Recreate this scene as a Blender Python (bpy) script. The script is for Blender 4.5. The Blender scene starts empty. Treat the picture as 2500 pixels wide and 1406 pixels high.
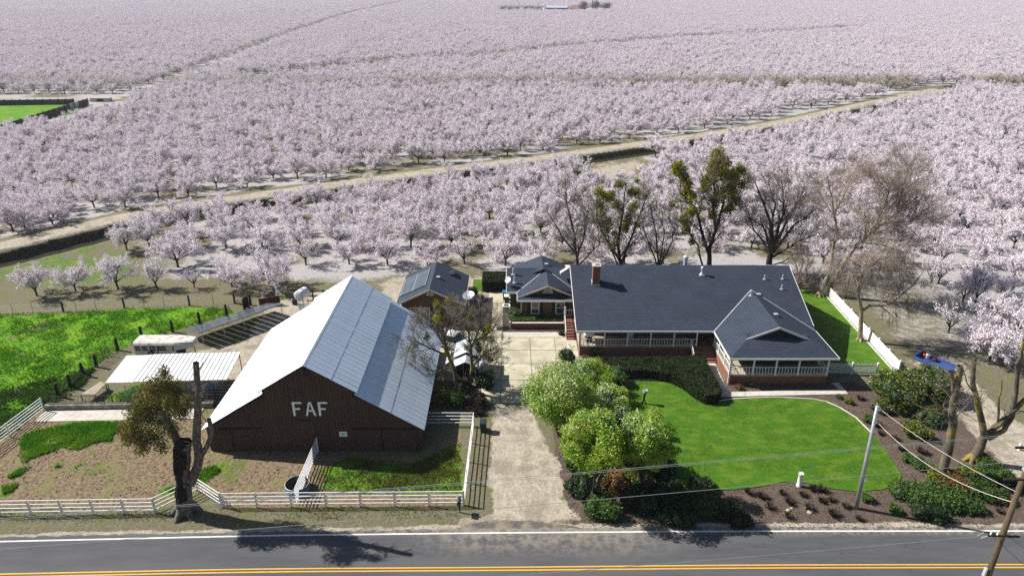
import bpy, math, random
import numpy as np
from mathutils import Vector, noise as mnoise

SC = bpy.context.scene
COL = SC.collection

# ------------------------------------------------------------------ camera, world, sun, exposure
CAM_H = 38.0
FPX = 1667.0            # focal length for a 2500 px wide frame
PITCH = math.atan(743.0 / FPX)
cam_d = bpy.data.cameras.new("camera")
cam_d.sensor_width = 36.0
cam_d.lens = 36.0 * FPX / 2500.0
cam_d.clip_start = 0.5
cam_d.clip_end = 9000
cam = bpy.data.objects.new("camera", cam_d)
cam.location = (0, 0, CAM_H)
cam.rotation_euler = (math.radians(90) - PITCH, 0, 0)
COL.objects.link(cam)
SC.camera = cam

SUN_EL = math.radians(41.0)
SUN_DIR = Vector((-math.cos(SUN_EL) * 0.960, math.cos(SUN_EL) * 0.280, math.sin(SUN_EL)))
world = bpy.data.worlds.new("World")
SC.world = world
world.use_nodes = True
wn = world.node_tree
sky = wn.nodes.new("ShaderNodeTexSky")
sky.sky_type = 'NISHITA'
sky.sun_disc = False
sky.sun_elevation = SUN_EL
sky.sun_rotation = math.atan2(SUN_DIR.x, SUN_DIR.y)
sky.air_density = 1.0
sky.dust_density = 1.0
bg = wn.nodes["Background"]
bg.inputs["Strength"].default_value = 0.055
wn.links.new(sky.outputs[0], bg.inputs["Color"])

sun_d = bpy.data.lights.new("sun", 'SUN')
sun_d.energy = 5.0
sun_d.angle = math.radians(0.5)
sun_d.color = (1.0, 0.955, 0.89)
sun = bpy.data.objects.new("sun", sun_d)
sun.rotation_euler = SUN_DIR.to_track_quat('Z', 'Y').to_euler()
sun.location = (-60, 20, 60)
COL.objects.link(sun)

SC.view_settings.view_transform = 'Standard'
SC.view_settings.look = 'None'
SC.view_settings.gamma = 1
SC.view_settings.exposure = 0.64
HAZE = 0.00013
SC.view_settings.use_curve_mapping = False
cy = SC.cycles
cy.max_bounces = 5
cy.diffuse_bounces = 3
cy.glossy_bounces = 2
cy.transmission_bounces = 3
cy.transparent_max_bounces = 6
cy.volume_bounces = 0
cy.caustics_reflective = False
cy.caustics_refractive = False
cy.use_denoising = False
cy.sample_clamp_indirect = 4

# ------------------------------------------------------------------ surveying helpers
# positions were surveyed from the photograph: G = point at a known height, W = point at a known distance
_c, _s = math.cos(PITCH), math.sin(PITCH)
def G(x, y, z=0.0):
    v = y - 703.0
    t = (CAM_H - z) / (v * _c + FPX * _s)
    return Vector(((x - 1250.0) * t, (FPX * _c - v * _s) * t, z))
def W(x, y, Y):
    v = y - 703.0
    t = Y / (FPX * _c - v * _s)
    return Vector(((x - 1250.0) * t, Y, CAM_H - (v * _c + FPX * _s) * t))
def onplane(x, y, p0, n):
    v = y - 703.0
    d = Vector((x - 1250.0, FPX * _c - v * _s, -(v * _c + FPX * _s)))
    o = Vector((0, 0, CAM_H))
    t = (Vector(p0) - o).dot(n) / d.dot(n)
    return o + d * t
def GL(pts, z=0.0):
    return [tuple(G(p[0], p[1], z)[:2]) for p in pts]

# ------------------------------------------------------------------ objects
WL = {}
def tagp(o, label=None, cat=None, group=None, kind=None):
    if label: o['label'] = label
    if cat: o['category'] = cat
    if group: o['group'] = group
    if kind: o['kind'] = kind
    return o
def thing(name, label, cat, loc=(0, 0, 0), group=None):
    o = bpy.data.objects.new(name, None)
    o.empty_display_size = 0.3
    COL.objects.link(o)
    o.location = loc
    WL[o.name] = Vector(loc)
    return tagp(o, label, cat, group)
def link_mesh(name, me, parent=None, local=False, loc=(0, 0, 0)):
    """local=False: mesh is in world coordinates; local=True: mesh sits at loc relative to the parent"""
    o = bpy.data.objects.new(name, me)
    COL.objects.link(o)
    if parent is not None:
        o.parent = parent
        pw = WL.get(parent.name, Vector((0, 0, 0)))
        o.location = Vector(loc) if local else -pw
        WL[o.name] = pw + o.location
    else:
        o.location = loc
        WL[o.name] = Vector(loc)
    return o
def dup(root, loc, label=None, group=None, rz=0.0, scale=1.0):
    def cp(o, par):
        c = o.copy()
        COL.objects.link(c)
        if par is not None:
            c.parent = par
        for ch in list(o.children):
            cp(ch, c)
        return c
    c = cp(root, None)
    c.location = loc
    c.rotation_euler = (0, 0, rz)
    c.scale = (scale,) * 3
    if label: c['label'] = label
    if group: c['group'] = group
    return c

def npmesh(name, V, F, mats, smooth=False, mi=None):
    V = np.asarray(V, dtype=np.float32).reshape(-1, 3)
    F = np.asarray(F, dtype=np.int32)
    k = F.shape[1]
    me = bpy.data.meshes.new(name)
    me.vertices.add(len(V)); me.vertices.foreach_set("co", V.ravel())
    me.loops.add(F.size); me.loops.foreach_set("vertex_index", F.ravel())
    me.polygons.add(len(F))
    me.polygons.foreach_set("loop_start", np.arange(0, F.size, k, dtype=np.int32))
    me.polygons.foreach_set("loop_total", np.full(len(F), k, dtype=np.int32))
    if mi is not None:
        me.polygons.foreach_set("material_index", np.asarray(mi, dtype=np.int32))
    if smooth:
        me.polygons.foreach_set("use_smooth", np.ones(len(F), dtype=bool))
    for m in (mats if isinstance(mats, (list, tuple)) else [mats]):
        me.materials.append(m)
    me.update(calc_edges=True)
    return me

class MB:
    def __init__(s):
        s.v = []; s.f = []; s.m = []
    def add(s, vs, fs, m=0):
        b = len(s.v)
        s.v += [tuple(p) for p in vs]
        s.f += [tuple(b + i for i in f) for f in fs]
        s.m += [m] * len(fs)
        return s
    def box(s, x0, x1, y0, y1, z0, z1, m=0):
        return s.add([(x0,y0,z0),(x1,y0,z0),(x1,y1,z0),(x0,y1,z0),(x0,y0,z1),(x1,y0,z1),(x1,y1,z1),(x0,y1,z1)],
                     [(0,3,2,1),(4,5,6,7),(0,1,5,4),(1,2,6,5),(2,3,7,6),(3,0,4,7)], m)
    def bar(s, a, b, w, h=None, m=0, up=(0, 0, 1)):
        """rectangular bar from a to b, width w (sideways), height h"""
        h = w if h is None else h
        a = Vector(a); b = Vector(b); d = (b - a).normalized()
        u = Vector(up)
        if abs(d.dot(u)) > 0.98: u = Vector((0, 1, 0))
        sd = d.cross(u).normalized() * (w / 2)
        uu = sd.cross(d).normalized() * (h / 2)
        vs = [a - sd - uu, a + sd - uu, a + sd + uu, a - sd + uu, b - sd - uu, b + sd - uu, b + sd + uu, b - sd + uu]
        return s.add(vs, [(0,1,2,3),(4,7,6,5),(0,4,5,1),(1,5,6,2),(2,6,7,3),(3,7,4,0)], m)
    def prism(s, poly, z0, z1, m=0):
        """poly: list of (x,y) counter-clockwise"""
        n = len(poly)
        vs = [(p[0], p[1], z0) for p in poly] + [(p[0], p[1], z1) for p in poly]
        fs = [tuple(range(n))[::-1], tuple(range(n, 2 * n))]
        fs += [(i, (i + 1) % n, n + (i + 1) % n, n + i) for i in range(n)]
        return s.add(vs, fs, m)
    def slab(s, poly3, t, m=0):
        """top polygon in space, extruded down by t"""
        n = len(poly3)
        vs = [tuple(p) for p in poly3] + [(p[0], p[1], p[2] - t) for p in poly3]
        fs = [tuple(range(n)), tuple(range(n, 2 * n))[::-1]]
        fs += [(i, n + i, n + (i + 1) % n, (i + 1) % n) for i in range(n)]
        return s.add(vs, fs, m)
    def tube(s, path, r, n=8, m=0, caps=True):
        path = [Vector(p) for p in path]
        if not isinstance(r, (list, tuple)): r = [r] * len(path)
        b = len(s.v)
        for i, p in enumerate(path):
            d = (path[min(i + 1, len(path) - 1)] - path[max(i - 1, 0)]).normalized()
            u = Vector((0, 0, 1)) if abs(d.z) < 0.95 else Vector((0, 1, 0))
            a = d.cross(u).normalized(); c = a.cross(d)
            for k in range(n):
                t = 2 * math.pi * k / n
                s.v.append(tuple(p + (a * math.cos(t) + c * math.sin(t)) * r[i]))
        for i in range(len(path) - 1):
            for k in range(n):
                k2 = (k + 1) % n
                s.f.append((b + i*n + k, b + (i+1)*n + k, b + (i+1)*n + k2, b + i*n + k2)); s.m.append(m)
        if caps:
            s.f.append(tuple(b + k for k in range(n))); s.m.append(m)
            s.f.append(tuple(b + (len(path)-1)*n + k for k in range(n))[::-1]); s.m.append(m)
        return s
    def lathe(s, prof, cx=0, cy=0, cz=0, n=16, m=0):
        b = len(s.v)
        for (r, z) in prof:
            for k in range(n):
                t = 2 * math.pi * k / n
                s.v.append((cx + r * math.cos(t), cy + r * math.sin(t), cz + z))
        for i in range(len(prof) - 1):
            for k in range(n):
                k2 = (k + 1) % n
                s.f.append((b+i*n+k, b+i*n+k2, b+(i+1)*n+k2, b+(i+1)*n+k)); s.m.append(m)
        return s
    def mesh(s, name, mats, smooth=False):
        me = bpy.data.meshes.new(name)
        me.from_pydata(s.v, [], s.f)
        for mm in (mats if isinstance(mats, (list, tuple)) else [mats]):
            me.materials.append(mm)
        me.polygons.foreach_set("material_index", s.m)
        if smooth:
            me.polygons.foreach_set("use_smooth", [True] * len(s.f))
        me.update()
        return me
    def build(s, name, mats, parent=None, smooth=False, **k):
        return link_mesh(name, s.mesh(name, mats, smooth), parent, **k)

# ------------------------------------------------------------------ materials
def mat(name, c1, c2=None, scale=3.0, rough=0.8, bump=0.0, bscale=None, metal=0.0, spec=0.3, rand=0.0,
        c3=None, s3=0.4, detail=5.0, stretch=None, transl=0.0, contrast=(0.35, 0.65), blue=None):
    m = bpy.data.materials.new(name); m.use_nodes = True
    nt = m.node_tree; N = nt.nodes; L = nt.links
    bs = N["Principled BSDF"]
    bs.inputs["Roughness"].default_value = rough
    bs.inputs["Metallic"].default_value = metal
    bs.inputs["Specular IOR Level"].default_value = spec
    tc = N.new("ShaderNodeTexCoord")
    vec = tc.outputs["Object"]
    if stretch:
        mp = N.new("ShaderNodeMapping"); mp.inputs["Scale"].default_value = stretch
        L.new(vec, mp.inputs[0]); vec = mp.outputs[0]
    col = None
    def noise(sc, det=detail, r=0.6):
        n = N.new("ShaderNodeTexNoise"); n.inputs["Scale"].default_value = sc
        n.inputs["Detail"].default_value = det; n.inputs["Roughness"].default_value = r
        L.new(vec, n.inputs["Vector"]); return n.outputs["Fac"]
    def ramp(f, a, b):
        r = N.new("ShaderNodeMapRange"); r.interpolation_type = 'SMOOTHSTEP'
        r.inputs["From Min"].default_value = a; r.inputs["From Max"].default_value = b
        L.new(f, r.inputs["Value"]); return r.outputs["Result"]
    def mix(f, a, b, typ='MIX'):
        x = N.new("ShaderNodeMix"); x.data_type = 'RGBA'; x.blend_type = typ
        if isinstance(f, float): x.inputs[0].default_value = f
        else: L.new(f, x.inputs[0])
        for i, q in ((6, a), (7, b)):
            if isinstance(q, tuple): x.inputs[i].default_value = (*q, 1)
            else: L.new(q, x.inputs[i])
        return x.outputs[2]
    if c2 is None: c2 = tuple(v * 0.8 for v in c1)
    col = mix(ramp(noise(scale), *contrast), c1, c2)
    if c3 is not None:
        col = mix(ramp(noise(scale * s3 * 0.37 + 0.01), 0.45, 0.62), col, c3)
    if rand:
        oi = N.new("ShaderNodeObjectInfo")
        hs = N.new("ShaderNodeHueSaturation")
        r = N.new("ShaderNodeMapRange"); r.inputs["To Min"].default_value = 1 - rand; r.inputs["To Max"].default_value = 1 + rand
        L.new(oi.outputs["Random"], r.inputs["Value"]); L.new(r.outputs["Result"], hs.inputs["Value"])
        L.new(col, hs.inputs["Color"]); col = hs.outputs["Color"]
    L.new(col, bs.inputs["Base Color"])
    if bump:
        b = N.new("ShaderNodeBump"); b.inputs["Strength"].default_value = 1.0; b.inputs["Distance"].default_value = bump
        L.new(noise(bscale or scale * 4, 3), b.inputs["Height"]); L.new(b.outputs[0], bs.inputs["Normal"])
    if transl:
        tr = N.new("ShaderNodeBsdfTranslucent"); L.new(col, tr.inputs["Color"])
        ms = N.new("ShaderNodeMixShader"); ms.inputs[0].default_value = transl
        L.new(bs.outputs[0], ms.inputs[1]); L.new(tr.outputs[0], ms.inputs[2])
        L.new(ms.outputs[0], N["Material Output"].inputs["Surface"])
    return m

M = {}
def asphalt_mat():
    m = mat('asphalt', (.084,.086,.094), (.070,.072,.080), scale=1.5, rough=.85, bump=.004, bscale=60, c3=(.096,.096,.099), s3=.5, stretch=(.22, 1.5, 1))
    N = m.node_tree.nodes; L = m.node_tree.links; bs = N["Principled BSDF"]
    src = bs.inputs["Base Color"].links[0].from_socket
    g = N.new("ShaderNodeNewGeometry"); sp = N.new("ShaderNodeSeparateXYZ"); L.new(g.outputs["Position"], sp.inputs[0])
    def mr(sock, a, b, c=0, d=1):
        r = N.new("ShaderNodeMapRange"); r.interpolation_type = 'SMOOTHSTEP'
        for k, v in zip(("From Min", "From Max", "To Min", "To Max"), (a, b, c, d)): r.inputs[k].default_value = v
        L.new(sock, r.inputs["Value"]); return r.outputs[0]
    def mul(a, b):
        x = N.new("ShaderNodeMath"); x.operation = 'MULTIPLY'; L.new(a, x.inputs[0]); L.new(b, x.inputs[1]); return x.outputs[0]
    def mixc(f, a, c):
        x = N.new("ShaderNodeMix"); x.data_type = 'RGBA'; L.new(f, x.inputs[0]); L.new(a, x.inputs[6]); x.inputs[7].default_value = (*c, 1); return x.outputs[2]
    def nz(sc, vec=None, det=5):
        n = N.new("ShaderNodeTexNoise"); n.inputs["Scale"].default_value = sc; n.inputs["Detail"].default_value = det; n.inputs["Roughness"].default_value = .7
        L.new(vec or g.outputs["Position"], n.inputs["Vector"]); return n.outputs["Fac"]
    # speckled aggregate
    c = mixc(mr(nz(38), .55, .72, 0, .6), src, (.13, .13, .13))
    # dust and mud dragged out of the driveway
    dust = mul(mul(mr(sp.outputs[0], -9, -3), mr(sp.outputs[0], 7, 15, 1, 0)), mr(sp.outputs[1], 36.6, 39.6))
    c = mixc(mul(dust, mr(nz(1.3), .38, .62, .05, .8)), c, (.27, .235, .19))
    # dusty edge along the verge
    c = mixc(mul(mr(sp.outputs[1], 39.2, 40.1), mr(nz(2.2), .4, .6)), c, (.25, .22, .175))
    # wandering cracks
    mp = N.new("ShaderNodeMapping"); mp.inputs["Scale"].default_value = (.30, .42, 1); L.new(g.outputs["Position"], mp.inputs[0])
    vo = N.new("ShaderNodeTexVoronoi"); vo.feature = 'DISTANCE_TO_EDGE'; vo.inputs["Scale"].default_value = 1.0
    dn = N.new("ShaderNodeTexNoise"); dn.inputs["Scale"].default_value = 1.2; dn.inputs["Detail"].default_value = 5; L.new(g.outputs["Position"], dn.inputs["Vector"])
    ad = N.new("ShaderNodeMix"); ad.data_type = 'RGBA'; ad.blend_type = 'ADD'; ad.inputs[0].default_value = .5; L.new(mp.outputs[0], ad.inputs[6]); L.new(dn.outputs["Color"], ad.inputs[7])
    L.new(ad.outputs[2], vo.inputs["Vector"])
    c = mixc(mul(mr(vo.outputs["Distance"], .0, .008, .7, 0), mr(nz(.12), .5, .58)), c, (.03, .03, .03))
    L.new(c, bs.inputs["Base Color"])
    return m
M['asphalt'] = asphalt_mat()
M['white_paint'] = mat('white_paint', (.78,.79,.80), (.70,.71,.72), scale=3, rough=.5)
M['road_white'] = mat('road_white', (.78,.78,.76), (.62,.62,.6), scale=6, rough=.7)
M['road_yellow'] = mat('road_yellow', (.78,.43,.035), (.66,.35,.03), scale=6, rough=.7)
M['concrete'] = mat('concrete', (.52,.48,.36), (.43,.40,.29), scale=1.2, rough=.9, bump=.004, bscale=30, rand=.07, c3=(.36,.33,.24), s3=.8)
M['pale_concrete'] = mat('pale_concrete', (.55,.52,.46), (.45,.42,.36), scale=1.5, rough=.9, bump=.003, bscale=30, rand=.05)
M['gravel'] = mat('gravel', (.17,.15,.16), (.10,.09,.10), scale=14, rough=.95, bump=.02, bscale=22)
M['lawn'] = mat('lawn', (.070,.170,.010), (.045,.118,.007), scale=5.0, rough=.85, bump=.05, bscale=11, c3=(.100,.180,.015), s3=.30, stretch=(1, 1.9, 1), spec=.15)
M['grass_blade'] = mat('grass_blade', (.14,.36,.015), (.09,.25,.01), scale=.6, rough=.7, transl=.25, c3=(.18,.33,.018), s3=1.0, spec=.1)
M['grass_dry'] = mat('grass_dry', (.20,.22,.05), (.13,.17,.03), scale=1.2, rough=.8, transl=.15, spec=.1)
M['barn_board'] = mat('barn_board', (.085,.050,.037), (.06,.035,.027), scale=2, rough=.9, stretch=(4, 1, .5), rand=.08, bump=.004, bscale=14)
M['barn_dark'] = mat('barn_dark', (.02,.014,.012), rough=.95)
M['barn_trim'] = mat('barn_trim', (.05,.032,.027), rough=.9)
M['letter'] = mat('letter', (.88,.89,.89), (.82,.83,.83), scale=4, rough=.6)
M['roof_metal'] = mat('roof_metal', (.78,.87,.95), (.72,.81,.90), scale=.9, rough=.38, metal=.4, spec=.5, rand=.035, stretch=(1, 1, 1), bump=.003, bscale=6, c3=(.66,.76,.86), s3=.6)
M['canopy_metal'] = mat('canopy_metal', (.80,.80,.79), (.68,.68,.67), scale=.9, rough=.5, metal=.1, rand=.05)
M['steel'] = mat('steel', (.42,.46,.48), (.34,.37,.39), scale=2, rough=.5, metal=.5)
M['rust_pipe'] = mat('rust_pipe', (.09,.065,.05), (.05,.04,.035), scale=5, rough=.8)
M['green_pipe'] = mat('green_pipe', (.10,.16,.14), (.07,.10,.09), scale=5, rough=.7)
M['trim_white'] = mat('trim_white', (.78,.77,.75), (.70,.69,.67), scale=2, rough=.6)
M['trim_tan'] = mat('trim_tan', (.62,.50,.46), (.55,.44,.40), scale=2, rough=.7)
M['house_brown'] = mat('house_brown', (.115,.074,.050), (.10,.064,.044), scale=1.5, rough=.9)
M['house_dark'] = mat('house_dark', (.05,.033,.027), (.04,.026,.02), scale=2, rough=.9)
M['shutter'] = mat('shutter', (.018,.012,.012), rough=.7)
M['glass'] = mat('glass', (.03,.045,.055), (.02,.03,.04), scale=1, rough=.08, spec=.7)
M['deck'] = mat('deck', (.42,.36,.26), (.34,.29,.21), scale=2, rough=.8, rand=.1, stretch=(1, 8, 1))
M['vent_grey'] = mat('vent_grey', (.42,.42,.37), rough=.7)
M['galv'] = mat('galv', (.62,.66,.70), (.5,.54,.58), scale=4, rough=.45, metal=.4)
M['solar'] = mat('solar', (.10,.125,.15), (.075,.10,.12), scale=2, rough=.12, spec=.8, rand=.06)
M['solar_roof'] = mat('solar_roof', (.09,.10,.12), (.06,.07,.09), scale=2, rough=.12, spec=.9, rand=.05)
M['wood_post'] = mat('wood_post', (.035,.027,.022), (.02,.016,.014), scale=6, rough=.95, rand=.2)
M['wood_grey'] = mat('wood_grey', (.22,.21,.19), (.13,.13,.125), scale=3, rough=.9, stretch=(6, 1, 6), rand=.1, c3=(.30,.28,.2))
M['wood_pale'] = mat('wood_pale', (.38,.33,.26), (.28,.24,.18), scale=3, rough=.9)
M['pole_wood'] = mat('pole_wood', (.13,.095,.06), (.08,.06,.04), scale=3, rough=.9, stretch=(5, 5, .6), bump=.01)
M['bark_dark'] = mat('bark_dark', (.05,.04,.034), (.025,.02,.018), scale=4, rough=.95, bump=.02, bscale=9)
M['bark_black'] = mat('bark_black', (.02,.016,.014), (.008,.007,.006), scale=3, rough=.95, bump=.05, bscale=5)
M['bark_grey'] = mat('bark_grey', (.20,.175,.155), (.055,.045,.04), scale=3, rough=.95, bump=.04, bscale=6, stretch=(3, 3, .7))
M['bark_pale'] = mat('bark_pale', (.36,.28,.185), (.22,.175,.125), scale=1.5, rough=.9, bump=.02, c3=(.42,.36,.28), s3=2)
M['bark_moss'] = mat('bark_moss', (.14,.12,.095), (.07,.06,.05), scale=1.2, rough=.95, bump=.03, bscale=8, c3=(.24,.19,.045), s3=1.4)
M['twig_grey'] = mat('twig_grey', (.25,.215,.19), (.16,.135,.12), scale=2, rough=.95)
M['twig_brown'] = mat('twig_brown', (.36,.29,.235), (.27,.215,.175), scale=1, rough=.95)
M['mistletoe'] = mat('mistletoe', (.23,.245,.018), (.13,.15,.013), scale=1.6, rough=.8, transl=.2, rand=.15, c3=(.33,.28,.016), s3=1.2)
M['olive_leaf'] = mat('olive_leaf', (.20,.21,.035), (.11,.125,.022), scale=1.0, rough=.8, transl=.2, c3=(.21,.165,.045), s3=1.0)
M['hedge_leaf'] = mat('hedge_leaf', (.020,.040,.006), (.010,.022,.004), scale=2.5, rough=.7, c3=(.028,.034,.008), s3=.6, spec=.25)
M['leaf_green'] = mat('leaf_green', (.085,.155,.022), (.04,.085,.014), scale=2.0, rough=.6, transl=.2, rand=.2, spec=.3)
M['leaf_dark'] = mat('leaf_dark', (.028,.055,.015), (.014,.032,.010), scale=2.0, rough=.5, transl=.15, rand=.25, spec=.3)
M['leaf_glossy'] = mat('leaf_glossy', (.085,.135,.014), (.035,.065,.008), scale=2.5, rough=.4, transl=.15, spec=.45, c3=(.17,.20,.025), s3=1.5)
M['leaf_yellow'] = mat('leaf_yellow', (.20,.21,.02), (.09,.12,.015), scale=2.0, rough=.6, transl=.25)
M['leaf_lime'] = mat('leaf_lime', (.25,.42,.03), (.13,.26,.02), scale=1.0, rough=.6, transl=.35, c3=(.36,.46,.05), s3=1.4, spec=.2)
M['leaf_rust'] = mat('leaf_rust', (.26,.13,.03), (.13,.08,.03), scale=3.0, rough=.7, transl=.2)
M['flower_white'] = mat('flower_white', (.80,.82,.66), (.62,.68,.42), scale=3.0, rough=.7, transl=.3)
M['brown_leaf'] = mat('brown_leaf', (.07,.045,.03), (.035,.025,.018), scale=3, rough=.9, rand=.2)
M['trailer_white'] = mat('trailer_white', (.60,.60,.57), (.52,.52,.50), scale=1, rough=.5)
M['trailer_roof'] = mat('trailer_roof', (.62,.58,.53), (.30,.25,.21), scale=1.3, rough=.7, contrast=(.45, .7))
M['black'] = mat('black', (.012,.012,.013), rough=.6)
M['rubber'] = mat('rubber', (.02,.02,.022), rough=.85)
M['car_white'] = mat('car_white', (.80,.82,.84), rough=.25, spec=.5)
M['red_panel'] = mat('red_panel', (.10,.022,.016), (.06,.015,.012), scale=3, rough=.85)
M['blue'] = mat('blue', (.03,.08,.28), (.05,.08,.18), scale=5, rough=.8)
M['blue_drum'] = mat('blue_drum', (.10,.20,.38), rough=.6)
M['red'] = mat('red', (.55,.03,.03), rough=.5)
M['bin_green'] = mat('bin_green', (.015,.09,.06), rough=.6)
M['bin_dark'] = mat('bin_dark', (.022,.04,.042), rough=.6)
M['bin_blue'] = mat('bin_blue', (.03,.20,.34), rough=.6)
M['paver_brick'] = mat('paver_brick', (.42,.20,.13), (.32,.14,.09), scale=8, rough=.9)
M['bucket'] = mat('bucket', (.30,.34,.33), rough=.6)
M['tan_roof'] = mat('tan_roof', (.35,.22,.16), rough=.9)
M['wire'] = mat('wire', (.30,.36,.34), rough=.5, metal=.3)
M['cable'] = mat('cable', (.50,.47,.43), rough=.6)
M['boulder'] = mat('boulder', (.45,.38,.28), (.34,.29,.22), scale=4, rough=.9)
M['mulch_clod'] = mat('mulch_clod', (.075,.05,.04), (.04,.028,.022), scale=4, rough=.95)
M['rust_metal'] = mat('rust_metal', (.06,.04,.03), (.03,.02,.016), scale=3, rough=.7)

def brick_mat(name, ca, cb, mortar, sc):
    m = bpy.data.materials.new(name); m.use_nodes = True
    N = m.node_tree.nodes; L = m.node_tree.links; bs = N["Principled BSDF"]
    tc = N.new("ShaderNodeTexCoord"); sp = N.new("ShaderNodeSeparateXYZ"); L.new(tc.outputs["Object"], sp.inputs[0])
    ad = N.new("ShaderNodeMath"); L.new(sp.outputs[0], ad.inputs[0]); L.new(sp.outputs[1], ad.inputs[1])
    cb_ = N.new("ShaderNodeCombineXYZ"); L.new(ad.outputs[0], cb_.inputs[0]); L.new(sp.outputs[2], cb_.inputs[1])
    br = N.new("ShaderNodeTexBrick"); L.new(cb_.outputs[0], br.inputs["Vector"])
    br.inputs["Scale"].default_value = sc
    br.inputs["Color1"].default_value = (*ca, 1); br.inputs["Color2"].default_value = (*cb, 1); br.inputs["Mortar"].default_value = (*mortar, 1)
    br.inputs["Brick Width"].default_value = .22; br.inputs["Row Height"].default_value = .075; br.inputs["Mortar Size"].default_value = .008
    L.new(br.outputs["Color"], bs.inputs["Base Color"]); bs.inputs["Roughness"].default_value = .9
    b = N.new("ShaderNodeBump"); b.invert = True; b.inputs["Distance"].default_value = .01; L.new(br.outputs["Fac"], b.inputs["Height"]); L.new(b.outputs[0], bs.inputs["Normal"])
    return m
M['brick'] = brick_mat('brick', (.28,.095,.055), (.17,.055,.04), (.20,.15,.12), 1.0)

def shingle_mat(name, base):
    m = bpy.data.materials.new(name); m.use_nodes = True
    N = m.node_tree.nodes; L = m.node_tree.links; bs = N["Principled BSDF"]
    tc = N.new("ShaderNodeTexCoord")
    sp = N.new("ShaderNodeSeparateXYZ"); L.new(tc.outputs["Object"], sp.inputs[0])
    # courses follow height; tabs follow x+y
    ad = N.new("ShaderNodeMath"); L.new(sp.outputs[0], ad.inputs[0]); L.new(sp.outputs[1], ad.inputs[1])
    zc = N.new("ShaderNodeMath"); zc.operation = 'MULTIPLY'; zc.inputs[1].default_value = 2.45; L.new(sp.outputs[2], zc.inputs[0])
    # jog between courses
    cb_ = N.new("ShaderNodeCombineXYZ"); L.new(ad.outputs[0], cb_.inputs[0]); L.new(zc.outputs[0], cb_.inputs[1])
    br = N.new("ShaderNodeTexBrick"); L.new(cb_.outputs[0], br.inputs["Vector"])
    br.inputs["Scale"].default_value = 1.0
    d = tuple(v * .72 for v in base); l = tuple(v * 1.22 for v in base)
    br.inputs["Color1"].default_value = (*l, 1); br.inputs["Color2"].default_value = (*base, 1); br.inputs["Mortar"].default_value = (*tuple(v * .68 for v in base), 1)
    br.inputs["Brick Width"].default_value = .33; br.inputs["Row Height"].default_value = .30; br.inputs["Mortar Size"].default_value = .022
    br.inputs["Bias"].default_value = 0
    nz = N.new("ShaderNodeTexNoise"); nz.inputs["Scale"].default_value = 9; nz.inputs["Detail"].default_value = 4; L.new(tc.outputs["Object"], nz.inputs["Vector"])
    nb = N.new("ShaderNodeTexNoise"); nb.inputs["Scale"].default_value = .5; nb.inputs["Detail"].default_value = 3; L.new(tc.outputs["Object"], nb.inputs["Vector"])
    mx = N.new("ShaderNodeMix"); mx.data_type = 'RGBA'; mx.blend_type = 'MULTIPLY'; mx.inputs[0].default_value = 1
    mr = N.new("ShaderNodeMapRange"); mr.inputs["From Min"].default_value = .3; mr.inputs["From Max"].default_value = .7; mr.inputs["To Min"].default_value = .7; mr.inputs["To Max"].default_value = 1.3
    L.new(nz.outputs["Fac"], mr.inputs["Value"]); L.new(br.outputs["Color"], mx.inputs[6]); L.new(mr.outputs[0], mx.inputs[7])
    mx2 = N.new("ShaderNodeMix"); mx2.data_type = 'RGBA'; mx2.blend_type = 'MULTIPLY'; mx2.inputs[0].default_value = 1
    mr2 = N.new("ShaderNodeMapRange"); mr2.inputs["From Min"].default_value = .3; mr2.inputs["From Max"].default_value = .7; mr2.inputs["To Min"].default_value = .88; mr2.inputs["To Max"].default_value = 1.12
    L.new(nb.outputs["Fac"], mr2.inputs["Value"]); L.new(mx.outputs[2], mx2.inputs[6]); L.new(mr2.outputs[0], mx2.inputs[7])
    L.new(mx2.outputs[2], bs.inputs["Base Color"])
    bs.inputs["Roughness"].default_value = .8; bs.inputs["Specular IOR Level"].default_value = .3
    b = N.new("ShaderNodeBump"); b.invert = True; b.inputs["Distance"].default_value = .03; L.new(br.outputs["Fac"], b.inputs["Height"]); L.new(b.outputs[0], bs.inputs["Normal"])
    return m
M['shingle'] = shingle_mat('shingle', (.034,.046,.070))

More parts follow.
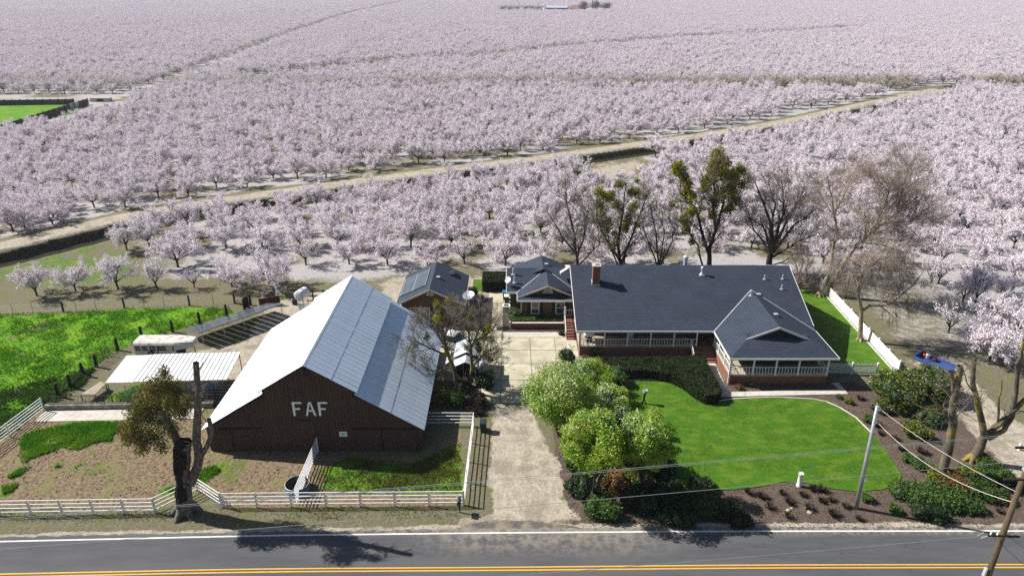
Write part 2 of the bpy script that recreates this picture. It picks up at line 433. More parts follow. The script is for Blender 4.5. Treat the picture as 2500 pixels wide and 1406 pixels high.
def blossom_mat():
    m = bpy.data.materials.new('blossom'); m.use_nodes = True
    N = m.node_tree.nodes; L = m.node_tree.links; bs = N["Principled BSDF"]
    bs.inputs["Roughness"].default_value = .8; bs.inputs["Specular IOR Level"].default_value = .1
    oi = N.new("ShaderNodeObjectInfo")
    tc = N.new("ShaderNodeTexCoord")
    nz = N.new("ShaderNodeTexNoise"); nz.inputs["Scale"].default_value = 2.2; nz.inputs["Detail"].default_value = 2; L.new(tc.outputs["Object"], nz.inputs["Vector"])
    def mix(f, a, b):
        x = N.new("ShaderNodeMix"); x.data_type = 'RGBA'
        if isinstance(f, float): x.inputs[0].default_value = f
        else: L.new(f, x.inputs[0])
        for i, q in ((6, a), (7, b)):
            if isinstance(q, tuple): x.inputs[i].default_value = (*q, 1)
            else: L.new(q, x.inputs[i])
        return x.outputs[2]
    def rng(f, a, b, c=0, d=1):
        r = N.new("ShaderNodeMapRange"); r.interpolation_type = 'SMOOTHSTEP'
        for k, v in zip(("From Min", "From Max", "To Min", "To Max"), (a, b, c, d)): r.inputs[k].default_value = v
        L.new(f, r.inputs["Value"]); return r.outputs[0]
    col = mix(rng(nz.outputs["Fac"], .35, .65), (.90,.83,.87), (.74,.65,.71))
    # trees differ: whiter, pinker, further past bloom
    col = mix(rng(oi.outputs["Random"], .45, .95, 0, .55), col, (.88,.83,.84))
    wv = N.new("ShaderNodeTexNoise"); wv.inputs["Scale"].default_value = .012; wv.inputs["Detail"].default_value = 1; L.new(oi.outputs["Location"], wv.inputs["Vector"])
    col = mix(rng(wv.outputs["Fac"], .42, .6, 0, .45), col, (.82,.77,.80))
    sp = N.new("ShaderNodeSeparateXYZ"); L.new(oi.outputs["Location"], sp.inputs[0])
    # one belt of rows beyond the middle block has dropped its petals and is in first leaf
    a = rng(sp.outputs[1], 268, 273); b = rng(sp.outputs[1], 279, 296, 1, 0)
    mm = N.new("ShaderNodeMath"); mm.operation = 'MULTIPLY'; L.new(a, mm.inputs[0]); L.new(b, mm.inputs[1])
    gx = rng(sp.outputs[0], -60, 120, .25, .7)
    m2 = N.new("ShaderNodeMath"); m2.operation = 'MULTIPLY'; L.new(mm.outputs[0], m2.inputs[0]); L.new(gx, m2.inputs[1])
    col = mix(m2.outputs[0], col, (.36,.33,.20))
    L.new(col, bs.inputs["Base Color"])
    tr = N.new("ShaderNodeBsdfTranslucent"); L.new(col, tr.inputs["Color"])
    ms = N.new("ShaderNodeMixShader"); ms.inputs[0].default_value = .2
    L.new(bs.outputs[0], ms.inputs[1]); L.new(tr.outputs[0], ms.inputs[2])
    L.new(ms.outputs[0], N["Material Output"].inputs["Surface"])
    return m
M['blossom'] = blossom_mat()
M['almond_bark'] = mat('almond_bark', (.06,.045,.042), (.035,.027,.025), scale=4, rough=.95)
M['almond_twig'] = mat('almond_twig', (.09,.065,.07), (.05,.038,.042), scale=4, rough=.95)
# ------------------------------------------------------------------ numpy noise / distance
_rs = np.random.RandomState(5)
_perm = _rs.rand(256, 256).astype(np.float32)
def vnoise(x, y):
    xi = np.floor(x).astype(int); yi = np.floor(y).astype(int)
    fx = x - xi; fy = y - yi
    fx = fx * fx * (3 - 2 * fx); fy = fy * fy * (3 - 2 * fy)
    a = _perm[xi % 256, yi % 256]; b = _perm[(xi + 1) % 256, yi % 256]
    c = _perm[xi % 256, (yi + 1) % 256]; d = _perm[(xi + 1) % 256, (yi + 1) % 256]
    return (a * (1 - fx) + b * fx) * (1 - fy) + (c * (1 - fx) + d * fx) * fy
def fbm(x, y, sc, o=4):
    r = 0; a = .5; t = 0
    for i in range(o):
        r = r + a * vnoise(x * sc + 17 * i, y * sc + 31 * i); t += a; a *= .55; sc *= 2.03
    return r / t
def sdpoly(px, py, poly):
    """signed distance, negative inside"""
    d = np.full(px.shape, 1e9); ins = np.zeros(px.shape, bool)
    n = len(poly)
    for i in range(n):
        x0, y0 = poly[i]; x1, y1 = poly[(i + 1) % n]
        ex, ey = x1 - x0, y1 - y0; wx, wy = px - x0, py - y0
        t = np.clip((wx * ex + wy * ey) / (ex * ex + ey * ey + 1e-9), 0, 1)
        d = np.minimum(d, np.hypot(wx - ex * t, wy - ey * t))
        c = ((y0 <= py) & (y1 > py)) | ((y1 <= py) & (y0 > py))
        if y1 != y0:
            ins ^= c & (px < x0 + (py - y0) * ex / (y1 - y0))
    return np.where(ins, -d, d)
def sdline(px, py, pts):
    """distance to a polyline and side (positive on the near side)"""
    d = np.full(px.shape, 1e9); side = np.zeros(px.shape)
    for i in range(len(pts) - 1):
        x0, y0 = pts[i]; x1, y1 = pts[i + 1]
        ex, ey = x1 - x0, y1 - y0; wx, wy = px - x0, py - y0
        t = np.clip((wx * ex + wy * ey) / (ex * ex + ey * ey + 1e-9), 0, 1)
        dd = np.hypot(wx - ex * t, wy - ey * t)
        sg = -np.sign(ex * wy - ey * wx)
        side = np.where(dd < d, sg, side); d = np.minimum(d, dd)
    return d * side
def mask(sd, w):
    return np.clip(.5 - sd / w, 0, 1)

# ------------------------------------------------------------------ plan (surveyed outlines)
CANAL = [(-130, 60), (-100, 83)] + [(a, b) for a, b in ((-79.81, 99.82), (-74.4, 106.73), (-68.43, 114.4), (-60.49, 120.8), (-51.32, 126.9), (-42.28, 132.2), (-25.33, 141.9), (-13.59, 148.7), (7.76, 159.6), (20.13, 166.94), (49.53, 184.17), (70.79, 197.6), (88.33, 211.0), (118.3, 236.2), (145.88, 258.5), (175, 284))]
P_PASTURE = GL([(-500, 790), (-5, 768), (140, 764), (300, 757), (460, 750), (560, 752), (572, 765), (490, 790), (420, 812), (345, 826), (296, 852), (230, 900), (175, 935), (135, 975), (100, 985), (40, 1040), (-60, 1090), (-700, 1300)])
P_LAWN = GL([(1524, 932), (1564, 927), (1625, 929), (1668, 942), (1697, 959), (1726, 976), (1743, 981), (1783, 975), (1840, 972), (1898, 970), (1985, 975), (2018, 981), (2051, 996), (2090, 1020), (2130, 1060), (2164, 1104), (2188, 1138), (2201, 1161), (2191, 1183), (2157, 1194), (2097, 1200), (2046, 1195), (1996, 1185), (1952, 1176), (1912, 1176), (1862, 1186), (1794, 1195), (1727, 1195), (1660, 1200), (1600, 1190), (1540, 1140), (1500, 1060), (1495, 980)])
P_LAWN2 = [(33.6, 62.9), (40.9, 62.9), (41.9, 84.5), (33.5, 84.5)]
P_BED = GL([(1395, 1290), (1375, 1200), (1355, 1120), (1350, 1000), (1400, 900), (1500, 880), (1790, 935), (2080, 930), (2120, 950), (2250, 1010), (2330, 1010), (2420, 1080), (2520, 1180), (2640, 1290)])
P_GRAVEL = GL([(1196, 1250), (1192, 1100), (1205, 990), (1300, 985), (1320, 1060), (1362, 1130), (1375, 1210), (1420, 1266), (1240, 1282), (1130, 1270)])
P_DIRTL = GL([(600, 830), (450, 870), (440, 900), (480, 960), (640, 900), (760, 760), (1000, 690), (1000, 780), (930, 740), (880, 690), (700, 730), (640, 745)])
P_CORRAL = GL([(-80, 1240), (0, 1070), (110, 985), (520, 965), (540, 1100), (1040, 1115), (1125, 1050), (1128, 1235), (545, 1240), (480, 1205), (380, 1250)])
P_GREENS = [GL(p) for p in ([(45, 1085), (62, 1060), (110, 1046), (200, 1030), (292, 1030), (288, 1075), (262, 1088), (240, 1080), (188, 1100), (150, 1092), (110, 1110), (60, 1130)],
    [(10, 1165), (70, 1138), (60, 1155), (20, 1175)], [(0, 1190), (42, 1178), (30, 1205), (0, 1212)], [(118, 1148), (165, 1122), (150, 1142)], [(155, 1155), (200, 1132), (190, 1145)],
    [(478, 1155), (535, 1128), (560, 1140), (500, 1175), (470, 1180)], [(780, 1145), (860, 1118), (1000, 1130), (1125, 1080), (1128, 1200), (900, 1205), (780, 1200)],
    [(388, 1200), (425, 1188), (425, 1205)], [(350, 935), (430, 985), (300, 990), (250, 975)])]
P_YARD = GL([(900, 690), (960, 672), (1240, 668), (1400, 660), (1900, 655), (1950, 780), (960, 780)])
P_SAND = GL([(2220, 880), (2330, 870), (2420, 980), (2500, 1040), (2620, 1180), (2560, 1250), (2420, 1100), (2330, 1010)])
P_FIELD = GL([(-400, 400), (0, 318), (180, 277), (212, 254), (0, 258), (-500, 262)])
P_BARE = GL([(-200, 720), (-100, 600), (0, 640), (250, 575), (420, 640), (330, 700), (0, 735)])
P_CLEAR = GL([(1400, 430), (1440, 395), (1560, 385), (1600, 400), (1560, 440), (1450, 450)])
P_DIRTR = GL([(2060, 700), (2260, 690), (2400, 820), (2330, 900), (2230, 880), (2180, 830)])
HOUSE_PADS = [[(-27, 49.5), (-8, 49.5), (-8, 67.6), (-27, 67.6)]]

# ------------------------------------------------------------------ ground
def build_ground():
    def line(fine0, fine1, step, mid0, mid1, mstep, lo, hi):
        a = list(np.arange(fine0, fine1, step))
        b = list(np.arange(fine1, mid1, mstep)); c = list(np.arange(fine0 - mstep, mid0, -mstep))[::-1]
        x = mid1; s = mstep; r = []
        while x < hi: r.append(x); s *= 1.22; x += s
        r.append(hi)
        x = c[0] if c else fine0; s = mstep; l = []
        while x - s > lo: x -= s; l.append(x); s *= 1.22
        l.append(lo)
        return np.array(l[::-1] + c + a + b + r)
    xs = line(-52, 50, .30, -130, 110, .8, -3500, 3500)
    ys = line(38.5, 96, .30, 30, 250, .8, -300, 5000)
    ys = np.unique(ys); xs = np.unique(xs)
    X, Y = np.meshgrid(xs, ys); px = X.ravel(); py = Y.ravel()
    cd = sdline(px, py, CANAL)
    z = .05 * (fbm(px, py, .6) - .5)
    pit = np.minimum(mask(sdpoly(px, py, P_CORRAL), 2), 1)
    z += pit * .10 * (fbm(px, py, 1.3, 3) - .5)
    rd = np.interp(px, [-60, -40, -18, 0, 17, 45, 80], ROADN)
    near = np.clip((py - rd - .6) / 1.5, 0, 1)
    z *= near
    z = np.where(py < rd + .8, -.03, z)
    for poly in FLATS:
        z = np.where(sdpoly(px, py, poly) < .5, -.03, z)
    # raised canal road with a ditch on its near side
    w = 2.2
    prof = np.interp(cd, [-9, -w - 1, -w, w, w + .9, w + 2.4, w + 4.6, w + 6.5], [0, .45, .55, .5, -.9, -1.3, -1.2, 0], left=0, right=0)
    zone = np.abs(cd) < 9
    z = np.where(zone & (cd > -9) & (cd < w + 6.5), prof + .12 * (fbm(px, py, .9) - .5), z)
    n = len(px); nx, ny = len(xs), len(ys)
    ii = np.arange(n).reshape(ny, nx)
    F = np.stack([ii[:-1, :-1], ii[:-1, 1:], ii[1:, 1:], ii[1:, :-1]], -1).reshape(-1, 4)
    V = np.stack([px, py, z], 1)
    A = np.zeros((n, 4), np.float32); B = np.zeros((n, 4), np.float32)
    nz = fbm(px, py, .35); nz2 = fbm(px + 50, py, .12)
    j = (nz - .5) * 5
    # petals: everywhere in the orchard, thinning to the canal and the yard
    orch = np.clip((py - 82 - .04 * np.abs(px)) / 8, 0, 1) * np.clip((nz2 - .25) * 2.6, .25, 1)
    orch = np.maximum(orch, np.clip((px - 43 - j) / 4, 0, 1) * np.clip((py - 60) / 10, 0, 1) * .75)
    orch *= 1 - .75 * mask(sdpoly(px, py, P_BARE), 6) * (.6 + .6 * nz)
    orch *= 1 - .85 * mask(sdpoly(px, py, P_YARD) + j * .5, 5)
    orch *= np.clip((cd - 8) / 3, 0, 1) + np.clip((-cd - 3.2) / 3, 0, 1)
    orch *= 1 - mask(sdpoly(px, py, P_CLEAR), 6) * .8
    orch *= 1 - mask(sdpoly(px, py, P_DIRTR) + j, 8) * .45
    orch = np.maximum(orch, (sdline(px, py, GL([(2330, 1000), (2420, 900), (2500, 850), (2700, 800)])) > 0) * 0)
    orch *= 1 - mask(sdpoly(px, py, P_FIELD), 3)
    A[:, 3] = np.clip(orch, 0, 1)
    # green
    g = .36 * np.clip((nz2 - .56) * 7, 0, 1) * (py > 85)
    for P in P_GREENS: g = np.maximum(g, mask(sdpoly(px, py, P) + j * .25, 1.2))
    g = np.maximum(g, mask(sdpoly(px, py, P_FIELD), 3))
    g = np.maximum(g, .55 * mask(sdpoly(px, py, P_BARE) + j, 8) * (nz > .45))
    g = np.maximum(g, .5 * mask(np.abs(py - rd - 2.2) - .6, 1.5) * (nz > .5) * (px < -3))
    g = np.maximum(g, .9 * mask(sdpoly(px, py, GL([(1230, 225), (1560, 225), (1560, 330), (1230, 350)])), 20) * (nz2 > .52))
    g = np.maximum(g, mask(sdpoly(px, py, GL([(735, 6), (1003, 3), (1003, -10), (735, -10)])), 10))
    A[:, 0] = g
    # pale dirt
    pdirt = mask(sdpoly(px, py, P_GRAVEL) + j * .3, 1.6)
    pdirt = np.maximum(pdirt, mask(sdpoly(px, py, P_DIRTL) + j * .4, 3))
    pdirt = np.maximum(pdirt, mask(sdpoly(px, py, P_YARD) + j * .6, 5) * .7)
    pdirt = np.maximum(pdirt, mask(sdpoly(px, py, P_SAND) + j * .3, 3))
    pdirt = np.maximum(pdirt, mask(sdpoly(px, py, P_CLEAR) + j * 1.5, 8) * .6)
    pdirt = np.maximum(pdirt, mask(sdpoly(px, py, P_DIRTR) + j, 8) * .45)
    pdirt = np.maximum(pdirt, mask(py - rd - .5 + (nz - .5) * .7, .7) * .8)
    pdirt = np.maximum(pdirt, mask(np.abs(cd) - w - .1, .9))
    pdirt = np.maximum(pdirt, mask(sdpoly(px, py, GL([(-300, 247), (280, 240), (430, 205), (440, 212), (300, 234), (300, 243), (-300, 252)])), 2))
    pdirt = np.maximum(pdirt, mask(sdpoly(px, py, GL([(1985, 228), (2170, 222), (2230, 226), (2100, 233), (1985, 234)])), 2))
    A[:, 1] = pdirt
    A[:, 2] = mask(sdpoly(px, py, P_BED) + j * .12, .8) * (1 - mask(sdpoly(px, py, P_SAND) + j * .3, 3))
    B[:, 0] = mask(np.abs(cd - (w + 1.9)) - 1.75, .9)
    B[:, 1] = mask(sdpoly(px, py, P_CORRAL) + j * .1, 1.5)
    B[:, 2] = mask(np.abs(cd + w + 1.0) - .8, 1.5) * .5
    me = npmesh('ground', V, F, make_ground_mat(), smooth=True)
    for nm, D in (('ga', A), ('gb', B)):
        at = me.attributes.new(nm, 'FLOAT_COLOR', 'POINT')
        at.data.foreach_set('color', D.ravel())
    return tagp(link_mesh('ground', me), kind='structure')

def make_ground_mat():
    m = bpy.data.materials.new('ground'); m.use_nodes = True
    N = m.node_tree.nodes; L = m.node_tree.links; bs = N["Principled BSDF"]
    bs.inputs["Roughness"].default_value = .95; bs.inputs["Specular IOR Level"].default_value = .1
    geo = N.new("ShaderNodeNewGeometry"); pos = geo.outputs["Position"]
    def noise(sc, det=4, r=.6, dist=0):
        n = N.new("ShaderNodeTexNoise"); n.inputs["Scale"].default_value = sc; n.inputs["Detail"].default_value = det
        n.inputs["Roughness"].default_value = r; n.inputs["Distortion"].default_value = dist
        L.new(pos, n.inputs["Vector"]); return n.outputs["Fac"]
    def rng(f, a, b, c=0, d=1):
        r = N.new("ShaderNodeMapRange"); r.interpolation_type = 'SMOOTHSTEP'
        for k, v in zip(("From Min", "From Max", "To Min", "To Max"), (a, b, c, d)): r.inputs[k].default_value = v
        L.new(f, r.inputs["Value"]); return r.outputs[0]
    def mix(f, a, b, typ='MIX'):
        x = N.new("ShaderNodeMix"); x.data_type = 'RGBA'; x.blend_type = typ
        if isinstance(f, float): x.inputs[0].default_value = f
        else: L.new(f, x.inputs[0])
        for i, q in ((6, a), (7, b)):
            if isinstance(q, tuple): x.inputs[i].default_value = (*q, 1)
            else: L.new(q, x.inputs[i])
        return x.outputs[2]
    def mth(op, a, b):
        x = N.new("ShaderNodeMath"); x.operation = op
        for i, q in ((0, a), (1, b)):
            if isinstance(q, (int, float)): x.inputs[i].default_value = q
            else: L.new(q, x.inputs[i])
        return x.outputs[0]
    def att(nm):
        a = N.new("ShaderNodeAttribute"); a.attribute_name = nm
        s = N.new("ShaderNodeSeparateColor"); L.new(a.outputs["Color"], s.inputs[0])
        return s.outputs[0], s.outputs[1], s.outputs[2], a.outputs["Alpha"]
    gr, di, mu, pe = att('ga'); bank, clod, verge, _ = att('gb')
    n1 = noise(.5); n2 = noise(3.2, 5); n3 = noise(11, 5, .7); n4 = noise(1.2, 5, .65)
    def edge(msk, n, k=.9):   # ragged edge: mask + noise
        return rng(mth('ADD', msk, mth('MULTIPLY', mth('SUBTRACT', n, .5), k)), .42, .58)
    col = mix(rng(n2, .3, .7), (.20,.175,.12), (.13,.12,.075))
    col = mix(rng(n1, .45, .62), col, (.15,.15,.075))
    col = mix(edge(verge, n4), col, (.30,.25,.15))
    clc = mix(rng(n2, .35, .62), (.27,.20,.13), (.13,.095,.062))
    clc = mix(rng(n3, .52, .66), clc, (.34,.27,.18))
    clc = mix(rng(n1, .5, .62, 0, .8), clc, (.20,.185,.085))
    clc = mix(rng(noise(.22, 5, .7), .54, .64, 0, .7), clc, (.11,.15,.03))
    col = mix(edge(clod, n4, .6), col, clc)
    bed = mix(rng(n3, .35, .65), (.145,.11,.088), (.070,.052,.042))
    bed = mix(rng(n4, .5, .62, 0, .6), bed, (.16,.125,.095))
    col = mix(edge(mu, n2, .4), col, bed)
    gcol = mix(rng(n2, .3, .7), (.085,.21,.012), (.055,.14,.010))
    gcol = mix(rng(n1, .48, .66), gcol, (.17,.21,.03))
    col = mix(edge(gr, n2, 1.3), col, gcol)
    dirt = mix(rng(n4, .35, .65), (.47,.415,.325), (.34,.30,.24))
    dirt = mix(rng(n2, .55, .7), dirt, (.25,.22,.18))
    dirt = mix(rng(noise(.33, 4, .7), .5, .62, 0, .7), dirt, (.25, .215, .165))
    col = mix(edge(di, n4, .9), col, dirt)
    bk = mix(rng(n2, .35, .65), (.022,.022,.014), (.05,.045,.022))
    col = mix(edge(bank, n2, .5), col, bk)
    # fallen petals: drifts and speckle
    pn = noise(.9, 6, .72, .3)
    cov = mth('ADD', mth('MULTIPLY', pe, 1.25), mth('MULTIPLY', mth('SUBTRACT', pn, .5), 1.5))
    cov = mth('MULTIPLY', rng(cov, .35, .95), rng(mth('ADD', mth('MULTIPLY', n3, .6), mth('MULTIPLY', noise(24, 3, .7), .5)), .47, .62))
    col = mix(cov, col, (.60,.575,.62))
    L.new(col, bs.inputs["Base Color"])
    b = N.new("ShaderNodeBump"); b.inputs["Distance"].default_value = .06
    L.new(mth('ADD', n3, mth('MULTIPLY', n2, 1.6)), b.inputs["Height"]); L.new(b.outputs[0], bs.inputs["Normal"])
    return m

# road outline (north edge line surveyed at several points; the road bends very slightly)
_RX = [-60, -40, -18, 0, 17, 45, 80]
ROADW = [37.9, 38.78, 39.45, 39.73, 39.88, 39.92, 39.9]      # white edge line
ROADC = [34.3, 35.52, 36.1, 36.24, 36.45, 36.52, 36.5]       # centre of the double yellow
ROADN = [w + .45 for w in ROADW]
FLATS = [P_LAWN, P_LAWN2]
ground = build_ground()

def ribbon(name, ys0, ys1, z, m, x0=-60, x1=80, n=90, jit=0.0, parent=None, seed=1):
    r = random.Random(seed)
    xs = np.linspace(x0, x1, n)
    a = np.interp(xs, _RX, ys0); b = np.interp(xs, _RX, ys1)
    # smooth the corners
    k = np.ones(9) / 9
    a = np.convolve(np.pad(a, 4, 'edge'), k, 'valid'); b = np.convolve(np.pad(b, 4, 'edge'), k, 'valid')
    V = []; F = []
    for i, x in enumerate(xs):
        V += [(x, a[i], z), (x, b[i] + (r.uniform(-jit, jit) if jit else 0), z)]
    for i in range(n - 1): F.append((2*i, 2*i+2, 2*i+3, 2*i+1))
    return link_mesh(name, npmesh(name, V, F, m), parent)
def off(l, d): return [v + d for v in l]
x_long = dict(x0=-60, x1=80)
road = tagp(ribbon('road', [v - 8.2 for v in ROADW], ROADN, .012, M['asphalt'], jit=.10, n=420), kind='structure')
road_far_w = None
tagp(ribbon('edge_line', off(ROADW, -.07), off(ROADW, .07), .020, M['road_white'], n=160, jit=.012, parent=road))
tagp(ribbon('center_line', off(ROADC, .08), off(ROADC, .19), .020, M['road_yellow'], n=120, parent=road))
tagp(ribbon('center_line', off(ROADC, -.19), off(ROADC, -.08), .020, M['road_yellow'], n=120, parent=road))
# apron where the driveway meets the road
def sheet(name, poly, z, m, parent=None, kind='structure', jit=0.0, seed=3, sub=.5):
    r = random.Random(seed); out = []
    n = len(poly)
    for i in range(n):
        a = Vector(poly[i]); b = Vector(poly[(i + 1) % n]); k = max(1, int((b - a).length / sub)) if jit else 1
        for q in range(k):
            p = a.lerp(b, q / k)
            out.append((p.x + r.uniform(-jit, jit), p.y + r.uniform(-jit, jit), z))
    mb = MB(); mb.add(out, [tuple(range(len(out)))])
    o = mb.build(name, m, parent)
    if kind and parent is None: o['kind'] = kind
    return o
M['apron'] = mat('apron', (.14,.125,.105), (.085,.08,.075), scale=1.2, rough=.9, c3=(.24,.20,.155), s3=1.6)
sheet('driveway_apron', GL([(1090, 1298), (1140, 1280), (1200, 1268), (1290, 1272), (1400, 1284), (1470, 1298)]), .008, M['apron'], jit=.05)

# ------------------------------------------------------------------ tree growth
def segs_mesh(name, S, sides, m, smooth=True):
    """S: array (n,8): p0, p1, r0, r1"""
    S = np.asarray(S, dtype=np.float64)
    p0 = S[:, 0:3]; p1 = S[:, 3:6]; d = p1 - p0
    d /= (np.linalg.norm(d, axis=1, keepdims=True) + 1e-9)
    u = np.where(np.abs(d[:, 2:3]) < .9, np.array([[0, 0, 1.]]), np.array([[0, 1., 0]]))
    a = np.cross(d, u); a /= np.linalg.norm(a, axis=1, keepdims=True); b = np.cross(d, a)
    V = []
    for (p, r) in ((p0, S[:, 6:7]), (p1, S[:, 7:8])):
        for k in range(sides):
            t = 2 * math.pi * k / sides
            V.append(p + (a * math.cos(t) + b * math.sin(t)) * r)
    V = np.stack(V, 1)       # n, 2*sides, 3
    n = len(S); base = (np.arange(n) * 2 * sides)[:, None]
    F = []
    for k in range(sides):
        k2 = (k + 1) % sides
        F.append(np.concatenate([base + k, base + k2, base + sides + k2, base + sides + k], 1))
    F = np.stack(F, 1).reshape(-1, 4)
    return npmesh(name, V.reshape(-1, 3), F, m, smooth)

def grow(rng, out, p, d, L, r, lev, P):
    """recursive limb; out[lev] collects segments"""
    p = Vector(p); d = Vector(d).normalized()
    n = P.get('seg', 4) if lev < 2 else 3
    if lev >= P['lev'] - 1: n = 2
    ps = [p.copy()]; rs = [r]
    w = P.get('wander', .18)
    for i in range(n):
        d = (d + Vector((rng.gauss(0, w), rng.gauss(0, w), rng.gauss(0, w) + P.get('up', .1) - P.get('droop', 0) * max(0, lev - 1)))).normalized()
        p = p + d * (L / n)
        r2 = r * (1 - (i + 1) / n * P.get('taper', .45))
        out[min(lev, len(out) - 1)].append((*ps[-1], *p, rs[-1], r2))
        ps.append(p.copy()); rs.append(r2)
    if lev + 1 < P['lev']:
        k = P['n'][lev]; k = max(1, int(round(k * rng.uniform(.8, 1.2))))
        rot = rng.uniform(0, 6.28)
        for q in range(k):
            t = rng.uniform(P.get('from', .3), 1.0) if q < k - 1 else 1.0
            if lev == 0 and P.get('top', True): t = rng.uniform(.82, 1.0)
            i = min(int(t * n), n - 1); f = t * n - i
            bp = ps[i].lerp(ps[i + 1], f); dd = (ps[i + 1] - ps[i]).normalized()
            rot += 2.4 + rng.uniform(-.4, .4)
            u = dd.cross(Vector((0, 0, 1)) if abs(dd.z) < .9 else Vector((1, 0, 0))).normalized()
            v = dd.cross(u)
            ang = P['ang'][lev] * rng.uniform(.7, 1.3)
            nd = dd * math.cos(ang) + (u * math.cos(rot) + v * math.sin(rot)) * math.sin(ang)
            grow(rng, out, bp, nd, L * P['ratio'][lev] * rng.uniform(.75, 1.2), max(rs[i] * P.get('rr', .62), P.get('rmin', .006)), lev + 1, P)

def limb(rng, out, pts, r0, r1, P, lev=0, side_n=6, side_from=.35, Lside=2.0):
    """a limb along given points with side branches grown from it"""
    pts = [Vector(p) for p in pts]
    n = len(pts)
    # densify with a little wobble
    dp = [pts[0]]
    for i in range(n - 1):
        k = 3
        for q in range(1, k + 1):
            pp = pts[i].lerp(pts[i + 1], q / k)
            if not (i == n - 2 and q == k):
                ln = (pts[i + 1] - pts[i]).length
                pp += Vector((rng.gauss(0, .015), rng.gauss(0, .015), rng.gauss(0, .01))) * ln
            dp.append(pp)
    m = len(dp)
    rr = [r0 + (r1 - r0) * i / (m - 1) for i in range(m)]
    for i in range(m - 1):
        out[lev].append((*dp[i], *dp[i + 1], rr[i], rr[i + 1]))
    if P is None: return dp
    rot = rng.uniform(0, 6)
    for q in range(side_n):
        t = side_from + (1 - side_from) * (q + rng.random()) / side_n
        i = min(int(t * (m - 1)), m - 2)
        dd = (dp[i + 1] - dp[i]).normalized()
        rot += 2.4
        u = dd.cross(Vector((0, 1, 0.1))).normalized(); v = dd.cross(u)
        ang = P['ang'][0] * rng.uniform(.7, 1.3)
        nd = dd * math.cos(ang) + (u * math.cos(rot) + v * math.sin(rot)) * math.sin(ang)
        grow(rng, out, dp[i], nd, Lside * (1.15 - .5 * t) * rng.uniform(.8, 1.2), rr[i] * P.get('rr', .5), lev + 1, P)
    return dp

def quads(name, C, size, m, seed=0, flat=0.0, aspect=1.0):
    """leaf or petal clusters: small bent quads at centres C"""
    r = np.random.RandomState(seed)
    C = np.asarray(C, dtype=np.float64); n = len(C)
    nrm = r.normal(size=(n, 3)); nrm[:, 2] = nrm[:, 2] * (1 + flat) + flat
    nrm /= np.linalg.norm(nrm, axis=1, keepdims=True)
    u = np.cross(nrm, r.normal(size=(n, 3))); u /= (np.linalg.norm(u, axis=1, keepdims=True) + 1e-9)
    v = np.cross(nrm, u)
    s = (np.asarray(size) * r.uniform(.6, 1.35, n))[:, None] * .5
    b = nrm * s * r.uniform(-.5, .5, (n, 1))
    V = np.stack([C - u * s * aspect, C - v * s + b, C + u * s * aspect, C + v * s + b], 1).reshape(-1, 3)
    F = np.arange(n * 4).reshape(n, 4)
    return npmesh(name, V, F, m)

# ------------------------------------------------------------------ almond orchard
def almond_variant(seed, dens=1.0, h=1.0, spread=1.0, upright=0.0):
    rng = random.Random(seed)
    P = dict(lev=4, n=[0, 5, 4], ang=[.6, .6, .65], ratio=[.9, .60, .58], droop=.03, up=.02 + upright, wander=.13, taper=.5, rr=.6, rmin=.012, seg=4, top=False)
    P['from'] = .3
    out = [[], [], [], []]
    h0 = .95
    lean = Vector((rng.uniform(-.15, .15), rng.uniform(-.15, .15), 1)).normalized()
    top = lean * h0
    out[0].append((0, 0, -.25, *(lean * .35), .19, .14)); out[0].append((*(lean * .35), *top, .14, .15))
    k = rng.choice([5, 6, 6])
    a0 = rng.uniform(0, 6)
    for i in range(k):
        a = a0 + i * 2 * math.pi / k + rng.uniform(-.3, .3)
        tilt = rng.uniform(.55, 1.12) * spread
        d = Vector((math.cos(a) * math.sin(tilt), math.sin(a) * math.sin(tilt), math.cos(tilt)))
        grow(rng, out, top, d, rng.uniform(2.0, 2.55), .10, 1, P)
    d = Vector((rng.uniform(-.3, .3), rng.uniform(-.3, .3), 1)).normalized()
    grow(rng, out, top, d, 2.1, .09, 1, P)
    for o in out:
        for i, s in enumerate(o): o[i] = tuple(v * (h if j in (2, 5) else 1) for j, v in enumerate(s))
    wood = segs_mesh('trunk', out[0] + out[1], 5, M['almond_bark'])
    # blossom sits along the finer branches
    tw = np.array(out[2] + out[3])
    hv = np.array(out[3])
    r = np.random.RandomState(seed)
    ln = np.linalg.norm(tw[:, 3:6] - tw[:, 0:3], axis=1)
    n = int(5800 * dens)
    idx = r.choice(len(tw), n, p=ln / ln.sum())
    t = r.rand(n, 1)
    C = tw[idx, 0:3] * (1 - t) + tw[idx, 3:6] * t + r.normal(0, .14, (n, 3))
    sz = np.full(n, .145)
    bl = quads('crown', C, sz, M['blossom'], seed)
    # join twigs with blossom into the crown
    tm = segs_mesh('tw', out[2] + out[3], 3, M['almond_twig'], False)
    return wood, join_meshes('crown', [bl, tm])

def join_meshes(name, ms):
    Vs = []; Fs = []; mi = []; mats = []; b = 0
    for k, me in enumerate(ms):
        n = len(me.vertices); v = np.empty(n * 3, np.float32); me.vertices.foreach_get('co', v)
        nl = len(me.loops); f = np.empty(nl, np.int32); me.loops.foreach_get('vertex_index', f)
        np_ = len(me.polygons)
        Vs.append(v.reshape(-1, 3)); Fs.append(f.reshape(np_, -1) + b); b += n
        i = np.zeros(np_, np.int32); me.polygons.foreach_get('material_index', i)
        mi.append(i + len(mats)); mats += list(me.materials)
    out = npmesh(name, np.concatenate(Vs), np.concatenate(Fs), mats, mi=np.concatenate(mi))
    for me in ms: bpy.data.meshes.remove(me)
    return out

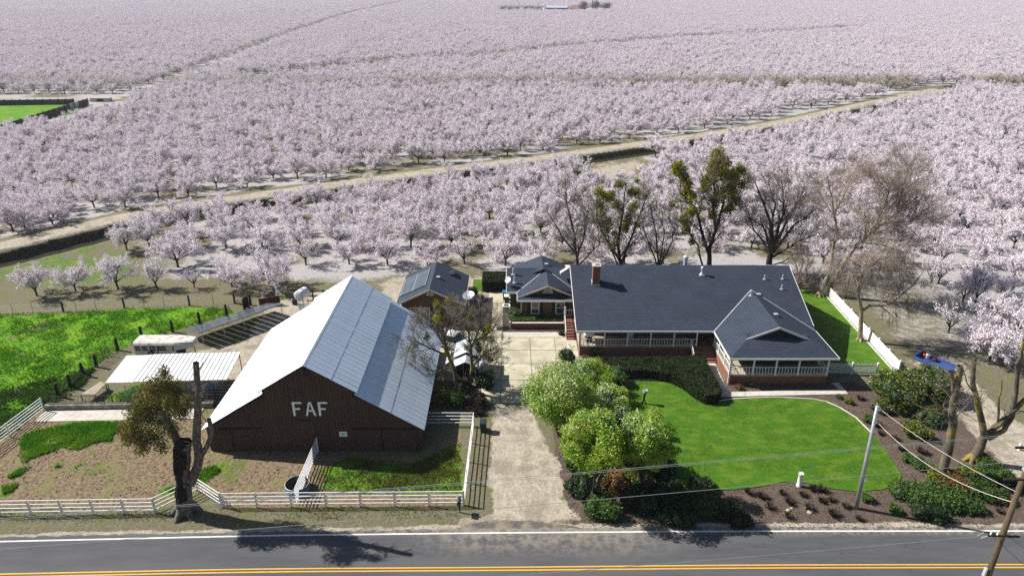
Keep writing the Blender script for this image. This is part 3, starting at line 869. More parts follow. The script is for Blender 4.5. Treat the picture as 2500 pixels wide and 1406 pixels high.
AV = [almond_variant(11), almond_variant(12, .95, .95, 1.1), almond_variant(13, 1.05, 1.05, .95), almond_variant(14, .9, 1.0, 1.0),
      almond_variant(15, 1.1, .92, 1.15), almond_variant(16, .85, 1.08, .9), almond_variant(17, 1.1, 1, 1.05)]
AV_SP = [almond_variant(21, .32, .95, .75, .1), almond_variant(22, .45, 1.1, .72, .12), almond_variant(23, .22, .9, .8, .05)]
almond_sources = {}
def almond(x, y, v, sc, label, group, rz, z=0.0, src=AV):
    o = thing('almond_tree', label, 'almond tree', (x, y, z), group)
    o.rotation_euler = (0, 0, rz); o.scale = (sc, sc, sc * (1 + .12 * math.sin(x * 3.1 + y)))
    w, c = src[v]
    a = link_mesh('trunk', w, o, local=True); b = link_mesh('crown', c, o, local=True)
    if src is AV and v not in almond_sources: almond_sources[v] = (a, b)
    return o

rng0 = random.Random(77)
# lattice
A_, B_ = 5.9, 6.9
pts = []
iy = 0
yy = 93.9
while yy < 1930:
    hw = (yy * .9135 + 16) * .75 * 1.06 + 14
    xo = -6.9 + (A_ / 2 if iy % 2 else 0)
    k0 = int(math.floor((-hw - xo) / A_)); k1 = int(math.ceil((hw - xo) / A_))
    row = np.arange(k0, k1 + 1) * A_ + xo
    pts.append(np.stack([row, np.full(len(row), yy)], 1))
    yy += B_; iy += 1
# right-hand side nearer than the first row
for yy in (67.5, 74.2, 80.9, 87.2):
    pts.append(np.array([[x, yy] for x in np.arange(46.5, 86, A_)]))
PT = np.concatenate(pts)
_r = np.random.RandomState(4)
PT += _r.normal(0, .2, PT.shape)
x, y = PT[:, 0], PT[:, 1]
keep = np.ones(len(x), bool)
cd = sdline(x, y, CANAL)
keep &= ~((cd > -6.5) & (cd < np.where(x < -20, 8.5, 10.5)))
for P, mrg in ((P_FIELD, 14), (P_BARE, 0), (P_CLEAR, 0), (GL([(-800, 262), (-800, 226), (0, 232), (300, 228), (420, 200), (445, 208), (330, 240), (240, 262), (0, 335), (-400, 420)]), 0),
               (GL([(1608, 640), (1622, 575), (1690, 575), (1745, 642)]), 0), (GL([(735, 6), (1003, 3), (1003, -10), (735, -10)]), 0),
               (GL([(1220, 31), (1480, 31), (1480, 20), (1220, 20)]), 0),
               (GL([(1990, 236), (2240, 228), (2700, 228), (2700, 219), (2230, 222), (1985, 225)]), 0)):
    keep &= sdpoly(x, y, P) > mrg
for ln, w_ in ((GL([(400, 208), (520, 165), (700, 92), (850, 38), (985, 6)]), 6.5), (GL([(640, 196), (830, 173), (1000, 155), (1160, 148), (1400, 122), (1660, 100), (1830, 90), (2100, 72)]), 10.5)):
    keep &= np.abs(sdline(x, y, ln)) > w_
# irregular ends of the near rows
keep &= ~((y < 95.5) & ((x < -31) | ((x > 26) & (x < 44))))
keep &= ~((x > 38) & (x < 62) & (y < 92) & (sdpoly(x, y, GL([(1900, 760), (1900, 620), (2130, 620), (2250, 680), (2330, 735), (2270, 850), (2380, 860), (2600, 905), (2600, 1000), (1900, 1000)])) < 0))
keep &= ~((x > 10) & (y < 100) & (_r.rand(len(x)) < .12))
keep &= ~(_r.rand(len(x)) < .012)
PT = PT[keep]; x, y = PT[:, 0], PT[:, 1]
# front rows placed one by one
front = [(91, 722, .92, 5), (185, 712, .80, 0), (289, 706, .95, 2), (384, 704, .85, 'b'), (474, 702, .6, 'c'), (567, 700, 1.0, 3), (658, 700, 1.15, 1), (310, 611, .85, 2), (435, 652, 1.2, 0), (60, 557, 1, 3), (130, 552, .95, 0)]
in_view = (np.abs(x) < (y * .9135 + 16) * .75 + 2)
dist = np.hypot(x, y)
order = np.argsort(np.where(in_view, dist, 1e9))
NREAL = 285
real = set(order[:NREAL].tolist())
def region(px_, py_):
    c = float(sdline(np.array([px_]), np.array([py_]), CANAL)[0])
    if c < 0: return ('pale pink almond tree in full bloom, in the block beyond the raised dirt road', 'almond trees beyond the raised dirt road')
    if px_ > 43: return ('whitish pink almond tree in the block right of the white picket fence', 'almond trees right of the picket fence')
    if py_ < 97: return ('almond tree of the open front row behind the houses', 'almond trees of the row behind the houses')
    if px_ < 0: return ('pink almond tree between the barn and the raised dirt road', 'almond trees between barn and dirt road')
    return ('pink almond tree behind the long dark roofed house, before the dirt road', 'almond trees between house and dirt road')
rngA = random.Random(9)
for i in sorted(real):
    lb, gp = region(x[i], y[i])
    v = rngA.randrange(7); src = AV; sc = rngA.uniform(.90, 1.14)
    if (y[i] < 97) or (x[i] > 43 and y[i] < 84):
        sc *= .9
        if rngA.random() < .4: src = AV_SP; v = rngA.randrange(3)
    almond(float(x[i]), float(y[i]), v, sc, lb, gp, rngA.uniform(0, 6.28), src=src)
flab = ['whitish almond tree leaning left, first from the pasture end of the front row', 'small pink almond tree with bent trunk, second along the pasture fence', 'upright pink almond tree with stout short trunk, third along the pasture fence',
        'sparse young almond tree with thin pale limbs behind the pasture fence', 'tiny nearly leafless almond tree behind the pasture fence', 'broad almond tree above the corner of the pasture fence', 'widest almond tree, behind the tilted solar panels',
        'lone almond tree on bare ground below the dark ditch', 'large almond tree with leaning trunk at the edge of the bare grass strip', 'almond tree at the left edge beside the dirt road', 'round almond tree just beyond the dirt road at its near end']
for (a, b, sc, v), lb in zip(front, flab):
    p = G(a, b)
    if isinstance(v, str): almond(p.x, p.y, {'b': 1, 'c': 2}[v], sc, lb, None, a * .7, src=AV_SP)
    else: almond(p.x, p.y, v, sc, lb, None, a * .7)
extra_r = [(2290, 692, .85, 0, 'olive tinged half bare almond tree right of the picket fence'), (2380, 745, .95, 1, 'dark wide almond tree with little bloom right of the weeping tree'), (2315, 812, .8, 2, 'nearly bare almond tree standing alone on the dirt'), (2413, 888, .9, 9, 'white blossomed almond tree with dark trunk by the right edge'), (2490, 800, 1.0, 8, 'pink almond tree cut by the right edge above the pruned trees')]
for a, b, sc, v, lb in extra_r:
    p = G(a, b)
    if v > 3: almond(p.x, p.y, v - 7, sc, lb, None, a * .3)
    else: almond(p.x, p.y, v, sc, lb, None, a * .3, src=AV_SP)

# the rest of the orchard: thousands of further trees as one mass
rest = np.array([i for i in range(len(x)) if i not in real])
rp = np.zeros((len(rest), 3), np.float32); rp[:, 0] = x[rest]; rp[:, 1] = y[rest]
me = bpy.data.meshes.new('almond_orchard')
me.vertices.add(len(rest)); me.vertices.foreach_set('co', rp.ravel())
_q = np.random.RandomState(8)
for nm, dt, dat in (('vi', 'INT', _q.randint(0, 7, len(rest)).astype(np.int32)), ('rz', 'FLOAT', _q.rand(len(rest)).astype(np.float32) * 6.28),
                    ('sc', 'FLOAT', _q.uniform(.92, 1.14, len(rest)).astype(np.float32)), ('nr', 'INT', (rp[:, 1] < 340).astype(np.int32))):
    at = me.attributes.new(nm, dt, 'POINT'); at.data.foreach_set('value', dat)
orchard = bpy.data.objects.new('almond_orchard', me); COL.objects.link(orchard)
tagp(orchard, 'blossoming almond orchard stretching in rows to the far edge', 'orchard', kind='stuff')
ng = bpy.data.node_groups.new('orchard', 'GeometryNodeTree')
ng.interface.new_socket('Geometry', in_out='INPUT', socket_type='NodeSocketGeometry')
ng.interface.new_socket('Geometry', in_out='OUTPUT', socket_type='NodeSocketGeometry')
N = ng.nodes; L = ng.links
gi = N.new('NodeGroupInput'); go = N.new('NodeGroupOutput'); jo = N.new('GeometryNodeJoinGeometry')
def nattr(nm, t):
    a = N.new('GeometryNodeInputNamedAttribute'); a.data_type = t; a.inputs[0].default_value = nm
    return a.outputs[0]
for which in (0, 1):
    j = N.new('GeometryNodeJoinGeometry')
    for v in range(6, -1, -1):
        oi = N.new('GeometryNodeObjectInfo'); oi.transform_space = 'ORIGINAL'
        oi.inputs['Object'].default_value = almond_sources[v][which]; oi.inputs['As Instance'].default_value = True
        L.new(oi.outputs['Geometry'], j.inputs[0])
    ip = N.new('GeometryNodeInstanceOnPoints')
    L.new(gi.outputs[0], ip.inputs['Points']); L.new(j.outputs[0], ip.inputs['Instance'])
    ip.inputs['Pick Instance'].default_value = True
    L.new(nattr('vi', 'INT'), ip.inputs['Instance Index'])
    cx = N.new('ShaderNodeCombineXYZ'); L.new(nattr('rz', 'FLOAT'), cx.inputs[2]); L.new(cx.outputs[0], ip.inputs['Rotation'])
    cs = N.new('ShaderNodeCombineXYZ')
    for q in range(3): L.new(nattr('sc', 'FLOAT'), cs.inputs[q])
    L.new(cs.outputs[0], ip.inputs['Scale'])
    if which == 0:
        cp = N.new('FunctionNodeCompare'); cp.data_type = 'INT'; cp.operation = 'EQUAL'
        L.new(nattr('nr', 'INT'), cp.inputs[2]); cp.inputs[3].default_value = 1
        L.new(cp.outputs[0], ip.inputs['Selection'])
    L.new(ip.outputs[0], jo.inputs[0])
L.new(jo.outputs[0], go.inputs[0])
md = orchard.modifiers.new('orchard', 'NODES'); md.node_group = ng
# ------------------------------------------------------------------ barn
BX0, BX1, BY0, BY1 = -26.8, -8.15, 49.65, 67.5
BXC = -17.4; BZR = 9.0
def barn_top(xv):     # wall height at x
    a = abs(xv - BXC)
    if a < 4.0: return BZR - .12 - .62 * a
    return 5.80 - .626 * (a - 4.0)
barn = thing('barn', 'big dark brown wooden barn with FAF letters and a broken gable metal roof', 'barn', (BXC, BY0, 0))
mb = MB()
prof = [(BX0 + .05, 0), (BX1 - .05, 0), (BX1 - .05, barn_top(BX1)), (BXC + 4, 5.8), (BXC + 4, barn_top(BXC + 3.99)), (BXC, BZR - .2), (BXC - 4, barn_top(BXC - 3.99)), (BXC - 4, 5.8), (BX0 + .05, barn_top(BX0))]
n = len(prof)
vs = [(a, BY0 + .06, b) for a, b in prof] + [(a, BY1, b) for a, b in prof]
mb.add(vs, [tuple(range(n)), tuple(range(n, 2 * n))[::-1]] + [(i, n + i, n + (i + 1) % n, (i + 1) % n) for i in range(n)])
mb.build('wall', M['barn_board'], barn)
rb = random.Random(3)
xx = BX0
while xx < BX1 - .05:
    w = rb.uniform(.27, .34); x1 = min(xx + w, BX1)
    g = .012; zb = rb.uniform(0.0, .12); t = rb.uniform(.025, .045)
    m_ = MB()
    za, zb2 = barn_top(xx + g) - .02, barn_top(x1 - g) - .02
    if abs(abs((xx + x1) / 2 - BXC) - 4) < .35: za = zb2 = min(za, zb2)
    y0 = BY0 - t; y1 = BY0 + .055
    m_.add([(xx+g, y0, zb), (x1-g, y0, zb), (x1-g, y1, zb), (xx+g, y1, zb), (xx+g, y0, za), (x1-g, y0, zb2), (x1-g, y1, zb2), (xx+g, y1, za)],
           [(0,3,2,1),(4,5,6,7),(0,1,5,4),(1,2,6,5),(2,3,7,6),(3,0,4,7)])
    m_.build('board', M['barn_board'], barn)
    xx = x1
# side boards, right wall (seen from the side only)
m_ = MB()
yy = BY0
while yy < BY1 - .1:
    w = rb.uniform(.28, .36); m_.box(BX1 - .03, BX1 + rb.uniform(.02, .035), yy + .012, min(yy + w, BY1) - .012, .05, barn_top(BX1) - .03); yy += w
tagp(m_.build('side_boards', M['barn_board'], barn), kind='stuff')
# doors and tracks
def door(x0, x1, z1, nm='door'):
    d = MB()
    d.box(x0, x1, BY0 - .075, BY0 - .048, .08, z1 - .04)
    for q in (x0, x1 - .12): d.box(q, q + .12, BY0 - .10, BY0 - .076, .06, z1)
    d.box(x0 + .12, x1 - .12, BY0 - .10, BY0 - .076, z1 - .14, z1 - .01)
    d.build(nm, M['barn_board'], barn)
    e = MB()
    for q in (x0 - .03, x1 + .01): e.box(q, q + .02, BY0 - .06, BY0 - .047, 0.05, z1)
    e.build('door_gap', M['barn_dark'], barn)
Lx = lambda px: W(px, 1050, BY0).x
door(Lx(934) , Lx(1015), 2.35)
door(Lx(868), Lx(930), 2.35)
door(Lx(519) , Lx(562), 2.3)
MB().box(Lx(860), Lx(1018), BY0 - .13, BY0 - .05, 2.38, 2.46).build('door_track', M['barn_dark'], barn)
MB().box(Lx(535), Lx(640), BY0 - .13, BY0 - .05, 2.42, 2.49).build('door_track', M['barn_dark'], barn)
for (a, b, yy_) in ((734, 762, 1025), (760, 786, 1061)):
    z = W(740, yy_, BY0).z
    MB().box(Lx(a), Lx(b), BY0 - .09, BY0 - .045, z - .03, z + .03).build('hinge', M['barn_dark'], barn)
p = W(744, 905, BY0)
MB().box(p.x - .06, p.x + .06, BY0 - .09, BY0 - .04, p.z - .45, p.z + .35).box(p.x + .28, p.x + .34, BY0 - .09, BY0 - .04, p.z - .5, p.z + .2).box(p.x - .5, p.x + .3, BY0 - .10, BY0 - .04, p.z + .36, p.z + .44).build('loft_slot', M['barn_dark'], barn)
kn = MB()
for i in range(46):
    a = rb.uniform(BX0 + .6, BX1 - .6); h = rb.uniform(.3, barn_top(a) - .5)
    kn.box(a - .035, a + .035, BY0 - .062, BY0 - .043, h - .035, h + .035)
tagp(kn.build('knots', M['barn_dark'], barn), kind='stuff')
# roof: sheets on battens, two tiers each side, two courses each tier
def sheet_mesh(L, w, seed):
    s = MB(); r = random.Random(seed)
    h = .02
    # profile across y: flat pan with two raised ribs
    pr_ = [(0, 0), (.05, .028), (.10, 0), (w * .5 - .04, 0), (w * .5, .022), (w * .5 + .04, 0), (w - .01, 0)]
    vs = []
    for xq in (0, L):
        vs += [(xq, a, b + (r.uniform(0, .008))) for a, b in pr_]
    k = len(pr_)
    fs = [(i, k + i, k + i + 1, i + 1) for i in range(k - 1)]
    s.add(vs, fs)
    s.add([(0, 0, -.01), (L, 0, -.01), (L, w - .01, -.01), (0, w - .01, -.01)], [(3, 2, 1, 0)])
    return s.mesh('roof_sheet', M['roof_metal'])
tiers = [(0.0, 4.25, BZR, .62, -.12, .35), (3.95, 9.75, 6.05, .626, .05, .0)]   # from half-width, to, z at start, slope, y front ext
W_S = .68
for side in (-1, 1):
    for (h0, h1, z0, sl, yf, yb) in tiers:
        for c in range(2):
            a = h0 + (h1 - h0) * c / 2; b = h0 + (h1 - h0) * (c + 1) / 2 + (.08 if c == 0 else 0)
            za = z0 - sl * (a - h0); zb_ = z0 - sl * (b - h0)
            if c == 0: za += .02; zb_ += .02
            ln = math.hypot(b - a, zb_ - za)
            me_s = sheet_mesh(ln, W_S, c)
            ang = math.atan2(za - zb_, b - a)
            y = BY0 - .35 + yf; i = 0
            while y < BY1 + .3 + yb:
                o = link_mesh('roof_sheet', me_s, barn, local=True, loc=(side * a, y - BY0, za))
                if side == 1:
                    o.rotation_euler = (0, ang, 0)
                else:
                    o.rotation_euler = (0, ang, math.pi); o.location.y += W_S
                o.location.z += rb.uniform(-.006, .008)
                y += W_S; i += 1
        # rafters / sheathing under the sheets
        s_ = MB()
        q0, q1 = BXC + side * h0, BXC + side * (h1 - .06)
        pl = [(q0, BY0 - .25 + yf, z0 - .03), (q1, BY0 - .25 + yf, z0 - sl * (h1 - .06 - h0) - .03), (q1, BY1 + .2 + yb, z0 - sl * (h1 - .06 - h0) - .03), (q0, BY1 + .2 + yb, z0 - .03)]
        if side == -1: pl = pl[::-1]
        s_.slab(pl, .09)
        s_.build('roof_deck', M['barn_dark'], barn)
MB().add([(BXC - .17, BY0 - .5, BZR - .065), (BXC, BY0 - .5, BZR + .05), (BXC + .17, BY0 - .5, BZR - .065), (BXC + .17, BY1 + .7, BZR - .065), (BXC, BY1 + .7, BZR + .05), (BXC - .17, BY1 + .7, BZR - .065)],
         [(0, 1, 4, 5), (1, 2, 3, 4), (5, 3, 2, 0)]).build('ridge_cap', M['roof_metal'], barn)
# letters
def letter(ch, x0, x1, z0, z1):
    b = MB(); t = .17; y0, y1 = BY0 - .10, BY0 - .05
    if ch == 'F':
        b.box(x0, x0 + t * 1.15, y0, y1, z0, z1)
        b.box(x0 + t * 1.15, x1, y0, y1, z1 - t, z1)
        zm = z0 + (z1 - z0) * .50
        b.box(x0 + t * 1.15, x0 + (x1 - x0) * .78, y0, y1, zm - t / 2, zm + t / 2)
    else:
        xm = (x0 + x1) / 2; w = t * 1.1
        for sgn in (-1, 1):
            xa = xm + sgn * (x1 - x0) / 2
            pts_ = [(xa, z0), (xa - sgn * w, z0), (xm - sgn * w * .15, z1 - .0), (xm + sgn * w * .62, z1)]
            if sgn > 0: pts_ = pts_[::-1]
            y0_ = y0 - (.003 if sgn > 0 else 0)
            vs = [(a, y0_, c) for a, c in pts_] + [(a, y1, c) for a, c in pts_]
            b.add(vs, [(0, 1, 2, 3), (7, 6, 5, 4), (0, 4, 5, 1), (1, 5, 6, 2), (2, 6, 7, 3), (3, 7, 4, 0)])
        zm = z0 + (z1 - z0) * .36
        b.box(xm - .34, xm + .34, y0 + .004, y1, zm - t / 2.2, zm + t / 2.2)
    b.build('letter', M['letter'], barn)
letter('F', -18.93, -18.10, 3.80, 5.2); letter('A', -17.86, -16.95, 3.80, 5.2); letter('F', -16.71, -15.88, 3.80, 5.2)
sg = thing('sign', 'small white sign with a blue diamond mark on the barn front', 'sign', (-14.83, BY0 - .06, 1.65))
MB().box(-15.17, -14.49, BY0 - .10, BY0 - .062, 1.62, 2.14).build('sign_board', M['letter'], sg)
d_ = MB(); d_.add([(-15.08, BY0 - .105, 1.88), (-14.83, BY0 - .105, 1.74), (-14.58, BY0 - .105, 1.88), (-14.83, BY0 - .105, 2.02)], [(0, 1, 2, 3)])
M['sign_blue'] = mat('sign_blue', (.05, .30, .62), rough=.5)
d_.build('diamond_mark', M['sign_blue'], sg)
d2 = MB(); d2.add([(-14.98, BY0 - .109, 1.875), (-14.83, BY0 - .109, 1.835), (-14.68, BY0 - .109, 1.875), (-14.83, BY0 - .109, 1.925)], [(0, 1, 2, 3)])
d2.build('mark_centre', M['letter'], sg)
# feed wall tack on left, drain at lower left eave
# ------------------------------------------------------------------ main house
house = thing('house', 'long brown house with slate blue shingle roofs, wrap porch and white railings', 'house', (20, 66.7, 0))
def roofpart(name, polys, mat_, parent, t=.16):
    mb = MB()
    for p in polys: mb.slab(p, t)
    return mb.build(name, mat_, parent)
EZ = 3.2; SL = .42
def mainz(y): return EZ + .401 * (y - 66.5)
rl, rr = 7.08, 33.3
# main roof front plane is cut where the wing roof crosses it (valleys at x 22.2 and 33.3)
apex = (27.75, 72.31, mainz(72.31))
valL = (22.2, 66.5, EZ); valR = (33.3, 66.5, EZ)
roofpart('roof', [[(rl, 66.5, EZ), valL, apex, (27.75, 76.1, 7.05), (rl - .08, 76.1, 7.05)],
                  [apex, valR, (rr, 76.1, 7.05), (27.75, 76.1, 7.05)]], M['shingle'], house)
roofpart('roof', [[(rl - .08, 76.1, 7.05), (rr, 76.1, 7.05), (rr, 85.7, EZ), (rl - .08, 85.7, EZ)]], M['shingle'], house)
wz = lambda d: EZ + SL * d
gy = 62.9; gd = 2.4
roofpart('roof', [[(22.2, 60.5, EZ), (24.6, gy, wz(gd)), (27.75, gy, wz(5.55)), (27.75, 72.3, wz(5.55)), (22.2, 66.5, EZ)][::-1]], M['shingle'], house)
roofpart('roof', [[(33.3, 60.5, EZ), (30.9, gy, wz(gd)), (27.75, gy, wz(5.55)), (27.75, 72.3, wz(5.55)), (33.3, 66.5, EZ)]], M['shingle'], house)
roofpart('roof', [[(22.2, 60.5, EZ), (33.3, 60.5, EZ), (30.9, gy, wz(gd)), (30.9, 63.6, wz(gd)+.25), (24.6, 63.6, wz(gd)+.25), (24.6, gy, wz(gd))]], M['shingle'], house)
# valley flashing strips
vf = MB()
for a, b in ((valL, apex), (valR, apex)):
    vf.bar(Vector(a) + Vector((0, 0, .02)), Vector(b) + Vector((0, 0, .02)), .10, .02)
vf.build('valley_flashing', M['galv'], house)
# gablet wall
mb = MB(); mb.add([(24.9, 63.45, wz(gd) - .1), (30.6, 63.45, wz(gd) - .1), (27.75, 63.45, wz(5.3))], [(0, 1, 2)])
mb.build('gable_wall', M['house_dark'], house)
def fascia(pts_, name='fascia', w=.05, h=.2, parent=house, m='trim_white', dz=-.09):
    mb = MB()
    for a, b in pts_:
        mb.bar(Vector(a) + Vector((0, 0, dz)), Vector(b) + Vector((0, 0, dz)), w, h)
    return mb.build(name, M[m], parent)
fascia([((rl, 66.46, EZ), (22.2, 66.46, EZ))]); fascia([((22.16, 66.5, EZ), (22.16, 60.46, EZ))]); fascia([((22.14, 60.46, EZ), (33.34, 60.46, EZ))]); fascia([((33.34, 60.46, EZ), (33.34, 66.5, EZ))])
fascia([((24.5, gy - .05, wz(gd) - .05), (27.75, gy - .05, wz(5.55))), ((27.75, gy - .05, wz(5.55)), (31.0, gy - .05, wz(gd) - .05))], h=.22)
fascia([((rl - .03, 66.5, EZ), (rl - .12, 76.1, 7.05))]); fascia([((rl - .12, 76.1, 7.05), (rl - .03, 85.7, EZ))]); fascia([((rr + .04, 67.2, mainz(67.2)), (rr + .04, 76.1, 7.05)), ((rr + .04, 76.1, 7.05), (rr + .04, 85.7, EZ))])
# walls
def pents(name, x0, x1, y0, y1, z0, z1, m, parent=house): return MB().box(x0, x1, y0, y1, z0, z1).build(name, M[m], parent)
DZ = 1.15
mb = MB(); mb.box(9.4, 31.9, 69.3, 84.9, 0, 3.15)
def gab(mb, x0, x1, yc, hy, z0, z1):
    mb.add([(x0, yc - hy, z0), (x0, yc + hy, z0), (x0, yc, z1), (x1, yc - hy, z0), (x1, yc + hy, z0), (x1, yc, z1)], [(0, 2, 1), (3, 4, 5), (0, 3, 5, 2), (1, 2, 5, 4), (0, 1, 4, 3)])
gab(mb, 9.45, 31.85, 76.1, 7.6, 3.14, 6.1)
mb.build('wall', M['house_brown'], house)
pents('wall', 24.4, 31.1, 62.9, 69.32, 0, 3.15, 'house_dark')  # porch shade put into the colour: darker brown than the main walls
pents('wall', 7.6, 9.42, 73.6, 84.9, 0, 3.16, 'house_brown')
# base of brick, porch deck boards
mb = MB(); mb.box(7.55, 19.85, 66.85, 69.32, 0, 1.02); mb.box(7.55, 9.42, 69.32, 73.0, 0, 1.02)
mb.build('brick_base', M['brick'], house)
mb = MB(); mb.box(22.5, 32.55, 60.75, 62.92, 0, 1.02); mb.box(22.5, 24.42, 62.92, 69.32, 0, 1.02); mb.box(31.12, 32.55, 62.92, 69.3, 0, 1.02)
mb.build('brick_base', M['brick'], house)
rd_ = random.Random(8)
def deck(x0, x1, y0, y1):
    me_b = None
    xq = x0
    while xq < x1 - .02:
        w = min(.30, x1 - xq)
        MB().box(xq + .006, xq + w - .006, y0, y1, 1.022, 1.15).build('deck_board', M['deck'], house)
        xq += w
deck(7.45, 19.9, 66.78, 69.28); deck(7.45, 9.4, 69.30, 73.0); deck(22.42, 32.6, 60.66, 62.88); deck(22.42, 24.4, 62.9, 69.28)
# soffit (underside of the porch roof, pale)
pents('porch_ceiling', 7.3, 22.3, 66.6, 69.3, 3.0, 3.03, 'trim_tan')
# posts, rails, balusters: shared meshes
post_me = MB().box(-.075, .075, -.075, .075, 0, 1.92).box(-.10, .10, -.10, .10, 0, .1).mesh('porch_post', M['trim_white'])
bal_me = MB().box(-.022, .022, -.022, .022, 0, .72).mesh('baluster', M['trim_white'])
def post(x, y, z=DZ, parent=house): return link_mesh('porch_post', post_me, parent, local=True, loc=Vector((x, y, z)) - WL[parent.name])
def rail_run(a, b, parent=house, nb=None, z0a=DZ, z0b=None, top=.86):
    z0b = z0a if z0b is None else z0b
    A = Vector((*a, z0a)); B = Vector((*b, z0b)); d = (B - A)
    L_ = Vector((d.x, d.y, 0)).length; nb = nb or int(L_ / .29)
    MB().bar(A + Vector((0, 0, top)), B + Vector((0, 0, top)), .07, .055).build('rail', M['trim_white'], parent)
    MB().bar(A + Vector((0, 0, .10)), B + Vector((0, 0, .10)), .05, .05).build('rail', M['trim_white'], parent)
    for i in range(1, nb):
        p = A.lerp(B, i / nb)
        link_mesh('baluster', bal_me, parent, local=True, loc=p + Vector((0, 0, .12)) - WL[parent.name])
px_ = [7.56] + [W(q, 845, 66.85).x for q in (1475, 1530.5, 1587, 1643.5, 1699)]
for i, q in enumerate(px_):
    post(q, 66.86)
    if i: rail_run((px_[i - 1] + .075, 66.86), (q - .075, 66.86))
post(22.5, 66.86)
# left side of the porch
for yq in (69.9, 72.9): post(7.56, yq)
rail_run((7.56, 66.95), (7.56, 69.8)); rail_run((7.56, 70.0), (7.56, 72.85))
# wing porch
qx = [22.5] + [W(q, 895, 60.75).x for q in (1840, 1895, 1950.5, 2006)]
qx[-1] = 32.45
for i, q in enumerate(qx):
    if i: post(q, 60.76); rail_run((qx[i - 1] + .075, 60.76), (q - .075, 60.76))
ys_ = [60.76, 62.85, 64.9]
for i, q in enumerate(ys_):
    post(22.5, q)
for a, b in ((60.85, 62.77), (62.93, 64.82), (64.98, 66.78)): rail_run((22.5, a), (22.5, b))
for q in (62.85, 65.2): post(32.45, q)
rail_run((32.45, 60.85), (32.45, 62.77)); rail_run((32.45, 62.93), (32.45, 65.12))
# brick steps between the porch and the wing, handrail
def steps(x0, x1, y_bot, y_top, n, z1, parent=house, m='brick'):
    for i in range(n):
        ya = y_bot + (y_top - y_bot) * i / n
        MB().box(x0, x1, ya, y_top, z1 * i / n, z1 * (i + 1) / n - .002 * i).build('step', M[m], parent)
steps(19.95, 22.38, 65.0, 66.9, 6, 1.02)
pents('landing', 19.9, 22.4, 66.9, 69.3, 0, 1.06, 'brick')
rail_run((19.85, 66.7), (19.85, 65.1), z0a=DZ, z0b=.22)
# steps up the left side, with landing and railings
steps(6.35, 7.42, 70.35, 72.75, 6, 1.02)
pents('landing', 6.35, 7.5, 72.75, 74.3, 0, 1.10, 'brick')
rail_run((6.3, 70.5), (6.3, 72.8), z0a=.1, z0b=1.15); rail_run((6.3, 72.9), (6.3, 74.2))
rail_run((6.3, 74.3), (7.5, 74.3), nb=4)
post(6.3, 72.85); 
# windows on the shaded porch wall
def window(x0, x1, z0, z1, y, parent=house, m='trim_white', sash=True, grid=0, fw=.09, shut=0):
    f = MB(); yo = y - .06
    f.box(x0 - fw, x0, yo, y, z0 - fw, z1 + fw); f.box(x1, x1 + fw, yo, y, z0 - fw, z1 + fw)
    f.box(x0, x1, yo, y, z1, z1 + fw); f.box(x0, x1, yo, y, z0 - fw, z0)
    if sash:
        zm = (z0 + z1) / 2; f.box(x0, x1, yo + .012, y, zm - .03, zm + .03)
    for i in range(1, grid + 1):
        q = x0 + (x1 - x0) * i / (grid + 1); f.box(q - .018, q + .018, yo + .02, y, z0, z1)
        if i == 1:
            for qq in ((z0 * 3 + z1) / 4, (z0 + z1 * 3) / 4): f.box(x0, x1, yo + .022, y, qq - .015, qq + .015)
    w = f.build('window', M[m], parent)
    MB().box(x0, x1, y - .03, y - .002, z0, z1).build('pane', M['glass'], w)
    if shut:
        for q in ((x0 - fw - .42, x0 - fw - .04), (x1 + fw + .04, x1 + fw + .42)):
            MB().box(q[0], q[1], y - .05, y - .001, z0 - .05, z1 + .05).build('shutter', M['shutter'], parent)
for xq in (12.2, 15.6, 18.4): window(xq, xq + 1.1, 1.75, 2.85, 69.3, shut=1)
MB().box(20.5, 21.5, 69.22, 69.29, 1.15, 3.0).build('door', M['house_dark'], house)
for xq in (25.6, 28.6): window(xq, xq + 1.3, 1.75, 2.8, 62.9, shut=0)
# chimney
n_main = Vector((0, -.401, 1)).normalized()
c0 = onplane(1455, 697, (10, 66.5, EZ), n_main)
chim = MB()
zt = W(1455, 652, c0.y).z
chim.box(c0.x - .42, c0.x + .42, c0.y, c0.y + .85, c0.z - .4, zt)
ch = chim.build('chimney', M['brick'], house)
MB().box(c0.x - .50, c0.x + .50, c0.y - .07, c0.y + .92, zt, zt + .14).build('chimney_cap', M['pale_concrete'], ch)
MB().box(c0.x - .2, c0.x + .2, c0.y + .25, c0.y + .6, zt + .14, zt + .34).build('flue', M['trim_tan'], ch)
MB().box(c0.x - .47, c0.x + .47, c0.y - .06, c0.y - .002, c0.z - .12, c0.z + .16).box(c0.x - .49, c0.x - .422, c0.y - .06, c0.y + .9, c0.z - .1, c0.z + .42).build('flashing', M['galv'], ch)
# roof vents
def roofvent(px, py, p0, nrm, kind, sc=1.0, parent=house):
    p = onplane(px, py, p0, nrm)
    b = MB()
    if kind == 'pipe':
        b.box(p.x - .16 * sc, p.x + .16 * sc, p.y - .16 * sc, p.y + .16 * sc, p.z - .08, p.z + .05)
        b.lathe([(.07 * sc, 0), (.07 * sc, .55 * sc), (0, .55 * sc)], p.x, p.y, p.z, 8)
    elif kind == 'flue':
        b.box(p.x - .3 * sc, p.x + .3 * sc, p.y - .3 * sc, p.y + .3 * sc, p.z - .15, p.z + .06)
        b.lathe([(.26 * sc, .05), (.11 * sc, .35), (.11 * sc, .75), (.19 * sc, .78), (.19 * sc, 1.0), (.05, 1.1), (0, 1.1)], p.x, p.y, p.z, 12)
    else:
        b.box(p.x - .22 * sc, p.x + .22 * sc, p.y - .2 * sc, p.y + .2 * sc, p.z - .06, p.z + .16 * sc)
    b.build('roof_vent', M['galv'], parent)
pm = (10, 66.5, EZ)
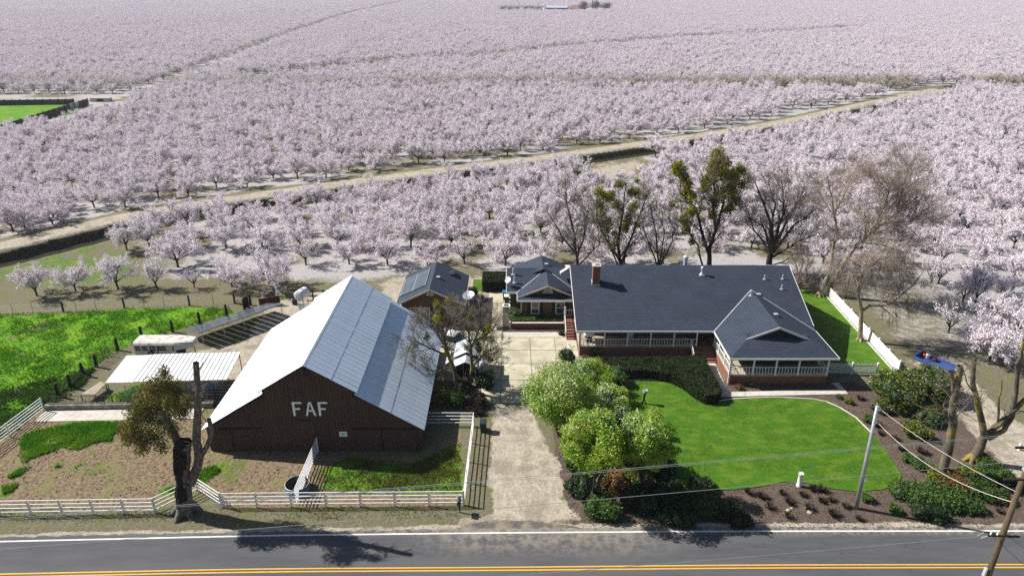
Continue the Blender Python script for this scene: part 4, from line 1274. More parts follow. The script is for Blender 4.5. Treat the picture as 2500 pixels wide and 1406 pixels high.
roofvent(1713, 671, pm, n_main, 'flue', 1.0)
for q in ((1866, 682), (1910, 681), (1908, 706)): roofvent(*q, pm, n_main, 'pipe')
n_wl = Vector((-SL, 0, 1)).normalized(); n_wr = Vector((SL, 0, 1)).normalized()
roofvent(1833, 722, (22.2, 60, EZ), n_wl, 'pipe', 1.2); roofvent(1852, 720, (33.3, 60, EZ), n_wr, 'box'); roofvent(1894, 769, (33.3, 60, EZ), n_wr, 'box')
p = W(1678, 636, 77.2)
MB().lathe([(.22, -1.2), (.22, 0), (.32, .02), (.32, .35), (.1, .5), (0, .5)], p.x, 78.0, 7.1, 12).build('roof_vent', M['galv'], house)
# porch furniture (resting on the porch: their own things)
def rug(): pass

# kitchen wings on the left
K1y = 76.8; KS = .42
kx0 = -.65
ap2 = (4.35, 80.5, EZ + KS * 3.7)
def kz(y): return EZ + KS * (y - K1y)
roofpart('roof', [[(kx0, K1y, EZ), (.65, K1y, EZ), ap2, (7.45, 77.4, kz(77.4)), (7.45, 80.7, kz(80.7)), (kx0, 80.7, kz(80.7))]], M['shingle'], house)
roofpart('roof', [[(kx0, 80.7, kz(80.7)), (7.45, 80.7, kz(80.7)), (7.45, 84.6, EZ), (kx0, 84.6, EZ)]], M['shingle'], house)
roofpart('roof', [[(.65, 74.4, EZ), (.95, 75.1, EZ + KS * .3), (4.35, 75.1, ap2[2]), (4.35, 80.5, ap2[2]), (.65, K1y, EZ)][::-1]], M['shingle'], house)
roofpart('roof', [[(7.45, 75.1, EZ + KS * .6), (4.35, 75.1, ap2[2]), (4.35, 80.5, ap2[2]), (7.45, 77.4, EZ + KS * .6)]], M['shingle'], house)
roofpart('roof', [[(.65, 74.4, EZ), (7.5, 74.4, EZ), (7.5, 75.5, EZ + .3), (.95, 75.5, EZ + .3)]], M['shingle'], house)
roofpart('roof', [[(3.95, 79.8, 5.05), (3.95, 84.6, 5.05), (-.3, 84.6, 3.3), (-.3, 79.8, 3.3)], [(3.95, 79.8, 5.05), (7.4, 79.8, 3.6), (7.4, 84.6, 3.6), (3.95, 84.6, 5.05)]], M['shingle'], house)
mb = MB(); mb.add([(1.2, 75.5, EZ), (7.45, 75.5, EZ), (7.45, 75.5, EZ + .5), (4.35, 75.5, ap2[2] - .12), (1.2, 75.5, EZ + .1)], [(0, 1, 2, 3, 4)])
mb.build('gable_wall', M['house_brown'], house)
fascia([((.75, 75.05, EZ + .08), (4.35, 75.05, ap2[2])), ((4.35, 75.05, ap2[2]), (7.45, 75.05, EZ + KS * .6))], m='trim_tan', h=.2, dz=-.04)
fascia([((.61, 74.36, EZ), (7.5, 74.36, EZ))]); fascia([((.61, 74.4, EZ), (.61, K1y, EZ))]); fascia([((kx0, K1y - .04, EZ), (.6, K1y - .04, EZ))])
fascia([((kx0 - .04, K1y, EZ), (kx0 - .04, 80.7, kz(80.7))), ((kx0 - .04, 80.7, kz(80.7)), (kx0 - .04, 84.6, EZ))])
vk = MB(); vk.bar((.65, K1y, EZ + .02), Vector(ap2) + Vector((0, 0, .02)), .09, .02); vk.bar((7.45, 77.4, EZ + KS * .6 + .02), Vector(ap2) + Vector((0, 0, .02)), .09, .02)
vk.build('valley_flashing', M['galv'], house)
pents('wall', 1.15, 7.58, 75.0, 80, 0, 3.1, 'house_brown'); pents('wall', -.2, 1.2, 77.3, 84.2, 0, 3.1, 'house_brown'); pents('wall', 1.2, 7.58, 80.02, 84.2, 0, 3.1, 'house_brown')
def halfround(xc, z0, r, y, parent):
    n_ = 12; b = MB()
    vs = [(xc + r * math.cos(math.pi * i / n_), y, z0 + r * .95 * math.sin(math.pi * i / n_)) for i in range(n_ + 1)]
    b.add(vs, [tuple(range(n_ + 1))[::-1]])
    v_ = b.build('gable_vent', M['vent_grey'], parent)
    f = MB(); path = [(x_, y - .02, z_) for x_, _, z_ in vs]
    f.tube(path, .04, 6); f.bar((xc - r - .04, y - .02, z0), (xc + r + .04, y - .02, z0), .07, .07)
    f.build('vent_frame', M['trim_white'], v_)
pg = W(1338, 715, 75.4)
halfround(pg.x, pg.z, .56, 75.46, house)
for a, b in ((1298, 1315), (1358, 1377)):
    xa = W(a, 750, 75).x; xb = W(b, 750, 75).x; zt_ = W(a, 738, 75).z; zb_ = W(a, 764, 75).z
    window(xa, xb, zb_, zt_, 75.0, shut=1)
fascia([((1.12, 74.93, .1), (1.12, 74.93, 3.0))], name='downspout', w=.08, h=.08, dz=0)
fascia([((22.12, 60.52, 3.1), (22.3, 60.68, 2.9)), ((22.36, 60.68, 2.95), (22.36, 60.68, .05))], name='downspout', w=.09, h=.09, dz=0)
fascia([((7.45, 66.74, 3.1), (7.45, 66.74, .05))], name='downspout', w=.09, h=.09, dz=0)
n_k = Vector((0, -KS, 1)).normalized()
for q in ((1253, 670), (1256, 690)): roofvent(*q, (0, K1y, EZ), n_k, 'pipe', 1.5)
roofvent(1334, 646, (3.95, 80, 5.05), Vector((.42, 0, 1)).normalized(), 'box')
# satellite dish on kitchen roof
sd_ = thing('satellite_dish', 'small white satellite dish on the lower left kitchen roof corner', 'satellite dish', tuple(onplane(1241, 697, (0, K1y, EZ), n_k)))
p = WL[sd_.name]
def dish(parent, c, r, look, m='galv', thick=.03):
    look = Vector(look).normalized(); q = look.to_track_quat('Z', 'Y'); b = MB(); n_ = 20
    rings = [(0, 0), (r * .5, r * .07), (r, r * .27)]
    vs = [c]
    for rr_, zz in rings[1:]:
        for k in range(n_):
            t = 2 * math.pi * k / n_
            vs.append(tuple(Vector(c) + q @ Vector((rr_ * math.cos(t), rr_ * math.sin(t), zz))))
    fs = [(0, 1 + k, 1 + (k + 1) % n_) for k in range(n_)] + [(1 + k, 1 + n_ + k, 1 + n_ + (k + 1) % n_, 1 + (k + 1) % n_) for k in range(n_)]
    b.add(vs, fs)
    back = [tuple(Vector(v) - look * thick) for v in vs]
    b.add(back, [f[::-1] for f in fs])
    b.build('reflector', M[m], parent, smooth=True)
    a = Vector(c) + q @ Vector((0, -r * .9, r * .25)); e = Vector(c) + look * r * 1.05
    MB().tube([a, e], .02, 6).build('feed_arm', M['steel'], parent)
    MB().box(e.x - .06, e.x + .06, e.y - .06, e.y + .06, e.z - .06, e.z + .06).build('feed_horn', M['trim_white'], parent)
dish(sd_, tuple(p + Vector((0, 0, .75))), .42, (-.55, -.62, .55), 'trim_white')
MB().tube([p + Vector((0, 0, -.02)), p + Vector((0, .05, .7))], .03, 6).build('mast', M['steel'], sd_)
# window-unit like white box between the roofs
pb = W(1383, 655, 79)
MB().add([(pb.x - .8, 78.5, pb.z - .45), (pb.x + .5, 78.9, pb.z + .25), (pb.x + .5, 79.5, pb.z + .25), (pb.x - .8, 79.1, pb.z - .45), (pb.x - .8, 78.5, pb.z - .7), (pb.x + .5, 78.9, pb.z), (pb.x + .5, 79.5, pb.z), (pb.x - .8, 79.1, pb.z - .7)],
         [(0, 1, 2, 3), (0, 4, 5, 1), (1, 5, 6, 2), (2, 6, 7, 3), (3, 7, 4, 0), (7, 6, 5, 4)]).build('duct', M['trim_white'], house)

# ------------------------------------------------------------------ garage
gar = thing('garage', 'small brown outbuilding with slate roof, solar panels and a half round vent', 'outbuilding', (-9.8, 74.2, 0))
gx0, gx1, gxc, gy0, gy1, ge, gr_ = -13.96, -5.62, -9.8, 74.05, 83.0, 2.8, 4.8
roofpart('roof', [[(gx0, gy0, ge), (gxc, gy0, gr_), (gxc, gy1, gr_), (gx0, gy1, ge)][::-1]], M['shingle'], gar)
bpy.data.objects[gar.name]
roofpart('roof', [[(gxc, gy0, gr_), (gx1, gy0, ge), (gx1, gy1, ge), (gxc, gy1, gr_)]], M['shingle'], gar)
fascia([((gx0, gy0 - .04, ge), (gxc, gy0 - .04, gr_)), ((gxc, gy0 - .04, gr_), (gx1, gy0 - .04, ge))], parent=gar, m='trim_tan', h=.2)
fascia([((gx0 - .04, gy0, ge), (gx0 - .04, gy1, ge))], parent=gar, m='trim_tan', h=.16); fascia([((gx1 + .04, gy0, ge), (gx1 + .04, gy1, ge))], parent=gar, m='trim_tan', h=.16)
mb = MB(); X0, X1, Y0, Y1 = -13.35, -6.2, 74.5, 82.6
tz = ge + .48 * (X0 - gx0) - .17
pr5 = [(X0, 0), (X1, 0), (X1, tz), (gxc, gr_ - .18), (X0, tz)]
vs = [(a, Y0, b) for a, b in pr5] + [(a, Y1, b) for a, b in pr5]
mb.add(vs, [(0, 1, 2, 3, 4), (9, 8, 7, 6, 5)] + [(i, 5 + i, 5 + (i + 1) % 5, (i + 1) % 5) for i in range(5)])
mb.build('wall', M['house_brown'], gar)
z0_ = W(1010, 773, Y0).z; z1_ = W(1010, 752, Y0).z
g1, g2, g3, g4 = (W(q, 762, Y0).x for q in (1003, 1023, 1028, 1048))
window(g1, g2, z0_, z1_, Y0, gar, grid=2); window(g3, g4, z0_, z1_, Y0, gar, grid=2)
g5, g6 = (W(q, 762, Y0).x for q in (1080, 1097)); g7, g8 = (W(q, 762, Y0).x for q in (1101, 1114))
window(g5, g6, z0_, z1_, Y0, gar, grid=2); window(g7, g8, z0_, z1_, Y0, gar, grid=2)
for a, b in ((993, 1000), (1051, 1058), (1070, 1077), (1117, 1124)):
    MB().box(W(a, 762, Y0).x, W(b, 762, Y0).x, Y0 - .05, Y0 - .001, z0_ - .05, z1_ + .05).build('shutter', M['shutter'], gar)
pg = W(1050, 720, Y0)
halfround(pg.x, pg.z, .42, Y0 - .05, gar)
n_gl = Vector((-.48, 0, 1)).normalized(); n_gr = Vector((.48, 0, 1)).normalized()
roofvent(1070, 678, (gx1, 74, ge), n_gr, 'box', parent=gar)
q = [onplane(a, b, (gx1, 74, ge), n_gr) for a, b in ((1093, 662), (1114, 673))]
cS = (q[0] + q[1]) / 2
MB().box(cS.x - .35, cS.x + .35, cS.y - .7, cS.y + .7, cS.z - .12, cS.z + .17).build('skylight', M['glass'], gar)
# panels on its left slope
arr = thing('solar_array', 'solar panels mounted flush on the left slope of the small outbuilding', 'solar panels', (-12.2, 78, 3.5))
cs = [onplane(a, b, (gx0, 74, ge + .12), n_gl) for a, b in ((974, 725), (1038, 695), (1042, 658), (981, 685))]
xa = cs[0].x + .1; xb = cs[1].x; ya = (cs[0].y + cs[1].y) / 2; yb = (cs[2].y + cs[3].y) / 2
zf = lambda xq: ge + .12 + .48 * (xq - gx0)
for j in range(2):
    for i in range(6):
        y0 = ya + (yb - ya) * i / 6; y1 = ya + (yb - ya) * (i + 1) / 6 - .04
        xA = xa + (xb - xa) * j / 2 + .03; xB = xa + (xb - xa) * (j + 1) / 2 - .03
        b = MB(); b.slab([(xA, y0, zf(xA)), (xB, y0, zf(xB)), (xB, y1, zf(xB)), (xA, y1, zf(xA))], .05)
        b.build('solar_panel', M['solar_roof'], arr)
fr = MB()
for xq in (xa, (xa + xb) / 2, xb): fr.bar((xq, ya - .05, zf(xq) - .02), (xq, yb, zf(xq) - .02), .05, .06)
fr.build('panel_frame', M['galv'], arr)

# ------------------------------------------------------------------ paving
drive = bpy.data.objects.new('driveway', None); COL.objects.link(drive); WL['driveway'] = Vector((0, 0, 0)); drive['kind'] = 'structure'
def slabp(pts_, m='concrete', z=.03, parent=drive, nm='slab', gap=.05):
    c = sum((Vector((*p, 0)) for p in pts_), Vector()) / len(pts_)
    pp = [(Vector((*p, 0)) - c) for p in pts_]
    pp = [c + v * (1 - gap / max(v.length, .1)) for v in pp]
    MB().prism([(v.x, v.y) for v in pp], -.05, z).build(nm, M[m], parent)
cols = [-3.2, -1.15, 2.1, 4.95, 7.5]
rows = [57.2, 61.5, 64.9, 67.9, 70.9]
for i in range(4):
    for j in range(4):
        if i == 3 and j == 0: continue
        slabp([(cols[i], rows[j]), (cols[i+1], rows[j]), (cols[i+1], rows[j+1]), (cols[i], rows[j+1])], z=.03 + .002 * ((i + j) % 3))
slabp([(-1.1, 70.95), (6.3, 70.95), (6.3, 72.3), (-1.1, 72.3)], 'pale_concrete')
wy = [70.95, 72.8, 75.0, 77.6, 80.4, 83.9]
for a, b in zip(wy, wy[1:]): slabp([(-3.1, a), (-1.15, a), (-1.15, b), (-3.1, b)], 'concrete')
slabp([(-12, 68.0), (-3.25, 68.0), (-3.25, 72.9), (-12, 72.9)], 'concrete')
slabp([(-12, 61.5), (-3.25, 61.5), (-3.25, 67.95), (-12, 67.95)], 'concrete')
sheet('gravel_patio', [(-6.1, 73.0), (-3.15, 73.0), (-3.15, 82.3), (-6.1, 82.3)], .03, M['gravel'])
sheet('gravel_patio', [(-12.5, 73.0), (-6.1, 73.0), (-6.1, 74.6), (-12.5, 74.6)], .034, M['gravel'])
sheet('planting_bed', [(-1.1, 72.35), (6.3, 72.35), (6.3, 75.0), (-1.1, 77.2)], .024, mat('bed_soil', (.09, .06, .045), (.05, .035, .028), scale=9, bump=.03))
walk = bpy.data.objects.new('garden_path', None); COL.objects.link(walk); WL['garden_path'] = Vector((0, 0, 0)); walk['kind'] = 'structure'
slabp(GL([(1757, 969), (1783, 969), (1742, 877), (1723, 877)]), 'pale_concrete', .05, walk, gap=.01)
g0 = GL([(1786, 957), (1784, 969), (2071, 962), (2048, 951)])
for i in range(8):
    a = Vector(g0[0]).lerp(Vector(g0[3]), i / 8); b = Vector(g0[1]).lerp(Vector(g0[2]), i / 8); c = Vector(g0[1]).lerp(Vector(g0[2]), (i + 1) / 8); d = Vector(g0[0]).lerp(Vector(g0[3]), (i + 1) / 8)
    slabp([tuple(a), tuple(b), tuple(c), tuple(d)], 'pink_concrete' if False else 'pale_concrete', .05, walk, gap=.02)
slabp(GL([(2050, 951), (2071, 962), (2047, 934), (2029, 935)]), 'pale_concrete', .052, walk, gap=.02)
for y0 in (920,): pass
aprn = GL([(109, 1004), (84, 1030), (480, 1023), (500, 996)])
fs_ = bpy.data.objects.new('feed_slab', None); COL.objects.link(fs_); WL['feed_slab'] = Vector((0, 0, 0)); fs_['kind'] = 'structure'
for i in range(5):
    a = Vector(aprn[0]).lerp(Vector(aprn[3]), i / 5); b = Vector(aprn[1]).lerp(Vector(aprn[2]), i / 5); c = Vector(aprn[1]).lerp(Vector(aprn[2]), (i + 1) / 5); d = Vector(aprn[0]).lerp(Vector(aprn[3]), (i + 1) / 5)
    slabp([tuple(a), tuple(b), tuple(c), tuple(d)], 'pale_concrete', .06, fs_, gap=.012)
# ------------------------------------------------------------------ lawns and pasture
def terrain_patch(name, poly, step, m, amp, sc, z0=.02, edge=.6, lift=0.0, kind='structure', rag=0.0):
    a = np.array(poly); x0, y0 = a.min(0); x1, y1 = a.max(0)
    x0 = max(x0, -150); y0 = max(y0, 30)
    xs = np.arange(x0 - step, x1 + step, step); ys = np.arange(y0 - step, y1 + step, step)
    X, Y = np.meshgrid(xs, ys); px = X.ravel(); py = Y.ravel()
    sd = sdpoly(px, py, poly) + (fbm(px, py, .8) - .5) * rag
    z = z0 + amp * (fbm(px, py, sc) - .35) + lift
    z = np.where(sd > -edge, z0 - .0 + (z - z0) * np.clip(-sd / edge, 0, 1), z)
    z = np.where(sd > 0, -.12, z)
    ii = np.arange(len(px)).reshape(len(ys), len(xs))
    F = np.stack([ii[:-1, :-1], ii[:-1, 1:], ii[1:, 1:], ii[1:, :-1]], -1).reshape(-1, 4)
    F = F[(sd[F] < step * .9).any(1)]
    used = np.unique(F); mp_ = np.zeros(len(px), int); mp_[used] = np.arange(len(used))
    return tagp(link_mesh(name, npmesh(name, np.stack([px, py, z], 1)[used], mp_[F], m, True)), kind=kind)
M['pasture'] = mat('pasture', (.11, .28, .010), (.07, .19, .008), scale=.55, rough=.9, bump=.07, bscale=5, c3=(.15, .27, .015), s3=1.0, spec=.1, detail=6)
sheet('field', P_FIELD, .12, M['pasture'])
sheet('lawn', P_LAWN, .03, M['lawn'], jit=.03, sub=.35)
sheet('lawn', P_LAWN2, .03, M['lawn'])
sheet('lawn', [(-3.1, 82.4), (-.2, 82.4), (-.2, 88.2), (-5.4, 88.2), (-5.4, 84.0), (-3.1, 84.0)], .028, M['lawn'])
#PM'pasture', (.085, .20, .010), (.05, .13, .008), scale=.55, rough=.9, bump=.07, bscale=5, c3=(.15, .19, .02), s3=1.0, spec=.1, detail=6)
terrain_patch('pasture', P_PASTURE, .35, M['pasture'], .5, .42, rag=2.0, edge=1.5)

# lawn edging and concrete kerb at the lawn2 / fence
def curb(name, pts_, w, h, m, closed=False):
    b = MB(); n_ = len(pts_)
    for i in range(n_ - (0 if closed else 1)):
        b.bar((*pts_[i], h / 2), (*pts_[(i + 1) % n_], h / 2), w, h)
    return tagp(b.build(name, M[m]), kind='structure')
curb('lawn_edging', P_LAWN[:15], .12, .09, 'pale_concrete')
curb('mow_strip', [(40.95, 63.2), (41.9, 84.8)], .18, .09, 'pale_concrete')
# ------------------------------------------------------------------ fences
def rail_fence(name, label, pts_, h, nrail, m, spacing, postw=.09, railw=.06, group=None, round_=False, ends=(True, True), posts=None):
    """one fence: posts and rails as parts"""
    o = thing(name, label, 'fence', (pts_[0][0], pts_[0][1], 0), group)
    pm = MB().box(-postw / 2, postw / 2, -postw / 2, postw / 2, -.1, h + .03).mesh('post', M[m])
    for i in range(len(pts_) - 1):
        a = Vector((*pts_[i], 0)); b = Vector((*pts_[i + 1], 0)); L_ = (b - a).length
        n_ = max(1, round(L_ / spacing))
        for k in range(n_ + (1 if i == len(pts_) - 2 else 0)):
            if i == 0 and k == 0 and not ends[0]: continue
            if i == len(pts_) - 2 and k == n_ and not ends[1]: continue
            p = a.lerp(b, k / n_)
            link_mesh('post', pm, o, local=True, loc=p - WL[o.name])
        for q in range(nrail):
            z = h * (q + .55) / (nrail - .45) if nrail > 1 else h
            z = h * (1 - q / nrail) - .03
            MB().bar(a + Vector((0, 0, z)), b + Vector((0, 0, z)), railw, railw * .9).build('rail', M[m], o)
    return o
FH = 1.45
rail_fence('rail_fence', 'white pipe rail fence along the road left of the dead trunk', [(-46, 41.45), (-40.07, 41.56), (-28.05, 41.83)], FH, 4, 'white_paint', 2.6)
rail_fence('rail_fence', 'short white rail fence angling inward behind the dead trunk', [(-28.0, 41.9), (-25.7, 44.3), (-23.1, 42.5)], FH, 4, 'white_paint', 3.4)
rail_fence('rail_fence', 'long white rail fence along the road in front of the barn', [(-23.0, 42.45), (-3.89, 42.68)], FH, 4, 'white_paint', 2.72)
rail_fence('rail_fence', 'white rail fence running along the gravel driveway', [(-3.82, 42.75), (-3.6, 53.4)], FH, 4, 'white_paint', 2.66)
rail_fence('rail_fence', 'white rail fence from the driveway to the barn corner', [(-3.68, 53.45), (-8.1, 53.5)], FH, 4, 'white_paint', 4.4, ends=(False, True))
rail_fence('rail_fence', 'white rail fence slanting down along the pasture at left', [(-45.6, 55.9), (-46.1, 51.7), (-46.8, 47.0), (-47.4, 43.0)], FH, 5, 'white_paint', 4.2)
rail_fence('rail_fence', 'white tube fence from the barn front across the round tank', [(-17.2, 49.45), (-17.2, 42.75)], 1.55, 6, 'white_paint', 6.7, ends=(True, False))
# picket fences
def picket_fence(label, a, b, h, npk, every, out=0.0, gap=.5, solid=False):
    A = Vector((*a, 0)); B = Vector((*b, 0)); d = (B - A); L_ = d.length; u = d.normalized(); nrm = Vector((-u.y, u.x, 0))
    o = thing('picket_fence', label, 'fence', A)
    w = L_ / npk * gap
    ang = math.atan2(u.y, u.x)
    pk = MB().prism([(-w / 2, -.012), (w / 2, -.012), (w / 2, .012), (-w / 2, .012)], .06, h)
    pk.add([(-w/2, -.012, h), (w/2, -.012, h), (w/2, .012, h), (-w/2, .012, h), (0, 0, h + .06)], [(0, 1, 4), (1, 2, 4), (2, 3, 4), (3, 0, 4)])
    pm = pk.mesh('picket', M['trim_white'])
    for i in range(npk):
        p = A + u * (L_ * (i + .5) / npk) + nrm * .045
        q = link_mesh('picket', pm, o, local=True, loc=p - WL[o.name]); q.rotation_euler = (0, 0, ang)
    ps = MB().box(-.075, .075, -.075, .075, -.1, h + .12); ps.add([(-.1, -.1, h + .12), (.1, -.1, h + .12), (.1, .1, h + .12), (-.1, .1, h + .12), (0, 0, h + .24)], [(0, 1, 4), (1, 2, 4), (2, 3, 4), (3, 0, 4), (3, 2, 1, 0)])
    pm2 = ps.mesh('post', M['trim_white'])
    k = int(round(L_ / every))
    for i in range(k + 1):
        link_mesh('post', pm2, o, local=True, loc=A + u * (L_ * i / k) - WL[o.name])
    for z in (.25, h * .82):
        MB().bar(A + Vector((0, 0, z)), B + Vector((0, 0, z)), .05, .09).build('rail', M['trim_white'], o)
    return o
picket_fence('long white picket fence running back along the right lawn', (41.25, 63.0), (42.2, 85.5), 1.35, 110, 2.45, gap=.86)
picket_fence('short white picket fence joining the porch corner to the round shrub', (33.45, 62.75), (38.7, 62.6), 1.3, 38, 2.6, gap=.55)
# pasture wire fence: wooden posts, thin steel posts, wires
def tree_post(r, h, m='wood_post', n=7): return MB().tube([(0, 0, -.15), (.01, .02, h * .5), (0, 0, h)], [r, r * .97, r * .92], n).mesh('post', M[m], True)
wf = thing('wire_fence', 'wire fence with dark wooden posts along the far pasture edge', 'fence', tuple(G(0, 765)))
pp = [(-60, 772), (155, 761), (304, 752), (463, 746), (573, 739)]
wpts = [G(*q) for q in pp]
pmw = tree_post(.12, 1.45)
for q in ((155, 761), (304, 752), (463, 746), (573, 739)): link_mesh('post', pmw, wf, local=True, loc=G(*q) - WL[wf.name])
pmt = MB().box(-.02, .02, -.02, .02, -.1, 1.35).mesh('steel_post', M['rust_pipe'])
for q in (33, 82, 187, 236, 353, 402, 522):
    link_mesh('steel_post', pmt, wf, local=True, loc=G(q, 767 - q * .045) - WL[wf.name])
for z in (.35, .65, .95, 1.2):
    b = MB()
    for a_, b_ in zip(wpts, wpts[1:]): b.tube([a_ + Vector((0, 0, z)), b_ + Vector((0, 0, z))], .008, 3, caps=False)
    b.build('wire', M['wire'], wf)
wf2 = thing('wire_fence', 'wire fence of thick dark posts between pasture and dirt yard', 'fence', tuple(G(345, 820)))
pp2 = [(601, 750), (554, 771), (488, 790), (422, 811), (347, 826), (288, 855)]
pmb = tree_post(.17, 1.55)
for q in pp2: link_mesh('post', pmb, wf2, local=True, loc=G(*q) - WL[wf2.name])
for z in (.4, .8, 1.2):
    b = MB()
    for a_, b_ in zip(pp2, pp2[1:]): b.tube([G(*a_) + Vector((0, 0, z)), G(*b_) + Vector((0, 0, z))], .009, 3, caps=False)
    b.build('wire', M['wire'], wf2)
wf3 = thing('post_row', 'row of dark wooden posts with wire descending beside the metal canopy', 'fence', tuple(G(233, 896)))
pp3 = [(236, 896), (204, 917), (173, 947), (143, 969)]
for q in pp3: link_mesh('post', pmb, wf3, local=True, loc=G(*q) - WL[wf3.name])
for z in (.5, 1.0):
    b = MB()
    for a_, b_ in zip(pp3, pp3[1:]): b.tube([G(*a_) + Vector((0, 0, z)), G(*b_) + Vector((0, 0, z))], .009, 3, caps=False)
    b.build('wire', M['wire'], wf3)
tg = thing('tube_gate', 'dark tubular gate between two posts by the horse trailer', 'gate', tuple(G(286, 857)))
a_, b_ = G(284, 858), G(240, 893)
for z in (.25, .5, .75, 1.0, 1.25): MB().tube([a_ + Vector((0, 0, z)), b_ + Vector((0, 0, z))], .025, 5).build('bar', M['rust_pipe'], tg)
for t in (.02, .35, .68, .98): 
    p = a_.lerp(b_, t); MB().tube([p + Vector((0, 0, .2)), p + Vector((0, 0, 1.3))], .03, 5).build('upright', M['rust_pipe'], tg)
# H-brace of posts at the upper pasture corner
hb = thing('brace_posts', 'cluster of dark brace posts at the upper pasture corner', 'fence posts', tuple(G(600, 752)))
for q in ((597, 755), (606, 750), (612, 745), (573, 741)): link_mesh('post', pmb if q[0] != 573 else pmw, hb, local=True, loc=G(*q) - WL[hb.name])
MB().tube([G(573, 741) + Vector((0, 0, 1.1)), G(612, 745) + Vector((0, 0, 1.1))], .06, 6).build('brace', M['wood_post'], hb)
MB().tube([G(573, 741) + Vector((0, 0, .5)), G(600, 755) + Vector((0, 0, 1.0))], .05, 6).build('brace', M['wood_post'], hb)
# brown fence behind the barn
bf = thing('board_fence', 'brown board fence beside the white fuel tanks behind the barn', 'fence', tuple(G(765, 742)))
for q in (766, 792, 812):
    p = G(q, 740); MB().box(p.x - .07, p.x + .07, p.y - .07, p.y + .07, 0, 1.9).build('post', M['wood_post'], bf)
for z in (.4, 1.05, 1.7): MB().bar(G(750, 741) + Vector((0, 0, z)), G(830, 738) + Vector((0, 0, z)), .06, .14).build('rail', M['wood_post'], bf)

# ------------------------------------------------------------------ feed lane at left
fw = thing('feed_bunk', 'low grey board feed bunk with slanted dark bars above it', 'feed bunk', (-45, 56, 0))
A = G(109, 1003); B = G(520, 996)
for i in range(5):
    for r_ in range(2):
        a = A.lerp(B, i / 5); b = A.lerp(B, (i + 1) / 5)
        MB().bar(a + Vector((.02, .1, .14 + r_ * .27)), b + Vector((-.02, .1, .14 + r_ * .27)), .06, .255).build('plank', M['wood_grey'], fw)
MB().bar(A + Vector((0, .35, .50)), B + Vector((0, .35, .50)), .42, .05).build('bunk_floor', M['wood_grey'], fw)
MB().tube([A + Vector((0, .55, 1.28)), B + Vector((0, .55, 1.28))], .03, 6).build('top_pipe', M['rust_pipe'], fw)
MB().tube([A + Vector((0, .5, .6)), B + Vector((0, .5, .6))], .03, 6).build('top_pipe', M['rust_pipe'], fw)
bn = 44
for i in range(bn):
    p = A.lerp(B, (i + .5) / bn)
    MB().tube([p + Vector((-.12, .5, .58)), p + Vector((.12, .55, 1.28))], .022, 4, caps=False).build('bar', M['rust_pipe'], fw)
for t in (.0, .3, .62, .93):
    p = A.lerp(B, t); MB().tube([p + Vector((0, .5, 0)), p + Vector((0, .5, 1.35))], .045, 6).build('upright', M['rust_pipe'], fw)
# metal canopy
cn = thing('canopy', 'open pipe shelter with a white ribbed metal roof', 'canopy', (-34, 60, 0))
C0, C1, C2, C3 = Vector((-40.16, 62.1, 2.62)), Vector((-28.5, 62.7, 2.72)), Vector((-28.1, 57.65, 2.45)), Vector((-39.8, 57.2, 2.38))
nsh = 26
for i in range(nsh):
    t0, t1 = i / nsh, (i + 1) / nsh
    a, b, c, d = C0.lerp(C1, t0), C0.lerp(C1, t1), C3.lerp(C2, t1), C3.lerp(C2, t0)
    zo = Vector((0, 0, rb.uniform(-.008, .012) + (.05 if i >= 6 else 0) - (.04 if i >= 19 else 0)))
    s_ = MB(); w_ = .16
    a2, d2_ = a.lerp(b, w_), d.lerp(c, w_)
    a3, d3 = a.lerp(b, w_ * .5), d.lerp(c, w_ * .5)
    up = Vector((0, 0, .055 if i >= 6 else .02))
    s_.add([a + zo, a3 + zo + up, a2 + zo, b + zo, c + zo, d2_ + zo, d3 + zo + up, d + zo], [(0, 7, 6, 1), (1, 6, 5, 2), (2, 5, 4, 3)])
    s_.build('roof_sheet', M['canopy_metal'], cn)
for t in (.08, .5, .92):
    MB().bar(C0.lerp(C3, t) - Vector((0, 0, .1)), C1.lerp(C2, t) - Vector((0, 0, .1)), .08, .14).build('beam', M['rust_pipe'], cn)
for e0, e1 in ((C0, C1), (C3, C2)):
    for t in (.02, .34, .66, .985):
        p = e0.lerp(e1, t); MB().tube([(p.x, p.y, 0), (p.x, p.y, p.z - .15)], .05, 6).build('pole', M['rust_pipe'], cn)
# pipe pen rails under the canopy
pen = thing('pipe_pen', 'grey pipe rail pen under and beside the metal shelter', 'pen', (-34, 58, 0))
for z in (.35, .7, 1.05, 1.4): MB().tube([(-38.6, 58.0, z), (-27.5, 58.3, z)], .03, 5).build('rail', M['steel'], pen)
for z in (.5, 1.0, 1.5): MB().tube([(-28.2, 62.4, z), (-25.6, 62.0, z)], .03, 5).build('rail', M['rust_pipe'], pen)
for xq in (-38.6, -35.6, -32.6, -29.9, -27.5): MB().tube([(xq, 58.1, 0), (xq, 58.1, 1.5)], .035, 5).build('upright', M['steel'], pen)
# stacked gate panels leaning
for k in range(5):
    st = thing('gate_panel', ['green tube gate panel leaning at the left of the shelter', 'second leaning tube gate panel under the shelter edge', 'third leaning tube gate panel under the shelter edge', 'fourth leaning tube gate panel in the stack', 'rearmost leaning tube gate panel in the stack'][k], 'gate panel', (-38.4 + k * .35, 57.6, 0), 'leaning gate panels')
    o_ = WL[st.name]; mm = 'green_pipe' if k % 2 == 0 else 'steel'
    for q in range(6):
        z = .12 + q * .24
        MB().tube([o_ + Vector((-.5 + z * .55, -.6, z)), o_ + Vector((1.3 + z * .55, 1.7, z))], .022, 4, caps=False).build('bar', M[mm], st)
    for t in (0, .5, 1): MB().tube([o_ + Vector((-.5 + 1.8 * t, -.6 + 2.3 * t, .1)), o_ + Vector((-.5 + 1.8 * t + .75, -.6 + 2.3 * t, 1.38))], .022, 4, caps=False).build('upright', M[mm], st)
